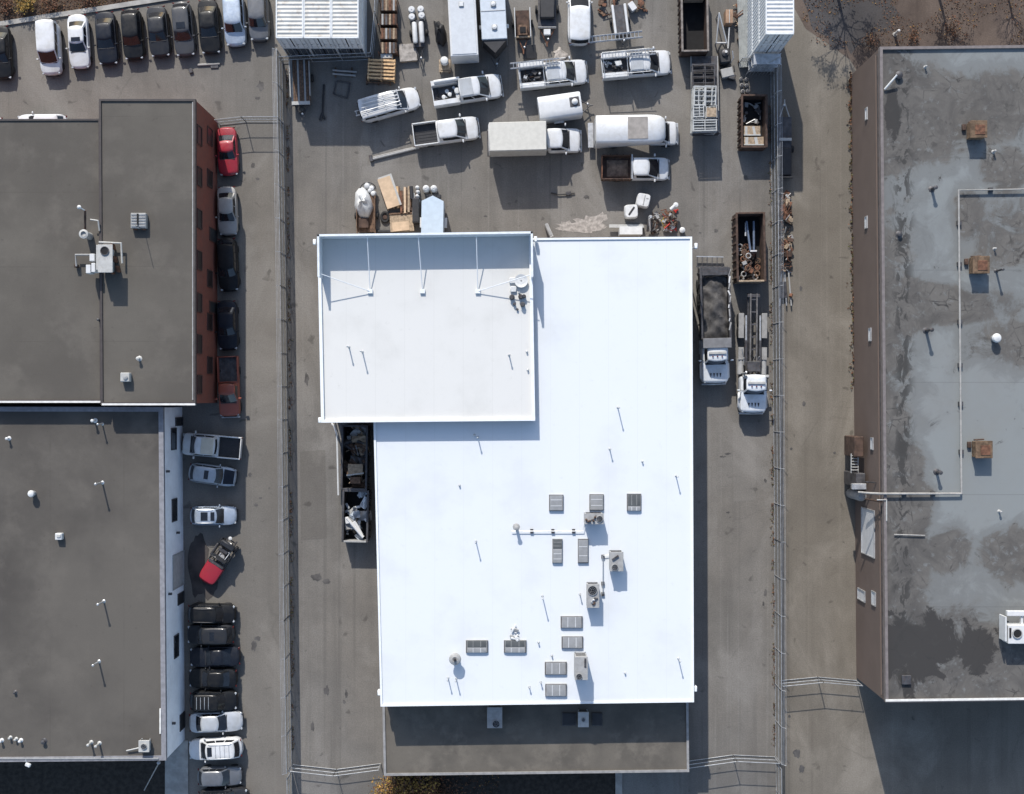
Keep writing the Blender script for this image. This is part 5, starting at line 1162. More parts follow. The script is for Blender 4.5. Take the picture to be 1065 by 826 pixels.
t = open_bin('roll_off_bin', 'long dark open dumpster at the top edge holding a pale crate at its far end', 722.5, 14, 2.3, 6.6, 1.9, RUSTDARK, R(1), inner=DARK, rim=pm('rubbed_rim', (.17, .15, .135), rough=.6, var=.3, grime=.4, gc=(.1, .05, .03)))
b = MB(); b.box((0.05, 2.1, 1.2), (1.75, 1.5, 1.1), WOOD, b=.02); b.box((.05, 2.1, 1.77), (1.5, 1.2, .05), OLDWOOD); b.box((.05, 1.36, 1.78), (1.75, .12, .06), LUMBER); b.build('wooden_crate', label='pale wooden crate inside the dark dumpster at the top edge', cat='crate').matrix_world = t.matrix_basis
t2_ = open_bin('roll_off_bin', 'dark open bin with pale crates at its lower end beside the right fence', 784.5, 126, 2.2, 4.6, 1.7, RUSTDARK, R(0), inner=DARK)
for i, (x, y, w, l, lab) in enumerate(((.05, -1.65, 1.75, .75, 'pale wide wooden crate at the lower end of the dark bin by the fence'), (-.1, -.75, 1.45, .85, 'slatted grey crate second from the lower end of the dark bin by the fence'))):
    b = MB(); b.box((x, y, .75), (w, l, 1.0), WOOD, b=.015)
    for q in range(4): b.box((x - w * .36 + q * w * .24, y, 1.27), (w * .15, l * .9, .04), (OFFWHITE, WOOD)[q % 2], rz=.1 * q)
    b.box((x, y - l / 2 + .05, 1.3), (w, .1, .06), OFFWHITE); o = b.build('wooden_crate', label=lab, cat='crate', smooth=0); o.location = t2_.location; o.rotation_euler = t2_.rotation_euler
scrap('scrap_heap', 'pale bits of scrap in the shaded upper half of the dark bin by the fence', 'scrap', t2_, -.8, .8, -.1, 1.9, .3, .8, 22, (DSTEEL, UNITGREY, STEEL), 15, 'bt')
PALEWRAP = pm('pale_plastic_sheet', (.55, .58, .60), rough=.3, var=.12)
t = open_bin('dumpster', 'black dumpster of crumpled clear sheeting left of the white building', 369.5, 537, 2.2, 4.5, 1.75, DSTEEL, R(-1), inner=DARK, endplate=UNITGREY)
scrap('plastic_scrap', 'crumpled clear plastic sheeting filling the lower dumpster', 'plastic scrap', t, -.9, .9, -2.0, 2.0, .8, 1.45, 26, (PALEWRAP, pm('grey_wrap', (.30, .33, .36), rough=.35), PALEWRAP, UNITGREY), 7, 'ssb', 1.0)
b = MB(); b.tube([(-.75, -.2, 1.5), (.7, -1.85, 1.55)], .14, WPLASTIC, 8); b.box((.2, -1.1, 1.5), (.35, 1.4, .1), WPLASTIC, rz=.55, b=.03); b.box((-.75, -.4, 1.5), (.35, .6, .15), WPLASTIC, rz=.2, b=.04); o = b.build('white_offcuts', label='long white offcuts slanting across the lower dumpster', cat='offcuts'); o.location = t.location; o.rotation_euler = t.rotation_euler
t = open_bin('dumpster', 'black dumpster of dark scrap under the upper roof edge left of the white building', 368.5, 476, 2.2, 5.6, 1.75, DSTEEL, R(-1), inner=DARK)
scrap('scrap_heap', 'dark mixed scrap filling the upper dumpster left of the white building', 'scrap', t, -.9, .9, -2.6, 2.6, .7, 1.4, 70, (DSTEEL, PLASTIC, OLDWOOD, UNITGREY, WOOD, RUSTDARK), 8, 'bts')
b = MB(); b.box((.1, -1.05, 1.45), (1.3, .95, .5), WOOD, b=.02); b.box((.1, -1.45, 1.6), (1.5, .12, .3), OFFWHITE, rz=.15); b.box((.1, -2.0, 1.4), (.9, .6, .4), OLDWOOD, b=.03); o = b.build('wooden_crate', label='brown crate on top of the dark scrap in the upper dumpster', cat='crate', smooth=0); o.location = t.location; o.rotation_euler = t.rotation_euler
b = MB(); b.tube([P(352, 515, .6), P(351, 470, .8), P(350.5, 452, .8), P(347.5, 443, .8), P(345, 440.5, .7)], .09, WPLASTIC, 8); b.build('white_pipe', label='bent white pipe lying along the left side of the upper dumpster', cat='pipe')

# ------------------------------------------------------------------ shipping containers
CWHITE = pm('container_white', (.50, .49, .455), rough=.6, var=.12, scale=.9, grime=.6, gc=(.26, .20, .15)); CWALL = pm('container_wall', (.60, .62, .63), rough=.55, var=.08, grime=.3, gc=(.35, .3, .25))
CDARK = pm('dark_container_door', (.05, .06, .075), rough=.6, var=.3)
def container(name, label, cx, y_south, z0, h, w, l, group, rz=0, top=True, mroof=None, dm=None):
    """cx, y_south: plan position (metres) of the middle of the south end"""
    t = thing(name, label, 'container', (cx, y_south, z0), rz, group); c = .09
    b = MB(); n = 40                                    # corrugated long sides
    for s in (-1, 1):
        pts = []
        for i in range(n * 2 + 1): pts.append((s * (w / 2 - (.035 if (i // 2) % 2 else .0) - .01), c + (l - 2 * c) * i / (n * 2)))
        b.add([(x, y, .15) for x, y in pts] + [(x, y, h - .12) for x, y in pts], [(i, i + 1, len(pts) + i + 1, len(pts) + i) for i in range(len(pts) - 1)], CWALL)
    b.build('side_panel', t, smooth=0)
    b = MB()
    for x in (-1, 1):
        for y in (0, l): b.box((x * (w / 2 - c / 2), y + (c / 2 if y == 0 else -c / 2), h / 2), (c, c, h - .02), CWALL, b=.01)
        b.box((x * (w / 2 - c / 2), l / 2, h - .06), (c + .01, l - 2 * c, .12), CWALL); b.box((x * (w / 2 - c / 2), l / 2, .08), (c, l - 2 * c, .16), CWALL)
    for y in (c / 2, l - c / 2):
        for z in (.08, h - .06): b.box((0, y, z), (w - 2 * c, c, .13), CWALL)
    b.build('frame', t, smooth=0)
    if top:
        b = MB(); m = 34; pts = []
        for i in range(m * 2 + 1): pts.append((c + (l - 2 * c) * i / (m * 2), h - .02 - (.05 if (i // 2) % 2 else 0)))
        b.add([(-w / 2 + c, y, z) for y, z in pts] + [(w / 2 - c, y, z) for y, z in pts], [(i, i + 1, len(pts) + i + 1, len(pts) + i) for i in range(len(pts) - 1)], mroof or CWHITE); b.build('roof', t, smooth=0)
    for s in (-1, 1):
        b = MB(); b.box((s * w / 4, .03, h / 2), (w / 2 - c - .02, .06, h - .3), dm or CWALL, b=.01); o = b.build('door', t, smooth=0)
        b = MB()
        for q in (-.25, .25): b.tube([(s * w / 4 + q, -.03, .2), (s * w / 4 + q, -.03, h - .2)], .022, STEEL, 6)
        for q in (-.25, .25): b.box((s * w / 4 + q + .08, -.04, 1.1), (.2, .03, .05), STEEL)
        b.build('lock_rods', o)
    b = MB(); b.box((0, l - .03, h / 2), (w - 2 * c, .05, h - .3), CWALL); b.build('end_panel', t, smooth=0)
    return t
h1 = 2.72
e0 = P(286.5, 39.5, 5.5); e1 = P(373, 38.2, 5.5); wd = (e1.x - e0.x) / 3
gl = 'white containers stacked at the top left of the yard'
names = (('left', 'nearest the parked cars'), ('middle', 'between two others'), ('right', 'nearest the rack of scrap'))
for i in range(3):
    cx = e0.x + wd * (i + .5)
    container('shipping_container', f'white container on top of the stack {names[i][1]}', cx, e0.y, h1 + .02, h1, wd - .04, 6.06, gl)
    container('shipping_container', f'dark fronted container at the foot of the stack, {names[i][1]}', cx, e0.y, 0, h1, wd - .04, 6.06, gl, top=False, dm=CDARK)
e0 = P(796.5, 35.5, 8.0); e1 = P(826, 35, 8.0); wd = e1.x - e0.x
gr = 'white containers stacked at the top right of the yard'
for k, lab in enumerate(('bottom white container of the tall stack by the right lane, open rack in front', 'middle white container of the tall stack by the right lane', 'topmost white ribbed container of the tall stack by the right lane')):
    container('shipping_container', lab, (e0.x + e1.x) / 2, e0.y, k * 2.66, 2.64, wd, 6.06, gr, top=(k == 2), mroof=WPLASTIC)
# scaffold rack in front of the tall stack, and grey sheeting beside it
t = thing('storage_rack', 'pale steel rack with mesh front at the foot of the tall container stack', 'rack', (e0.x, e0.y - 1.1, 0))
b = MB()
for x in (0, wd):
    for y in (0, .9): b.tube([(x, y, 0), (x, y, 3.4)], .05, STEEL, 6)
b.build('uprights', t)
for z in (1.2, 2.4, 3.35):
    b = MB(); b.box((wd / 2, .45, z), (wd, .9, .05), STEEL)
    b.build('shelf', t, smooth=0)
b = MB()
for i in range(9): b.tube([(wd * i / 8, -.02, .2), (wd * i / 8, -.02, 3.2)], .015, STEEL, 4)
b.tube([(wd * .55, .1, 3.4), (wd * .95, .6, 3.5)], .05, OFFWHITE, 6); b.build('mesh_front', t)
t = thing('steel_sheets', 'stack of grey corrugated sheets leaning against the tall container stack', 'sheets', P(768, 40, .5) - Vector((0, 0, .5)), R(2))
GSHEET = pm('dull_grey_sheet', (.25, .26, .25), rough=.55, var=.15)
b = MB(); pts = [(i * .07, .55 + .012 * i + (.04 if i % 2 else 0)) for i in range(14)]
b.add([(x, -2.6, z) for x, z in pts] + [(x, 3.6, z) for x, z in pts], [(i, i + 1, 14 + i + 1, 14 + i) for i in range(13)], GSHEET); b.build('sheet', t, smooth=0)
b = MB()
for y in (-2, 0, 2): b.box((.45, y, .27), (1.0, .12, .5), OLDWOOD)
b.build('bearers', t, smooth=0)

# ------------------------------------------------------------------ fences and gates
MESHW = pm('chain_link_wire', (.14, .135, .125), rough=.8)
def fence(name, label, pts, h, spacing=3.0, mesh_step=.16, r=.008, arms=0, cat='fence', top=True, group=None):
    base = Vector(pts[0]); t = thing(name, label, cat, (base.x, base.y, 0), 0, group); mb = MB()
    for p, q in zip(pts[:-1], pts[1:]):
        p, q = Vector(p) - base, Vector(q) - base; L = (q - p).length; dx = (q - p) / L; n = max(1, round(L / spacing)); nn = Vector((-dx.y, dx.x))
        for i in range(n + 1):
            c = p + dx * (L * i / n); b = MB(); b.tube([(c.x, c.y, 0), (c.x, c.y, h)], .04, STEEL, 6)
            if arms: b.tube([(c.x, c.y, h - .05), (c.x + arms * .3 * nn.x, c.y + arms * .3 * nn.y, h + .3)], .025, STEEL, 5)
            b.build('post', t)
        for z in (h - .03, h * .52, .08): rl = MB(); rl.tube([(p.x, p.y, z), (q.x, q.y, z)], .03, STEEL, 5); rl.build('rail', t)
        if arms:
            for k in (.1, .2, .3):
                rl = MB(); rl.tube([(p.x + arms * k * nn.x, p.y + arms * k * nn.y, h + k), (q.x + arms * k * nn.x, q.y + arms * k * nn.y, h + k)], .012, STEEL, 4); rl.build('barbed_wire', t)
        k = int((L + h) / mesh_step)
        for i in range(k):                                 # two families of slanting wires
            for sg in (1, -1):
                s0 = i * mesh_step - h; a0, a1 = s0, s0 + h
                lo, hi = max(a0, 0), min(a1, L)
                if hi <= lo: continue
                z_lo, z_hi = (lo - a0), (hi - a0)
                if sg < 0: z_lo, z_hi = h - z_lo, h - z_hi
                P0 = p + dx * lo; P1 = p + dx * hi
                w = Vector((0, 0, r)); a = Vector((P0.x, P0.y, z_lo)); c = Vector((P1.x, P1.y, z_hi)); o_ = Vector((nn.x, nn.y, 0)) * r * .8
                mb.add([a - w, a + w, c + w, c - w], [(0, 1, 2, 3)], MESHW); mb.add([a - o_, a + o_, c + o_, c - o_], [(0, 1, 2, 3)], MESHW)
    mb.build('wire_mesh', t, smooth=0); return t
def G2(x, y): v = P(x, y, 0); return (v.x, v.y)
fence('chain_link_fence', 'long tall chain link fence between the left parking lot and the yard', [G2(293.5, 60), G2(297.5, 300), G2(301, 640), G2(303.5, 795)], 2.45, 3.0, .17, .011, arms=-1)
fence('chain_link_fence', 'short run of chain link fence continuing the left fence below the gate', [G2(303.5, 801), G2(304.5, 880)], 2.2, 3.0, .17, .014)
fence('chain_link_fence', 'long tall chain link fence between the yard and the right lane', [G2(801.5, 70), G2(803.5, 300), G2(805.5, 560), G2(806.5, 786)], 2.45, 3.0, .17, .011, arms=1)
fence('chain_link_fence', 'short run of chain link fence continuing the right fence below the gate', [G2(806.8, 792), G2(808, 880)], 2.2, 3.0, .17, .014)
fence('chain_link_fence', 'low chain link fence across the front of the left container stack', [G2(294, 66), G2(388, 62), G2(392, 20), G2(394, -30)], 2.0, 2.6, .2, .01)
fence('chain_link_fence', 'low chain link fence across the front of the tall right container stack', [G2(768, 67), G2(801, 66)], 2.0, 2.6, .2, .01)
fence('chain_link_gate', 'bent double gate between the left fence and the low front roof', [G2(304.5, 795), G2(350, 800), G2(396, 794)], 1.85, 4.0, .2, .007, cat='gate')
fence('chain_link_gate', 'double gate between the low front roof and the right fence', [G2(712, 792), G2(762, 785), G2(805.5, 787)], 1.9, 4.3, .2, .007, cat='gate')
fence('chain_link_gate', 'pale gate across the right lane against the brown siding', [G2(809, 708), G2(850, 704), G2(890, 707.5)], 2.0, 3.6, .25, .006, cat='gate')
fence('chain_link_gate', 'open gate between the corner of the brick building and the left fence', [G2(229, 130), G2(256, 127), G2(293, 127)], 1.9, 3.2, .25, .006, cat='gate')

# ------------------------------------------------------------------ things lying in the yard, top left
t = thing('trailer_frame', 'long dark flat trailer in the shade below the left container stack', 'trailer', P(313, 86, .5) - Vector((0, 0, .5)), dn(2))
b = MB(); b.box((0, 0, .65), (4.2, 1.7, .12), DSTEEL)
for i in range(9): b.box((0, -.76 + .19 * i, .73), (4.1, .15, .04), OLDWOOD if i % 3 else UNITGREY)
b.build('deck', t, smooth=0)
b = MB(); b.box((-.2, .86, .95), (3.0, .08, .4), UNITGREY); b.box((-.2, -.86, .95), (3.2, .08, .4), OFFWHITE); b.build('side_rail', t, smooth=0)
tongue(t, 2.1, 1.8, 1.0); b = MB(); b.box((1.9, 0, .85), (.3, 1.6, .12), OFFWHITE); b.tube([(2.45 + .26 * math.cos(q * .628), .26 * math.sin(q * .628), .75) for q in range(10)], .09, TYRE, 6, closed=True); b.build('spare_wheel', t)
for s in (-1, 1): wheel(t, -.4, s * 1.0, .34, .2, s)
b = MB(); b.tube([P(337, 88, .1), P(335.5, 118, .1)], .09, PLASTIC, 6); b.tube([P(335.5, 118, .12), P(333, 125, .12)], .14, PLASTIC, 6); b.tube([P(335.5, 118, .12), P(338, 124, .12)], .1, PLASTIC, 6); b.build('tow_bar', label='black forked tow bar on the ground right of the shaded flat trailer', cat='tow bar')
b = MB()
for i, (y, w) in enumerate(((73, 25), (76.8, 24))): a, c = P(346, y, .2), P(346 + w, y + 2, .25); b.tube([a, c], .09, UNITGREY, 8)
for x in (349, 366): b.box(P(x, 75.5, .06), (.12, .9, .12), OLDWOOD)
b.build('steel_pipes', label='pair of grey pipes lying in the shade of the left container stack', cat='pipes')
b = MB()
for (xa, ya), (xb, yb) in (((350, 84), (364, 86)), ((364, 86), (361, 102)), ((361, 102), (347, 98)), ((347, 98), (350, 84))): b.tube([P(xa, ya, .12), P(xb, yb, .12)], .06, DSTEEL, 6)
b.build('rectangular_frame', label='dark rectangular steel frame lying on the shaded ground', cat='frame')
def pallet_stack(name, label, cx, cy, w, l, h, m, rz=0, n=6, cat='pallets', layers=3, gap=.5, group=None):
    p = P(cx, cy, h); t = thing(name, label, cat, (p.x, p.y, 0), rz, group)
    for k in range(layers):
        b = MB(); z = h * (k + 1) / layers
        for i in range(n): b.box((0, -l / 2 + l * (i + .5) / n, z - .02), (w, l / n * (1 - gap), .04), m[k % len(m)], rz=random.uniform(-.015, .015))
        for x in (-w / 2 + .06, 0, w / 2 - .06): b.box((x, 0, z - h / layers * .55), (.1, l, h / layers * .7), m[0])
        b.build('pallet', t, smooth=0)
    return t
pallet_stack('pallet_stack', 'stack of yellow timber pallets beside the left container stack', 396.5, 72, 2.4, 1.9, .9, (LUMBER, WOOD), R(-3), 6)
pallet_stack('pallet_stack', 'weathered brown pallets in the shade just below the yellow ones', 393.5, 83, 2.2, .8, .35, (OLDWOOD, WOOD), R(-2), 3, layers=1)
t = thing('timber_rack', 'rack of dark rusty timber and steel at the top of the yard beside the fence', 'rack', P(404, 28, .8) - Vector((0, 0, .8)))
for i in range(4):
    b = MB(); b.box((0, -1.9 + 1.25 * i, .5), (1.5, .95, .9), (RUSTDARK, OLDWOOD, RUSTDARK, OLDWOOD)[i], b=.04)
    for q in range(4): b.box((-.5 + .33 * q, -1.9 + 1.25 * i, .98), (.16, .95, .06), (WOOD, RUST, UNITGREY, DSTEEL)[(q + i) % 4])
    b.build('timber_bundle', t, smooth=0)
b = MB()
for s in (-1, 1):
    for y in (-2.4, 0, 2.3): b.tube([(s * .82, y, 0), (s * .82, y, 1.5)], .045, RUST, 6)
b.build('posts', t)
b = MB(); q = P(402, 57, .5); b.box((q.x, q.y, .4), (1.1, .9, .75), WOOD, rz=.05, b=.02); b.box((q.x, q.y, .79), (.95, .75, .04), OFFWHITE, rz=.05); b.build('wooden_crate', label='grey brown crate just above the yellow pallets', cat='crate', smooth=0)
b = MB(); q = P(424.5, 55, .3); b.box((q.x, q.y, .2), (1.5, 1.5, .36), WOOD, rz=.08); b.box((q.x, q.y, .4), (1.55, 1.52, .04), PALEGRAVEL, rz=.08, b=.01); b.build('slab_pallet', label='pale speckled slab on a pallet between the yellow pallets and the twin tank trailer', cat='slab', smooth=0)
t = thing('tank_trailer', 'small dark trailer carrying twin long white tanks', 'trailer', P(435, 34, .8) - Vector((0, 0, .8)), dn(4))
b = MB(); b.box((0, 0, .55), (2.4, 1.1, .14), DSTEEL, b=.02); b.build('deck', t, smooth=0)
for s in (-1, 1):
    b = MB(); b.lathe([(.05, -.95), (.18, -.9), (.22, -.75), (.22, .75), (.18, .9), (.05, .95)], (0, s * .3, .86), WPLASTIC, 14, 'x'); b.build('tank', t); wheel(t, -.1, s * .72, .3, .18, s)
tongue(t, 1.2, 1.0, 1.4)
for i, (x, y, lab) in enumerate(((428, 10, 'upper left'), (437.5, 9.5, 'upper right'), (428.3, 17.5, 'lower left'), (438.5, 16, 'lower right'))):
    tk = thing('plastic_drum', f'white drum, {lab} of the four standing above the twin tank trailer', 'drum', P(x, y, .8) - Vector((0, 0, .8)), 0, 'four white drums')
    b = MB(); b.lathe([(.26, 0), (.29, .05), (.29, .85), (.24, .9)], (0, 0, 0), WPLASTIC, 16); b.build('drum_body', tk); b = MB(); b.lathe([(.25, .88), (.25, .93), (.06, .94), (.05, .98), (.01, .98)], (0, 0, 0), WHITE, 16); b.build('drum_lid', tk)
def heap(name, label, cat, cx, cy, w, l, h, m, rz=0, seed=1, rough=.12):
    r2 = random.Random(seed); b = MB(); N = 14; ph = [r2.uniform(0, 6) for _ in range(6)]
    rings = []
    for k in range(6):
        f = k / 5; zz = h * math.sin(f * math.pi / 2); rr = math.cos(f * math.pi / 2) * .98 + .02
        rings.append([(w / 2 * rr * (1 + rough * math.sin(3 * a + ph[0]) + rough * .7 * math.sin(5 * a + ph[1] + k)) * math.cos(a), l / 2 * rr * (1 + rough * math.sin(2 * a + ph[2]) + rough * .6 * math.sin(7 * a + ph[3] + k)) * math.sin(a), max(0, zz * (1 + .15 * math.sin(4 * a + ph[4] + k)))) for a in [2 * math.pi * i / N for i in range(N)]])
    b.loft(rings, m); p = P(cx, cy, h / 2); o = b.build(name, label=label, cat=cat, smooth=60); o.location = (p.x, p.y, 0); o.rotation_euler.z = rz; return o
heap('tarp_heap', 'tall black tarp covered heap left of the white box trailer', 'tarp heap', 457, 33, 1.0, 2.5, 1.4, PLASTIC, .15, 3, .2)
t = thing('water_barrel', 'white lidded barrel on a brown wooden stand below the white box trailer', 'barrel', P(462.5, 68, .6) - Vector((0, 0, .6)))
b = MB()
for x in (-.4, .4):
    for y in (-.5, .4): b.box((x, y, .3), (.1, .1, .6), OLDWOOD)
b.box((0, -.05, .62), (1.0, 1.1, .06), WOOD); b.box((.1, -.5, .5), (.9, .06, .3), OLDWOOD); b.build('stand', t, smooth=0)
b = MB(); b.lathe([(.3, .65), (.36, .75), (.36, 1.2), (.3, 1.3), (.1, 1.36)], (0, .25, 0), WPLASTIC, 16); b.build('barrel_body', t)
# between the trailers at the top
t = thing('utility_trailer', 'rusty open utility trailer with white side rails at the top of the yard', 'trailer', P(543.5, 26, .6) - Vector((0, 0, .6)), dn(2))
b = MB(); b.box((0, 0, .5), (2.6, 1.2, .1), RUSTDARK); b.box((.55, 0, .75), (.9, .8, .4), OLDWOOD, b=.03); b.box((.55, 0, .97), (.5, .5, .06), DARK); b.box((1.1, 0, .65), (.12, 1.2, .3), WOOD); b.build('deck', t, smooth=0)
for s in (-1, 1): b = MB(); b.box((-.1, s * .68, .85), (2.6, .07, .45), WHITE, b=.02); b.build('side_rail', t, smooth=0); wheel(t, -.2, s * .85, .32, .18, s)
tongue(t, 1.3, 1.1, 1.0, RUST)
t = thing('utility_trailer', 'dark loaded trailer with rusty tongue and a white box at its nose', 'trailer', P(569, 16, .6) - Vector((0, 0, .6)), dn(0))
b = MB(); b.box((-.6, 0, .55), (3.6, 1.6, .14), DSTEEL); b.box((-.9, 0, .9), (2.6, 1.3, .55), PLASTIC, b=.08); b.tube([(1.1, -.8, .75), (1.1, .8, .75)], .05, UNITGREY, 6); b.build('deck', t)
tongue(t, 1.2, 2.0, 1.3, RUST); b = MB(); b.box((1.55, 0, .72), (.5, .6, .3), WPLASTIC, b=.03); b.build('tongue_box', t, smooth=0)
for s in (-1, 1): wheel(t, -.6, s * .95, .34, .2, s)
heap('rubble_heap', 'low scatter of pale rubble beside the rusty trailer tongue', 'rubble', 582, 58, 1.2, 1.6, .18, PALEGRAVEL, .3, 9, .3)
b = MB(); q = P(550.5, 54, .3); b.box((q.x, q.y, .28), (1.2, 1.15, .05), PLASTIC, rz=.08, rx=.25, b=.01); b.box((q.x, q.y + .4, .2), (1.0, .08, .4), DSTEEL, rz=.08); b.build('propped_board', label='dark square panel propped on the ground above the ladder truck', cat='panel', smooth=0)
t = thing('utility_trailer', 'narrow dark flat trailer with two white side beams, upper right of the yard', 'trailer', P(645, 21, .6) - Vector((0, 0, .6)), dn(7))
b = MB(); b.box((0, 0, .55), (2.7, .85, .12), DSTEEL); b.build('deck', t, smooth=0)
for s in (-1, 1): b = MB(); b.box((0, s * .55, .72), (2.7, .22, .2), WHITE, b=.04); b.build('side_beam', t, smooth=0); wheel(t, 0, s * .8, .3, .18, s)
tongue(t, 1.3, .8, .8)
ladder('ladder', 'long aluminium ladder lying across the tail of the narrow flat trailer', P(592, 44, .75), P(668, 36, .75), w=.5, r=.045, stack=2, step=.34)
t0 = thing('anchor', None, None)
def at_origin(px, py, z=0): t0.location = P(px, py, z); t0.rotation_euler.z = 0; return t0
scrap('scrap_heap', 'rust brown scrap heap at the top edge left of the narrow flat trailer', 'scrap', at_origin(632, 6), -.8, .8, -1.0, 1.0, .05, .7, 26, (RUST, RUSTDARK, OLDWOOD), 51, 'bt')
scrap('scrap_heap', 'brown scrap heap at the top edge right of the narrow flat trailer', 'scrap', at_origin(662, 4), -.6, .9, -.8, .6, .05, .6, 20, (RUST, OLDWOOD, WOOD), 52, 'bt')
b = MB(); q = P(657.5, 7, .5); b.box((q.x, q.y, .35), (.5, .75, .6), WPLASTIC, rz=.6, b=.05); b.box((q.x, q.y, .67), (.52, .77, .05), WHITE, rz=.6, b=.02); b.build('white_box', label='white box beside the brown scrap at the top edge of the yard', cat='box', smooth=0)
# A-frame, machine and crates left of the tall stack
t = thing('a_frame', 'white steel triangular frame standing left of the tall container stack', 'steel frame', P(751, 36, .6) - Vector((0, 0, .6)))
b = MB()
for a, c in (((-.5, -.7, .5), (-.42, 1.6, 1.5)), ((.42, -.7, .5), (-.42, 1.6, 1.5)), ((-.5, -.7, .5), (.42, -.7, .5)), ((-.5, -.7, .5), (-.5, -.7, 0)), ((.42, -.7, .5), (.42, -.7, 0)), ((-.42, 1.6, 1.5), (-.42, 1.6, 0)), ((.55, -1.3, .4), (.62, .6, .7))): b.tube([a, c], .06, WHITE, 6)
b.build('frame_bars', t)
t = thing('compressor', 'black engine driven compressor left of the tall container stack', 'machine', P(753.5, 59, .6) - Vector((0, 0, .6)), .1)
b = MB(); b.box((0, 0, .55), (1.0, 1.3, .7), PLASTIC, b=.12); b.build('housing', t)
b = MB(); b.lathe([(.28, 0), (.3, .12), (.15, .2), (.02, .2)], (0, .2, .9), DSTEEL, 14); b.lathe([(.08, 0), (.08, .25), (.12, .27)], (.05, .25, 1.0), WPLASTIC, 10); b.tube([(.5, -.6, .4), (.75, -.2, .7), (.7, .4, .8)], .05, STEEL, 6); b.build('engine_top', t)
for s in (-1, 1): wheel(t, 0, s * .66, .26, .16, s)
b = MB(); q = P(756, 76, .4); b.box((q.x, q.y, .32), (1.1, .8, .6), UNITGREY, rz=.25, b=.05); b.box((q.x + .45, q.y - .35, .3), (.6, .5, .55), DSTEEL, rz=-.3, b=.05); b.build('grey_cabinet', label='grey steel cabinet below the black compressor', cat='cabinet', smooth=0)
b = MB(); q = P(757.5, 19, .5); b.box((q.x, q.y, .5), (.65, 1.2, 1.0), pm('cardboard_brown', (.28, .18, .12), rough=.85, var=.2), b=.03); b.box((q.x, q.y, 1.02), (.06, 1.15, .02), OFFWHITE); b.build('brown_carton', label='tall brown carton at the top edge above the white triangular frame', cat='carton', smooth=0)
scrap('scrap_heap', 'rusty red scrap between the brown carton and the tall stack', 'scrap', at_origin(766.5, 18), -.4, .4, -.9, 1.1, .05, 1.0, 18, (RUST, RUSTDARK, WOOD), 53, 'bt')
for i, (x, y) in enumerate(((771, 82), (776.5, 82.5), (771.5, 88.5), (776.5, 89), (772.5, 95), (777.5, 94.5))):
    q = P(x, y, .3); b = MB(); b.lathe([(.14, 0), (.16, .04), (.16, .34), (.12, .36)], (0, 0, 0), UNITGREY if i < 2 else OFFWHITE, 12); b.lathe([(.13, .36), (.12, .40), (.02, .41)], (0, 0, 0), DSTEEL, 12); o = b.build('paint_can', label='pale can in the two by three block of cans below the right containers', cat='can', group='cans below the tall container stack'); o.location = (q.x, q.y, 0)
# flatbed stacked with white frames
t = thing('flatbed_trailer', 'flatbed trailer parked lengthways under a tall load of white frames', 'trailer', P(733, 100, .8) - Vector((0, 0, .8)), dn(1))
b = MB(); b.box((0, 0, .8), (7.0, 2.3, .14), DSTEEL)
for s in (-1, 1): b.box((0, s * 1.17, .8), (7.0, .08, .2), UNITGREY)
b.build('deck', t, smooth=0)
for x in (-.5, .5):
    for s in (-1, 1): wheel(t, x, s * 1.0, .36, .22, s)
b = MB(); b.box((3.4, 0, 1.2), (.1, 2.3, .8), DSTEEL); b.build('headboard', t, smooth=0)
fr = pm('white_frame_paint', (.36, .37, .365), rough=.5, var=.15, grime=.3, gc=(.25, .22, .18)); r2 = random.Random(77)
def framestack(label, cx, cy, w, l, zb, zt, m, n=5, cat='frames'):
    b = MB(); p = P(cx, cy, zt)
    for k in range(n):
        z = lerp(zb, zt, (k + 1) / n); jx, jy, a = r2.uniform(-.05, .05), r2.uniform(-.05, .05), r2.uniform(-.04, .04)
        for s in (-1, 1): b.box((s * (w / 2 - .05) + jx, jy, z), (.09, l, .1), m, rz=a); b.box((jx, s * (l / 2 - .05) + jy, z + .01), (w, .09, .1), m, rz=a)
        for q in range(1, 4): b.box((jx, -l / 2 + l * q / 4 + jy, z - .01), (w, .06, .08), m, rz=a)
        b.box((jx + r2.uniform(-.2, .2), jy, z), (.07, l, .09), m, rz=a)
    for sx in (-1, 1):
        for sy in (-1, 1): b.box((sx * (w / 2 - .06), sy * (l / 2 - .06), (zb + zt) / 2), (.1, .1, zt - zb), m)
    o = b.build('frame_stack', label=label, cat=cat, smooth=0); o.location = (p.x, p.y, 0); return o
framestack('stack of white frames on the flatbed trailer, upper left of the sunlit load', 727.5, 100, .98, 1.7, .9, 2.5, fr)
framestack('stack of white frames on the flatbed trailer, upper right of the sunlit load', 739.5, 100, .98, 1.8, .9, 2.5, fr)
framestack('stack of white frames on the flatbed trailer, middle left with close bars', 727, 116, .98, 1.1, .9, 2.6, fr, 7)
framestack('stack of white frames on the flatbed trailer, middle right with a cream board', 740, 116, .98, 1.1, .9, 2.5, fr, 6)
framestack('stack of white frames on the flatbed trailer, at the lower end of the load', 733.5, 130, 2.1, 1.0, .9, 2.6, fr, 7)
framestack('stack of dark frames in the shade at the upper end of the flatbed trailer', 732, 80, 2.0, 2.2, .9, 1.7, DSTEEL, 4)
b = MB(); q = P(740, 117, 2.65); b.box(q, (.85, .8, .05), WOOD, b=.01); b.build('board', label='cream board lying on the middle right stack of white frames', cat='board', smooth=0)

b = MB(); b.tube([P(386, 166, .15), P(436, 153.5, .15)], .11, UNITGREY, 8); b.tube([P(388, 163.8, .12), P(430, 153.5, .12)], .07, PIPEG, 6); b.box(P(386, 165, .15), (.3, .6, .3), DSTEEL, rz=.25, b=.03); b.build('long_beam', label='long grey beam on the asphalt reaching from the plain pickup tail to the left', cat='beam')
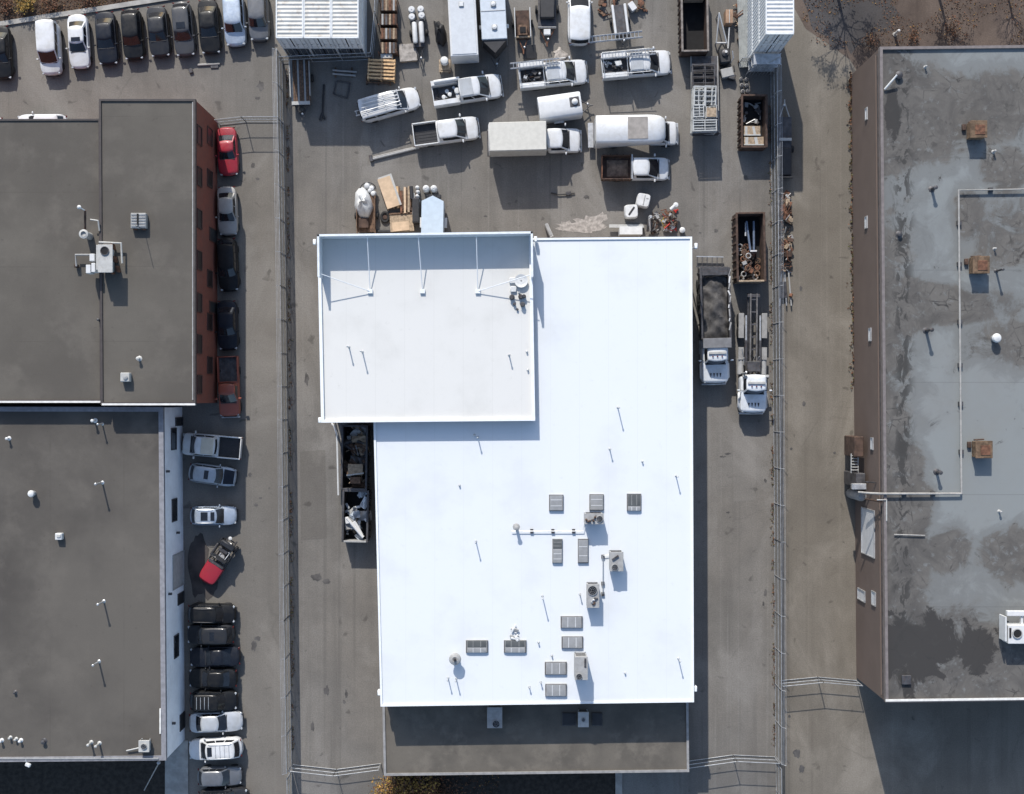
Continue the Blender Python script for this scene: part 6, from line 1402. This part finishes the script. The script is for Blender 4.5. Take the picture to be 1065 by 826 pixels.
# ------------------------------------------------------------------ heap of goods north of the upper roof
t = thing('hand_cart', 'brown wooden cart with shafts under the white tarp bundle north of the upper roof', 'cart', P(381, 222, .4) - Vector((0, 0, .4)), R(90))
b = MB(); b.box((0, 0, .45), (3.3, 1.5, .08), OLDWOOD)
for s in (-1, 1): b.tube([(-2.0, s * .8, .5), (1.6, s * .78, .55)], .06, OLDWOOD, 6); b.box((0, s * .8, .7), (2.6, .06, .4), OLDWOOD)
b.box((-.9, .2, .6), (.9, .9, .3), RUSTDARK, b=.04); b.build('deck', t, smooth=0)
for s in (-1, 1): wheel(t, -.2, s * .95, .3, .16, s)
heap('tarp_bundle', 'big rounded white tarp bundle on the brown cart', 'tarp bundle', 377.5, 211, 1.7, 2.9, 1.5, WPLASTIC, .2, 11, .08)
t = thing('rope_coil', 'white rope and sacks heaped at the top of the white tarp bundle', 'sacks', P(384, 197, .6) - Vector((0, 0, .6)))
for x, y, r in ((-.2, .35, .3), (.2, .1, .28), (.35, -.35, .26), (.05, -.1, .22)):
    b = MB(); b.lathe([(.05, 0), (r, .08), (r * 1.1, .3), (r * .7, .52), (.05, .58)], (x, y, .15), WPLASTIC, 12); b.build('sack', t)
b = MB(); b.tube([(.7 * math.cos(q * .5) - .1, .6 * math.sin(q * .5), .62) for q in range(7)], .05, PLASTIC, 6); b.build('strap', t)
b = MB(); q = P(404, 200, .8); b.box((q.x, q.y, .7), (1.15, 2.75, .10), PLY, rz=.33, b=.01); b.box((q.x + .1, q.y + .12, .62), (1.25, 2.9, .06), OFFWHITE, rz=.33); b.build('plywood_sheet', label='tan plywood sheet lying slantwise on the timber heap', cat='plywood', smooth=0)
pallet_stack('pallet_stack', 'low timber pallets under the tan plywood sheet', 405, 203, 1.2, 2.4, .55, (WOOD, OLDWOOD), .33, 7, layers=2)
for i, (x, y, l, m, lab) in enumerate(((413.5, 205, 1.9, LUMBER, 'mustard board standing on edge just right of the plywood sheet'), (417, 210, 2.0, RUST, 'rust red board right of the plywood sheet'), (421, 208, 2.3, PLY, 'pale tan plank in the middle of the timber heap'), (425, 207, 2.3, WOOD, 'grey brown plank between the tan plank and the black roll'), (430, 212, 1.9, OFFWHITE, 'whitish plank nearest the white bottles'))):
    q = P(x, y, .6); b = MB(); b.box((0, 0, .5), (.18, l, .14), m); b.box((.16, .1, .42), (.1, l * .9, .12), OLDWOOD); o = b.build('plank', label=lab, cat='plank', smooth=0); o.location = (q.x, q.y, 0); o.rotation_euler.z = .05 - .02 * i
b = MB(); b.tube([P(427.5, 194, .65), P(428.5, 207, .65)], .17, PLASTIC, 10); b.build('black_roll', label='short black roll lying among the planks of the timber heap', cat='roll')
t = thing('stacked_bottles', 'row of white plastic bottles left of the pale blue pointed trailer', 'bottles', P(434, 203, .4) - Vector((0, 0, .4)))
for i in range(4): b = MB(); b.lathe([(.16, 0), (.18, .05), (.18, .5), (.07, .62), (.06, .7)], (.05 * (i % 2), .65 - .38 * i, 0), WPLASTIC, 12); b.build('bottle', t)
b = MB(); q = P(433, 220, .3); b.box((q.x, q.y, .5), (.6, 2.2, .9), DSTEEL, b=.05); b.box((q.x, q.y, .97), (.5, 2.0, .04), PLASTIC); b.build('steel_locker', label='dark steel locker between the timber heap and the pale blue trailer', cat='locker', smooth=0)
t = thing('tyre', 'old black tyre lying below the plywood sheet', 'tyre', P(400.5, 226, .12)); t.location.z = .14
b = MB(); b.tube([(.33 * math.cos(q * .449), .42 * math.sin(q * .449), 0) for q in range(14)], .13, TYRE, 8, closed=True); b.build('tread', t)
b = MB(); b.lathe([(.2, -.03), (.2, .03), (.02, .03)], (0, 0, 0), RUSTDARK, 12); b.build('rim', t)
b = MB(); q = P(418, 232, .4); b.box((q.x, q.y, .35), (2.1, 1.5, .12), WOOD, rz=.05); b.box((q.x, q.y + .85, .38), (2.3, .14, .2), OLDWOOD, rz=.05); b.box((q.x - .1, q.y - .3, .43), (1.5, .8, .05), PLY, rz=.1); b.box((q.x + .4, q.y + 1.3, .4), (1.2, .3, .3), RUSTDARK, rz=-.2, b=.03); b.build('work_table', label='low speckled tan table of boards against the upper roof wall', cat='table', smooth=0)
b = MB(); b.tube([P(385, 241, .2), P(412, 241, .2)], .16, PLASTIC, 8); b.build('black_pipe', label='black pipe lying along the foot of the upper roof wall', cat='pipe')
# right end of the north wall
for i, (x, y, lab) in enumerate(((669, 208.5, 'white bulk bag without a slot, upper of the two below the small dump truck'), (656.5, 220, 'white bulk bag with a dark slot, lower of the two below the small dump truck'))):
    t = thing('bulk_bag', lab, 'bulk bag', P(x, y, .8) - Vector((0, 0, .8)), (-.22, .05)[i], 'white bulk bags')
    b = MB(); rings = []
    for z, k in ((0, .92), (.1, 1.0), (.6, 1.06), (.95, 1.0), (1.05, .9)): rings.append([(.58 * k * (abs(math.cos(a)) ** .4) * (1 if math.cos(a) > 0 else -1), .58 * k * (abs(math.sin(a)) ** .4) * (1 if math.sin(a) > 0 else -1), z) for a in [2 * math.pi * (q + .5) / 20 for q in range(20)]])
    b.loft(rings, WPLASTIC); b.build('bag_body', t, smooth=50)
    b = MB()
    if i: b.box((0, 0, 1.07), (.16, .85, .05), PLASTIC, rz=-.65, b=.02)
    else: b.box((.05, 0, 1.07), (.08, .9, .04), UNITGREY, b=.015); b.box((.3, .2, 1.06), (.2, .06, .05), UNITGREY)
    b.build('opening', t, smooth=0)
b = MB(); q = P(651, 235.5, .4); b.box((q.x, q.y, .45), (3.0, .3, .12), OFFWHITE, b=.02); b.box((q.x + .9, q.y - .02, .3), (1.4, .2, .4), UNITGREY); b.build('beam', label='long pale beam lying parallel to the white building north wall', cat='beam', smooth=0)
b = MB(); q = P(655.5, 241, .9); b.box((q.x, q.y, .75), (1.95, .65, 1.5), WHITE, b=.03); b.box((q.x, q.y, 1.52), (2.0, .7, .05), WPLASTIC, b=.02); b.build('white_cabinet', label='white cabinet against the north wall of the white building', cat='cabinet', smooth=0)
b = MB(); b.lathe([(.18, 0), (.2, .8), (.1, 1.0)], P(675.5, 227.5, 0), STEEL, 12); b.tube([P(675.5, 227.5, 1), P(676, 240, .5)], .1, STEEL, 8); b.tube([P(673.5, 241, .5), P(674, 230, .8)], .1, DSTEEL, 8); b.build('steel_pipes', label='grey elbow pipe standing by the white cabinet at the north wall', cat='pipes')
scrap('scrap_heap', 'dark scrap cage between the grey elbow pipe and the rusty red heap', 'scrap', at_origin(682, 229), -.35, .35, -1.2, .6, .05, .9, 26, (RUSTDARK, DSTEEL, UNITGREY), 61, 'bt', .8)
RED = pm('bright_red_plastic', (.45, .03, .02), rough=.4); YEL = pm('yellow_plastic', (.55, .38, .03), rough=.5)
scrap('scrap_heap', 'rusty heap with red and yellow bits at the north wall right end', 'scrap', at_origin(696, 228), -.8, .6, -1.1, .8, .05, 1.1, 60, (RUST, RUSTDARK, RUST, OLDWOOD, RUSTDARK, RED, YEL, UNITGREY), 62, 'bt', .8)
b = MB(); b.tube([P(697.5, 218, 1.0), P(703, 213, 1.1)], .17, WPLASTIC, 10); b.lathe([(.05, 0), (.22, .05), (.22, .25), (.05, .3)], P(702.5, 213.5, .95), WPLASTIC, 12); b.build('white_tank', label='small white tank on top of the rusty red heap', cat='tank')
b = MB(); 
for x, y, w in ((692.5, 239, .6), (699, 236.5, .7), (709, 240, .8)): b.lathe([(.15 * w + .05, 0), (.3 * w, .08), (.32 * w, .4), (.1, .5)], P(x, y, 0), WPLASTIC, 12)
b.build('white_jugs', label='white jugs on the ground between the rusty red heap and the north wall', cat='jugs')
b = MB(); q = P(571, 240.5, .5); b.box((q.x, q.y, .5), (.3, 1.25, .9), OFFWHITE, rz=.42, b=.03); b.box((q.x - .05, q.y + .1, .97), (.2, 1.1, .04), UNITGREY, rz=.42); b.build('leaning_board', label='slanting white panel near the step between upper and lower white roofs', cat='panel', smooth=0)
t = thing('spare_bumper', 'dark bent bumper part on the asphalt at the corner of the box truck shadow', 'bumper', P(586, 202, .1)); t.location.z = 0
b = MB(); b.tube([(-1.1, .1, .12), (-.4, -.05, .15), (.3, 0, .14), (1.0, .1, .12)], .06, PLASTIC, 6); b.box((.45, .05, .1), (.5, .35, .18), DSTEEL, rz=.2, b=.05); b.build('bumper_bar', t)
# rusty junk in the lane behind the right fence
t = thing('trailer_frame', 'rusty trailer frame with white vee tongue behind the right fence', 'trailer', P(816, 150, .5) - Vector((0, 0, .5)), dn(180))
b = MB(); b.box((-.3, 0, .5), (5.4, 1.2, .12), DSTEEL); b.box((-1.6, 0, .7), (2.4, 1.05, .3), PLASTIC, b=.05); b.build('deck', t, smooth=0)
b = MB(); b.box((.35, 0, .78), (.25, 1.1, .2), OFFWHITE, b=.03); b.box((-3.0, 0, .8), (.1, 1.3, .4), PLASTIC); b.build('cross_bar', t, smooth=0)
tongue(t, 2.3, 1.4, 1.4, OFFWHITE)
for s in (-1, 1): wheel(t, -.4, s * .72, .32, .18, s)
RUSTSET = (RUST, RUSTDARK, RUST, WOOD, UNITGREY)
scrap('scrap_heap', 'upper heap of rusty beams behind the right fence', 'scrap', at_origin(815, 222), -.45, .55, -1.8, 1.8, .05, .9, 55, RUSTSET, 71, 'tbt', 1.3)
scrap('scrap_heap', 'lower heap of rusty beams behind the right fence, beside the roll off bin', 'scrap', at_origin(816, 263), -.5, .55, -1.8, 1.5, .05, .9, 55, RUSTSET, 72, 'tbt', 1.3)
b = MB()
for x0, x1 in ((813, 811), (816, 818), (820, 823)): b.tube([P(x0, 282, .2), P(x1, 318, .3)], .07, (STEEL, UNITGREY, RUST)[x0 % 3], 6)
b.tube([P(823, 306, .3), P(822, 309, .4)], .16, RUST, 8); b.build('steel_pipes', label='loose pipes trailing below the rusty heaps behind the right fence', cat='pipes')
b = MB(); q = P(813, 302, .2); b.box((q.x, q.y, .2), (.9, 1.5, .3), DSTEEL, rz=.1, b=.05); b.build('dark_bin', label='dark flat bin among the loose pipes behind the right fence', cat='bin', smooth=0)
# objects on the left lot
t = thing('parking_stop', 'pale concrete wheel stop with dark ends in front of the black row car', 'wheel stop', P(217, 67, .1) - Vector((0, 0, .1)), R(3))
b = MB(); b.box((0, 0, .09), (2.0, .18, .16), CONC, b=.04); b.build('stop_bar', t); b = MB(); b.box((-1.6, -.5, .1), (.35, .45, .2), DSTEEL, rz=.3, b=.05); b.box((.5, -.2, .06), (.7, .35, .1), DSTEEL, b=.03); b.build('rubber_ends', t)
t = thing('bollard', 'white post at the north wall of the right building', 'post', P(930.5, 36, 0)); 
b = MB(); b.tube([(0, 0, 0), (0, 0, 1.1)], .12, WPLASTIC, 10); b.lathe([(.13, 1.08), (.1, 1.18), (.02, 1.2)], (0, 0, 0), WPLASTIC, 10); b.build('shaft', t); b = MB(); b.lathe([(.22, 0), (.2, .08)], (0, 0, 0), CONC, 10); b.build('footing', t)

# ------------------------------------------------------------------ plants
LEAFM = [pm('dry_leaf_ochre', (.26, .15, .04), rough=.8, var=.3), pm('dry_leaf_rust', (.14, .06, .03), rough=.8, var=.3), pm('dry_leaf_brown', (.09, .055, .035), rough=.8, var=.3), pm('leaf_gold', (.34, .22, .05), rough=.8, var=.3), pm('leaf_olive', (.09, .085, .03), rough=.8, var=.3)]
BARK = pm('bark', (.075, .055, .045), rough=.95, var=.35)
def leaf(b, c, s, m, r2):
    a = Vector((r2.uniform(-1, 1), r2.uniform(-1, 1), r2.uniform(-.6, .6))).normalized() * s; d = Vector((r2.uniform(-1, 1), r2.uniform(-1, 1), r2.uniform(-.6, .6))).normalized()
    d = (d - a.normalized() * d.dot(a.normalized())).normalized() * s * .6; b.add([c - a, c + d, c + a, c - d], [(0, 1, 2, 3)], m)
def shrub(name, label, px, py, r, h, n, mats, seed, cat='shrub', leafs=.10, twigs=16, dens=1.0):
    r2 = random.Random(seed); p = P(px, py, h / 2); t = thing(name, label, cat, (p.x, p.y, 0)); f = MB(); k = MB(); tips = []
    for i in range(twigs):
        a = 2 * math.pi * i / twigs + r2.uniform(-.3, .3); q = r * r2.uniform(.4, 1.0); e = Vector((q * math.cos(a), q * math.sin(a), h * r2.uniform(.45, 1.0))); mid = e * .5 + Vector((0, 0, h * .12))
        k.tube([(0, 0, 0), mid, e], [.05 * h / 2, .03 * h / 2, .008], BARK, 5); tips += [mid, e]
        for j in range(3):
            s_ = mid.lerp(e, r2.uniform(0, .9)); w = s_ + Vector((r2.uniform(-1, 1), r2.uniform(-1, 1), r2.uniform(0, .8))) * r * .35; k.tube([s_, w], [.012 * h / 2, .005], BARK, 4); tips.append(w)
    for i in range(n):
        c = r2.choice(tips) + Vector((r2.gauss(0, 1), r2.gauss(0, 1), r2.gauss(0, .8))) * r * .14; c.z = max(.05, c.z); leaf(f, c, leafs * r2.uniform(.6, 1.3), mats[min(len(mats) - 1, int(r2.random() ** 1.2 * len(mats)))], r2)
    k.build('branches', t); 
    if n: f.build('foliage', t, smooth=0)
    return t
shrub('autumn_shrub', 'large ochre and orange autumn shrub at the bottom edge below the low front roof', 423, 831, 3.0, 2.2, 5200, [LEAFM[0], LEAFM[3], LEAFM[1], LEAFM[2]], 3, leafs=.11, twigs=26)
shrub('autumn_shrub', 'smaller rust brown shrub right of the ochre one at the bottom edge', 458, 836, 2.0, 1.6, 1500, [LEAFM[1], LEAFM[2]], 4, leafs=.09)
shrub('autumn_shrub', 'yellow bush on the leafy bank at the top left corner', 27, 3, 1.0, .9, 900, [LEAFM[3], LEAFM[0], LEAFM[4]], 5, leafs=.08)
for i, (x, y, r, lab) in enumerate(((5, 6, .9, 'rusty brown bush in the very top left corner'), (52, 5, .9, 'brown bush right of the yellow bush on the leafy bank'), (92, -2, .9, 'brown bush above the white sedan on the leafy bank'))):
    shrub('dry_bush', lab, x, y, r, .7, 420, [LEAFM[1], LEAFM[2]], 20 + i, 'bush', .08)
b = MB(); r2 = random.Random(44)
for i in range(7000):                                      # fallen leaves on the bank, the verge and the soil bed
    u = r2.random()
    if u < .45: x = r2.uniform(0, 180); y = r2.uniform(-12, 24 - x * .16)
    elif u < .9: x = r2.uniform(835, 1070); y = r2.uniform(-10, 47) if x > 885 else r2.uniform(-10, 50 - abs(x - 870) * .2)
    else: x = r2.uniform(404, 520); y = r2.uniform(806, 832)
    if .45 <= u < .9 and math.sin(x * .09) + math.sin(x * .031 + y * .11) < -.2: continue
    c = P(x, y, .03) + Vector((0, 0, r2.uniform(0, .05))); leaf(b, c, r2.uniform(.035, .09), LEAFM[(1, 2, 2, 1, 2, 2, 1, 0)[r2.randrange(8)]], r2)
b.build('fallen_leaves', label='brown and ochre fallen leaves on the bank and verge', cat='leaves', kind='stuff', smooth=0)
def bare_tree(label, px, py, h, r, seed, leaves=0):
    r2 = random.Random(seed); p = P(px, py, 0); t = thing('bare_tree', label, 'tree', (p.x, p.y, 0)); tr = MB(); cr = MB(); lf = MB()
    tr.tube([(0, 0, 0), (.05, .02, h * .2), (.0, .08, h * .42)], [.16 * h / 7, .13 * h / 7, .10 * h / 7], BARK, 9); tr.build('trunk', t)
    def grow(a, dvec, L, rad, d):
        e = a + dvec * L; mid = a.lerp(e, .5) + Vector((r2.gauss(0, 1), r2.gauss(0, 1), r2.gauss(0, .5))) * L * .07
        cr.tube([a, mid, e], [rad, rad * .8, rad * .55], BARK, 5 if d < 2 else 4)
        if leaves and d >= 3:
            for q in range(leaves): leaf(lf, a.lerp(e, r2.random()) + Vector((r2.gauss(0, .12), r2.gauss(0, .12), r2.gauss(0, .1))), .08, LEAFM[r2.choice((1, 2, 2))], r2)
        if d >= 5: return
        for q in range(3 if d < 4 else 2):
            nd = (dvec + Vector((r2.gauss(0, 1), r2.gauss(0, 1), r2.gauss(.15, .6))) * .55).normalized(); grow(a.lerp(e, r2.uniform(.55, 1)), nd, L * r2.uniform(.62, .8), rad * .58, d + 1)
    for i in range(6):
        a = i * 1.05 + r2.uniform(-.3, .3); grow(Vector((0, .06, h * r2.uniform(.28, .42))), Vector((math.cos(a) * .7, math.sin(a) * .7, .75)).normalized(), h * .22, .055 * h / 7, 0)
    cr.build('crown', t, smooth=60)
    if leaves: lf.build('foliage', t, smooth=0)
bare_tree('thin bare tree at the top edge directly above the rusty vents of the right building', 975, -8, 6.0, 2.5, 5, 1)
bare_tree('bare brown tree at the top edge above the painted tree shade of the right lane', 868, -14, 6.5, 2.5, 6, 1)
bare_tree('bare tree nearest the top right corner of the frame', 1045, -14, 5.0, 2.5, 8, 0)
for i, (x, y, lab) in enumerate(((905, 42, 'small dry bush at the upper left corner of the right building'), (950, 38, 'dry bush right of the white post'), (990, 30, 'dry bush by the wall foot below the thin bare tree'))):
    shrub('dry_bush', lab, x, y, .8, .7, 200, [LEAFM[1], LEAFM[2]], 30 + i, 'bush', .07, 12)
rw = thing('weed_strip', 'ragged dry weeds along the foot of the brown siding', 'weeds', P(884, 200, 0)); rw['kind'] = 'stuff'
b = MB(); r2 = random.Random(66)
for i in range(900):
    y = 75 + 330 * r2.random() ** 1.3; X = XRat(y) - .05 - abs(r2.gauss(0, .10)) * (1 + math.sin(y * .3)); c = Vector((X, P(0, y, 0).y, r2.uniform(.02, .25))) - rw.location; leaf(b, c, r2.uniform(.05, .12), LEAFM[(1, 2, 2, 4)[r2.randrange(4)]], r2)
b.build('weeds', rw, smooth=0)
for nm, lab, x0, y0, x1, y1, sgn in (('weeds', 'dry weeds and litter along the foot of the left fence', 297.5, 70, 303.5, 790, 1), ('weeds', 'dry weeds and litter along the foot of the right fence', 802, 110, 806.5, 785, -1)):
    b = MB(); r2 = random.Random(int(x0))
    for i in range(1500):
        u = r2.random(); 
        if math.sin(u * 60) + math.sin(u * 143 + 1) < -.4: continue
        c = P(lerp(x0, x1, u) + sgn * abs(r2.gauss(0, 1.6)), lerp(y0, y1, u), 0) + Vector((0, 0, r2.uniform(.02, .12))); leaf(b, c, r2.uniform(.04, .1), LEAFM[(2, 2, 4, 1)[r2.randrange(4)]], r2)
    b.build(nm, label=lab, cat='weeds', kind='stuff', smooth=0)
bpy.data.objects.remove(t0)
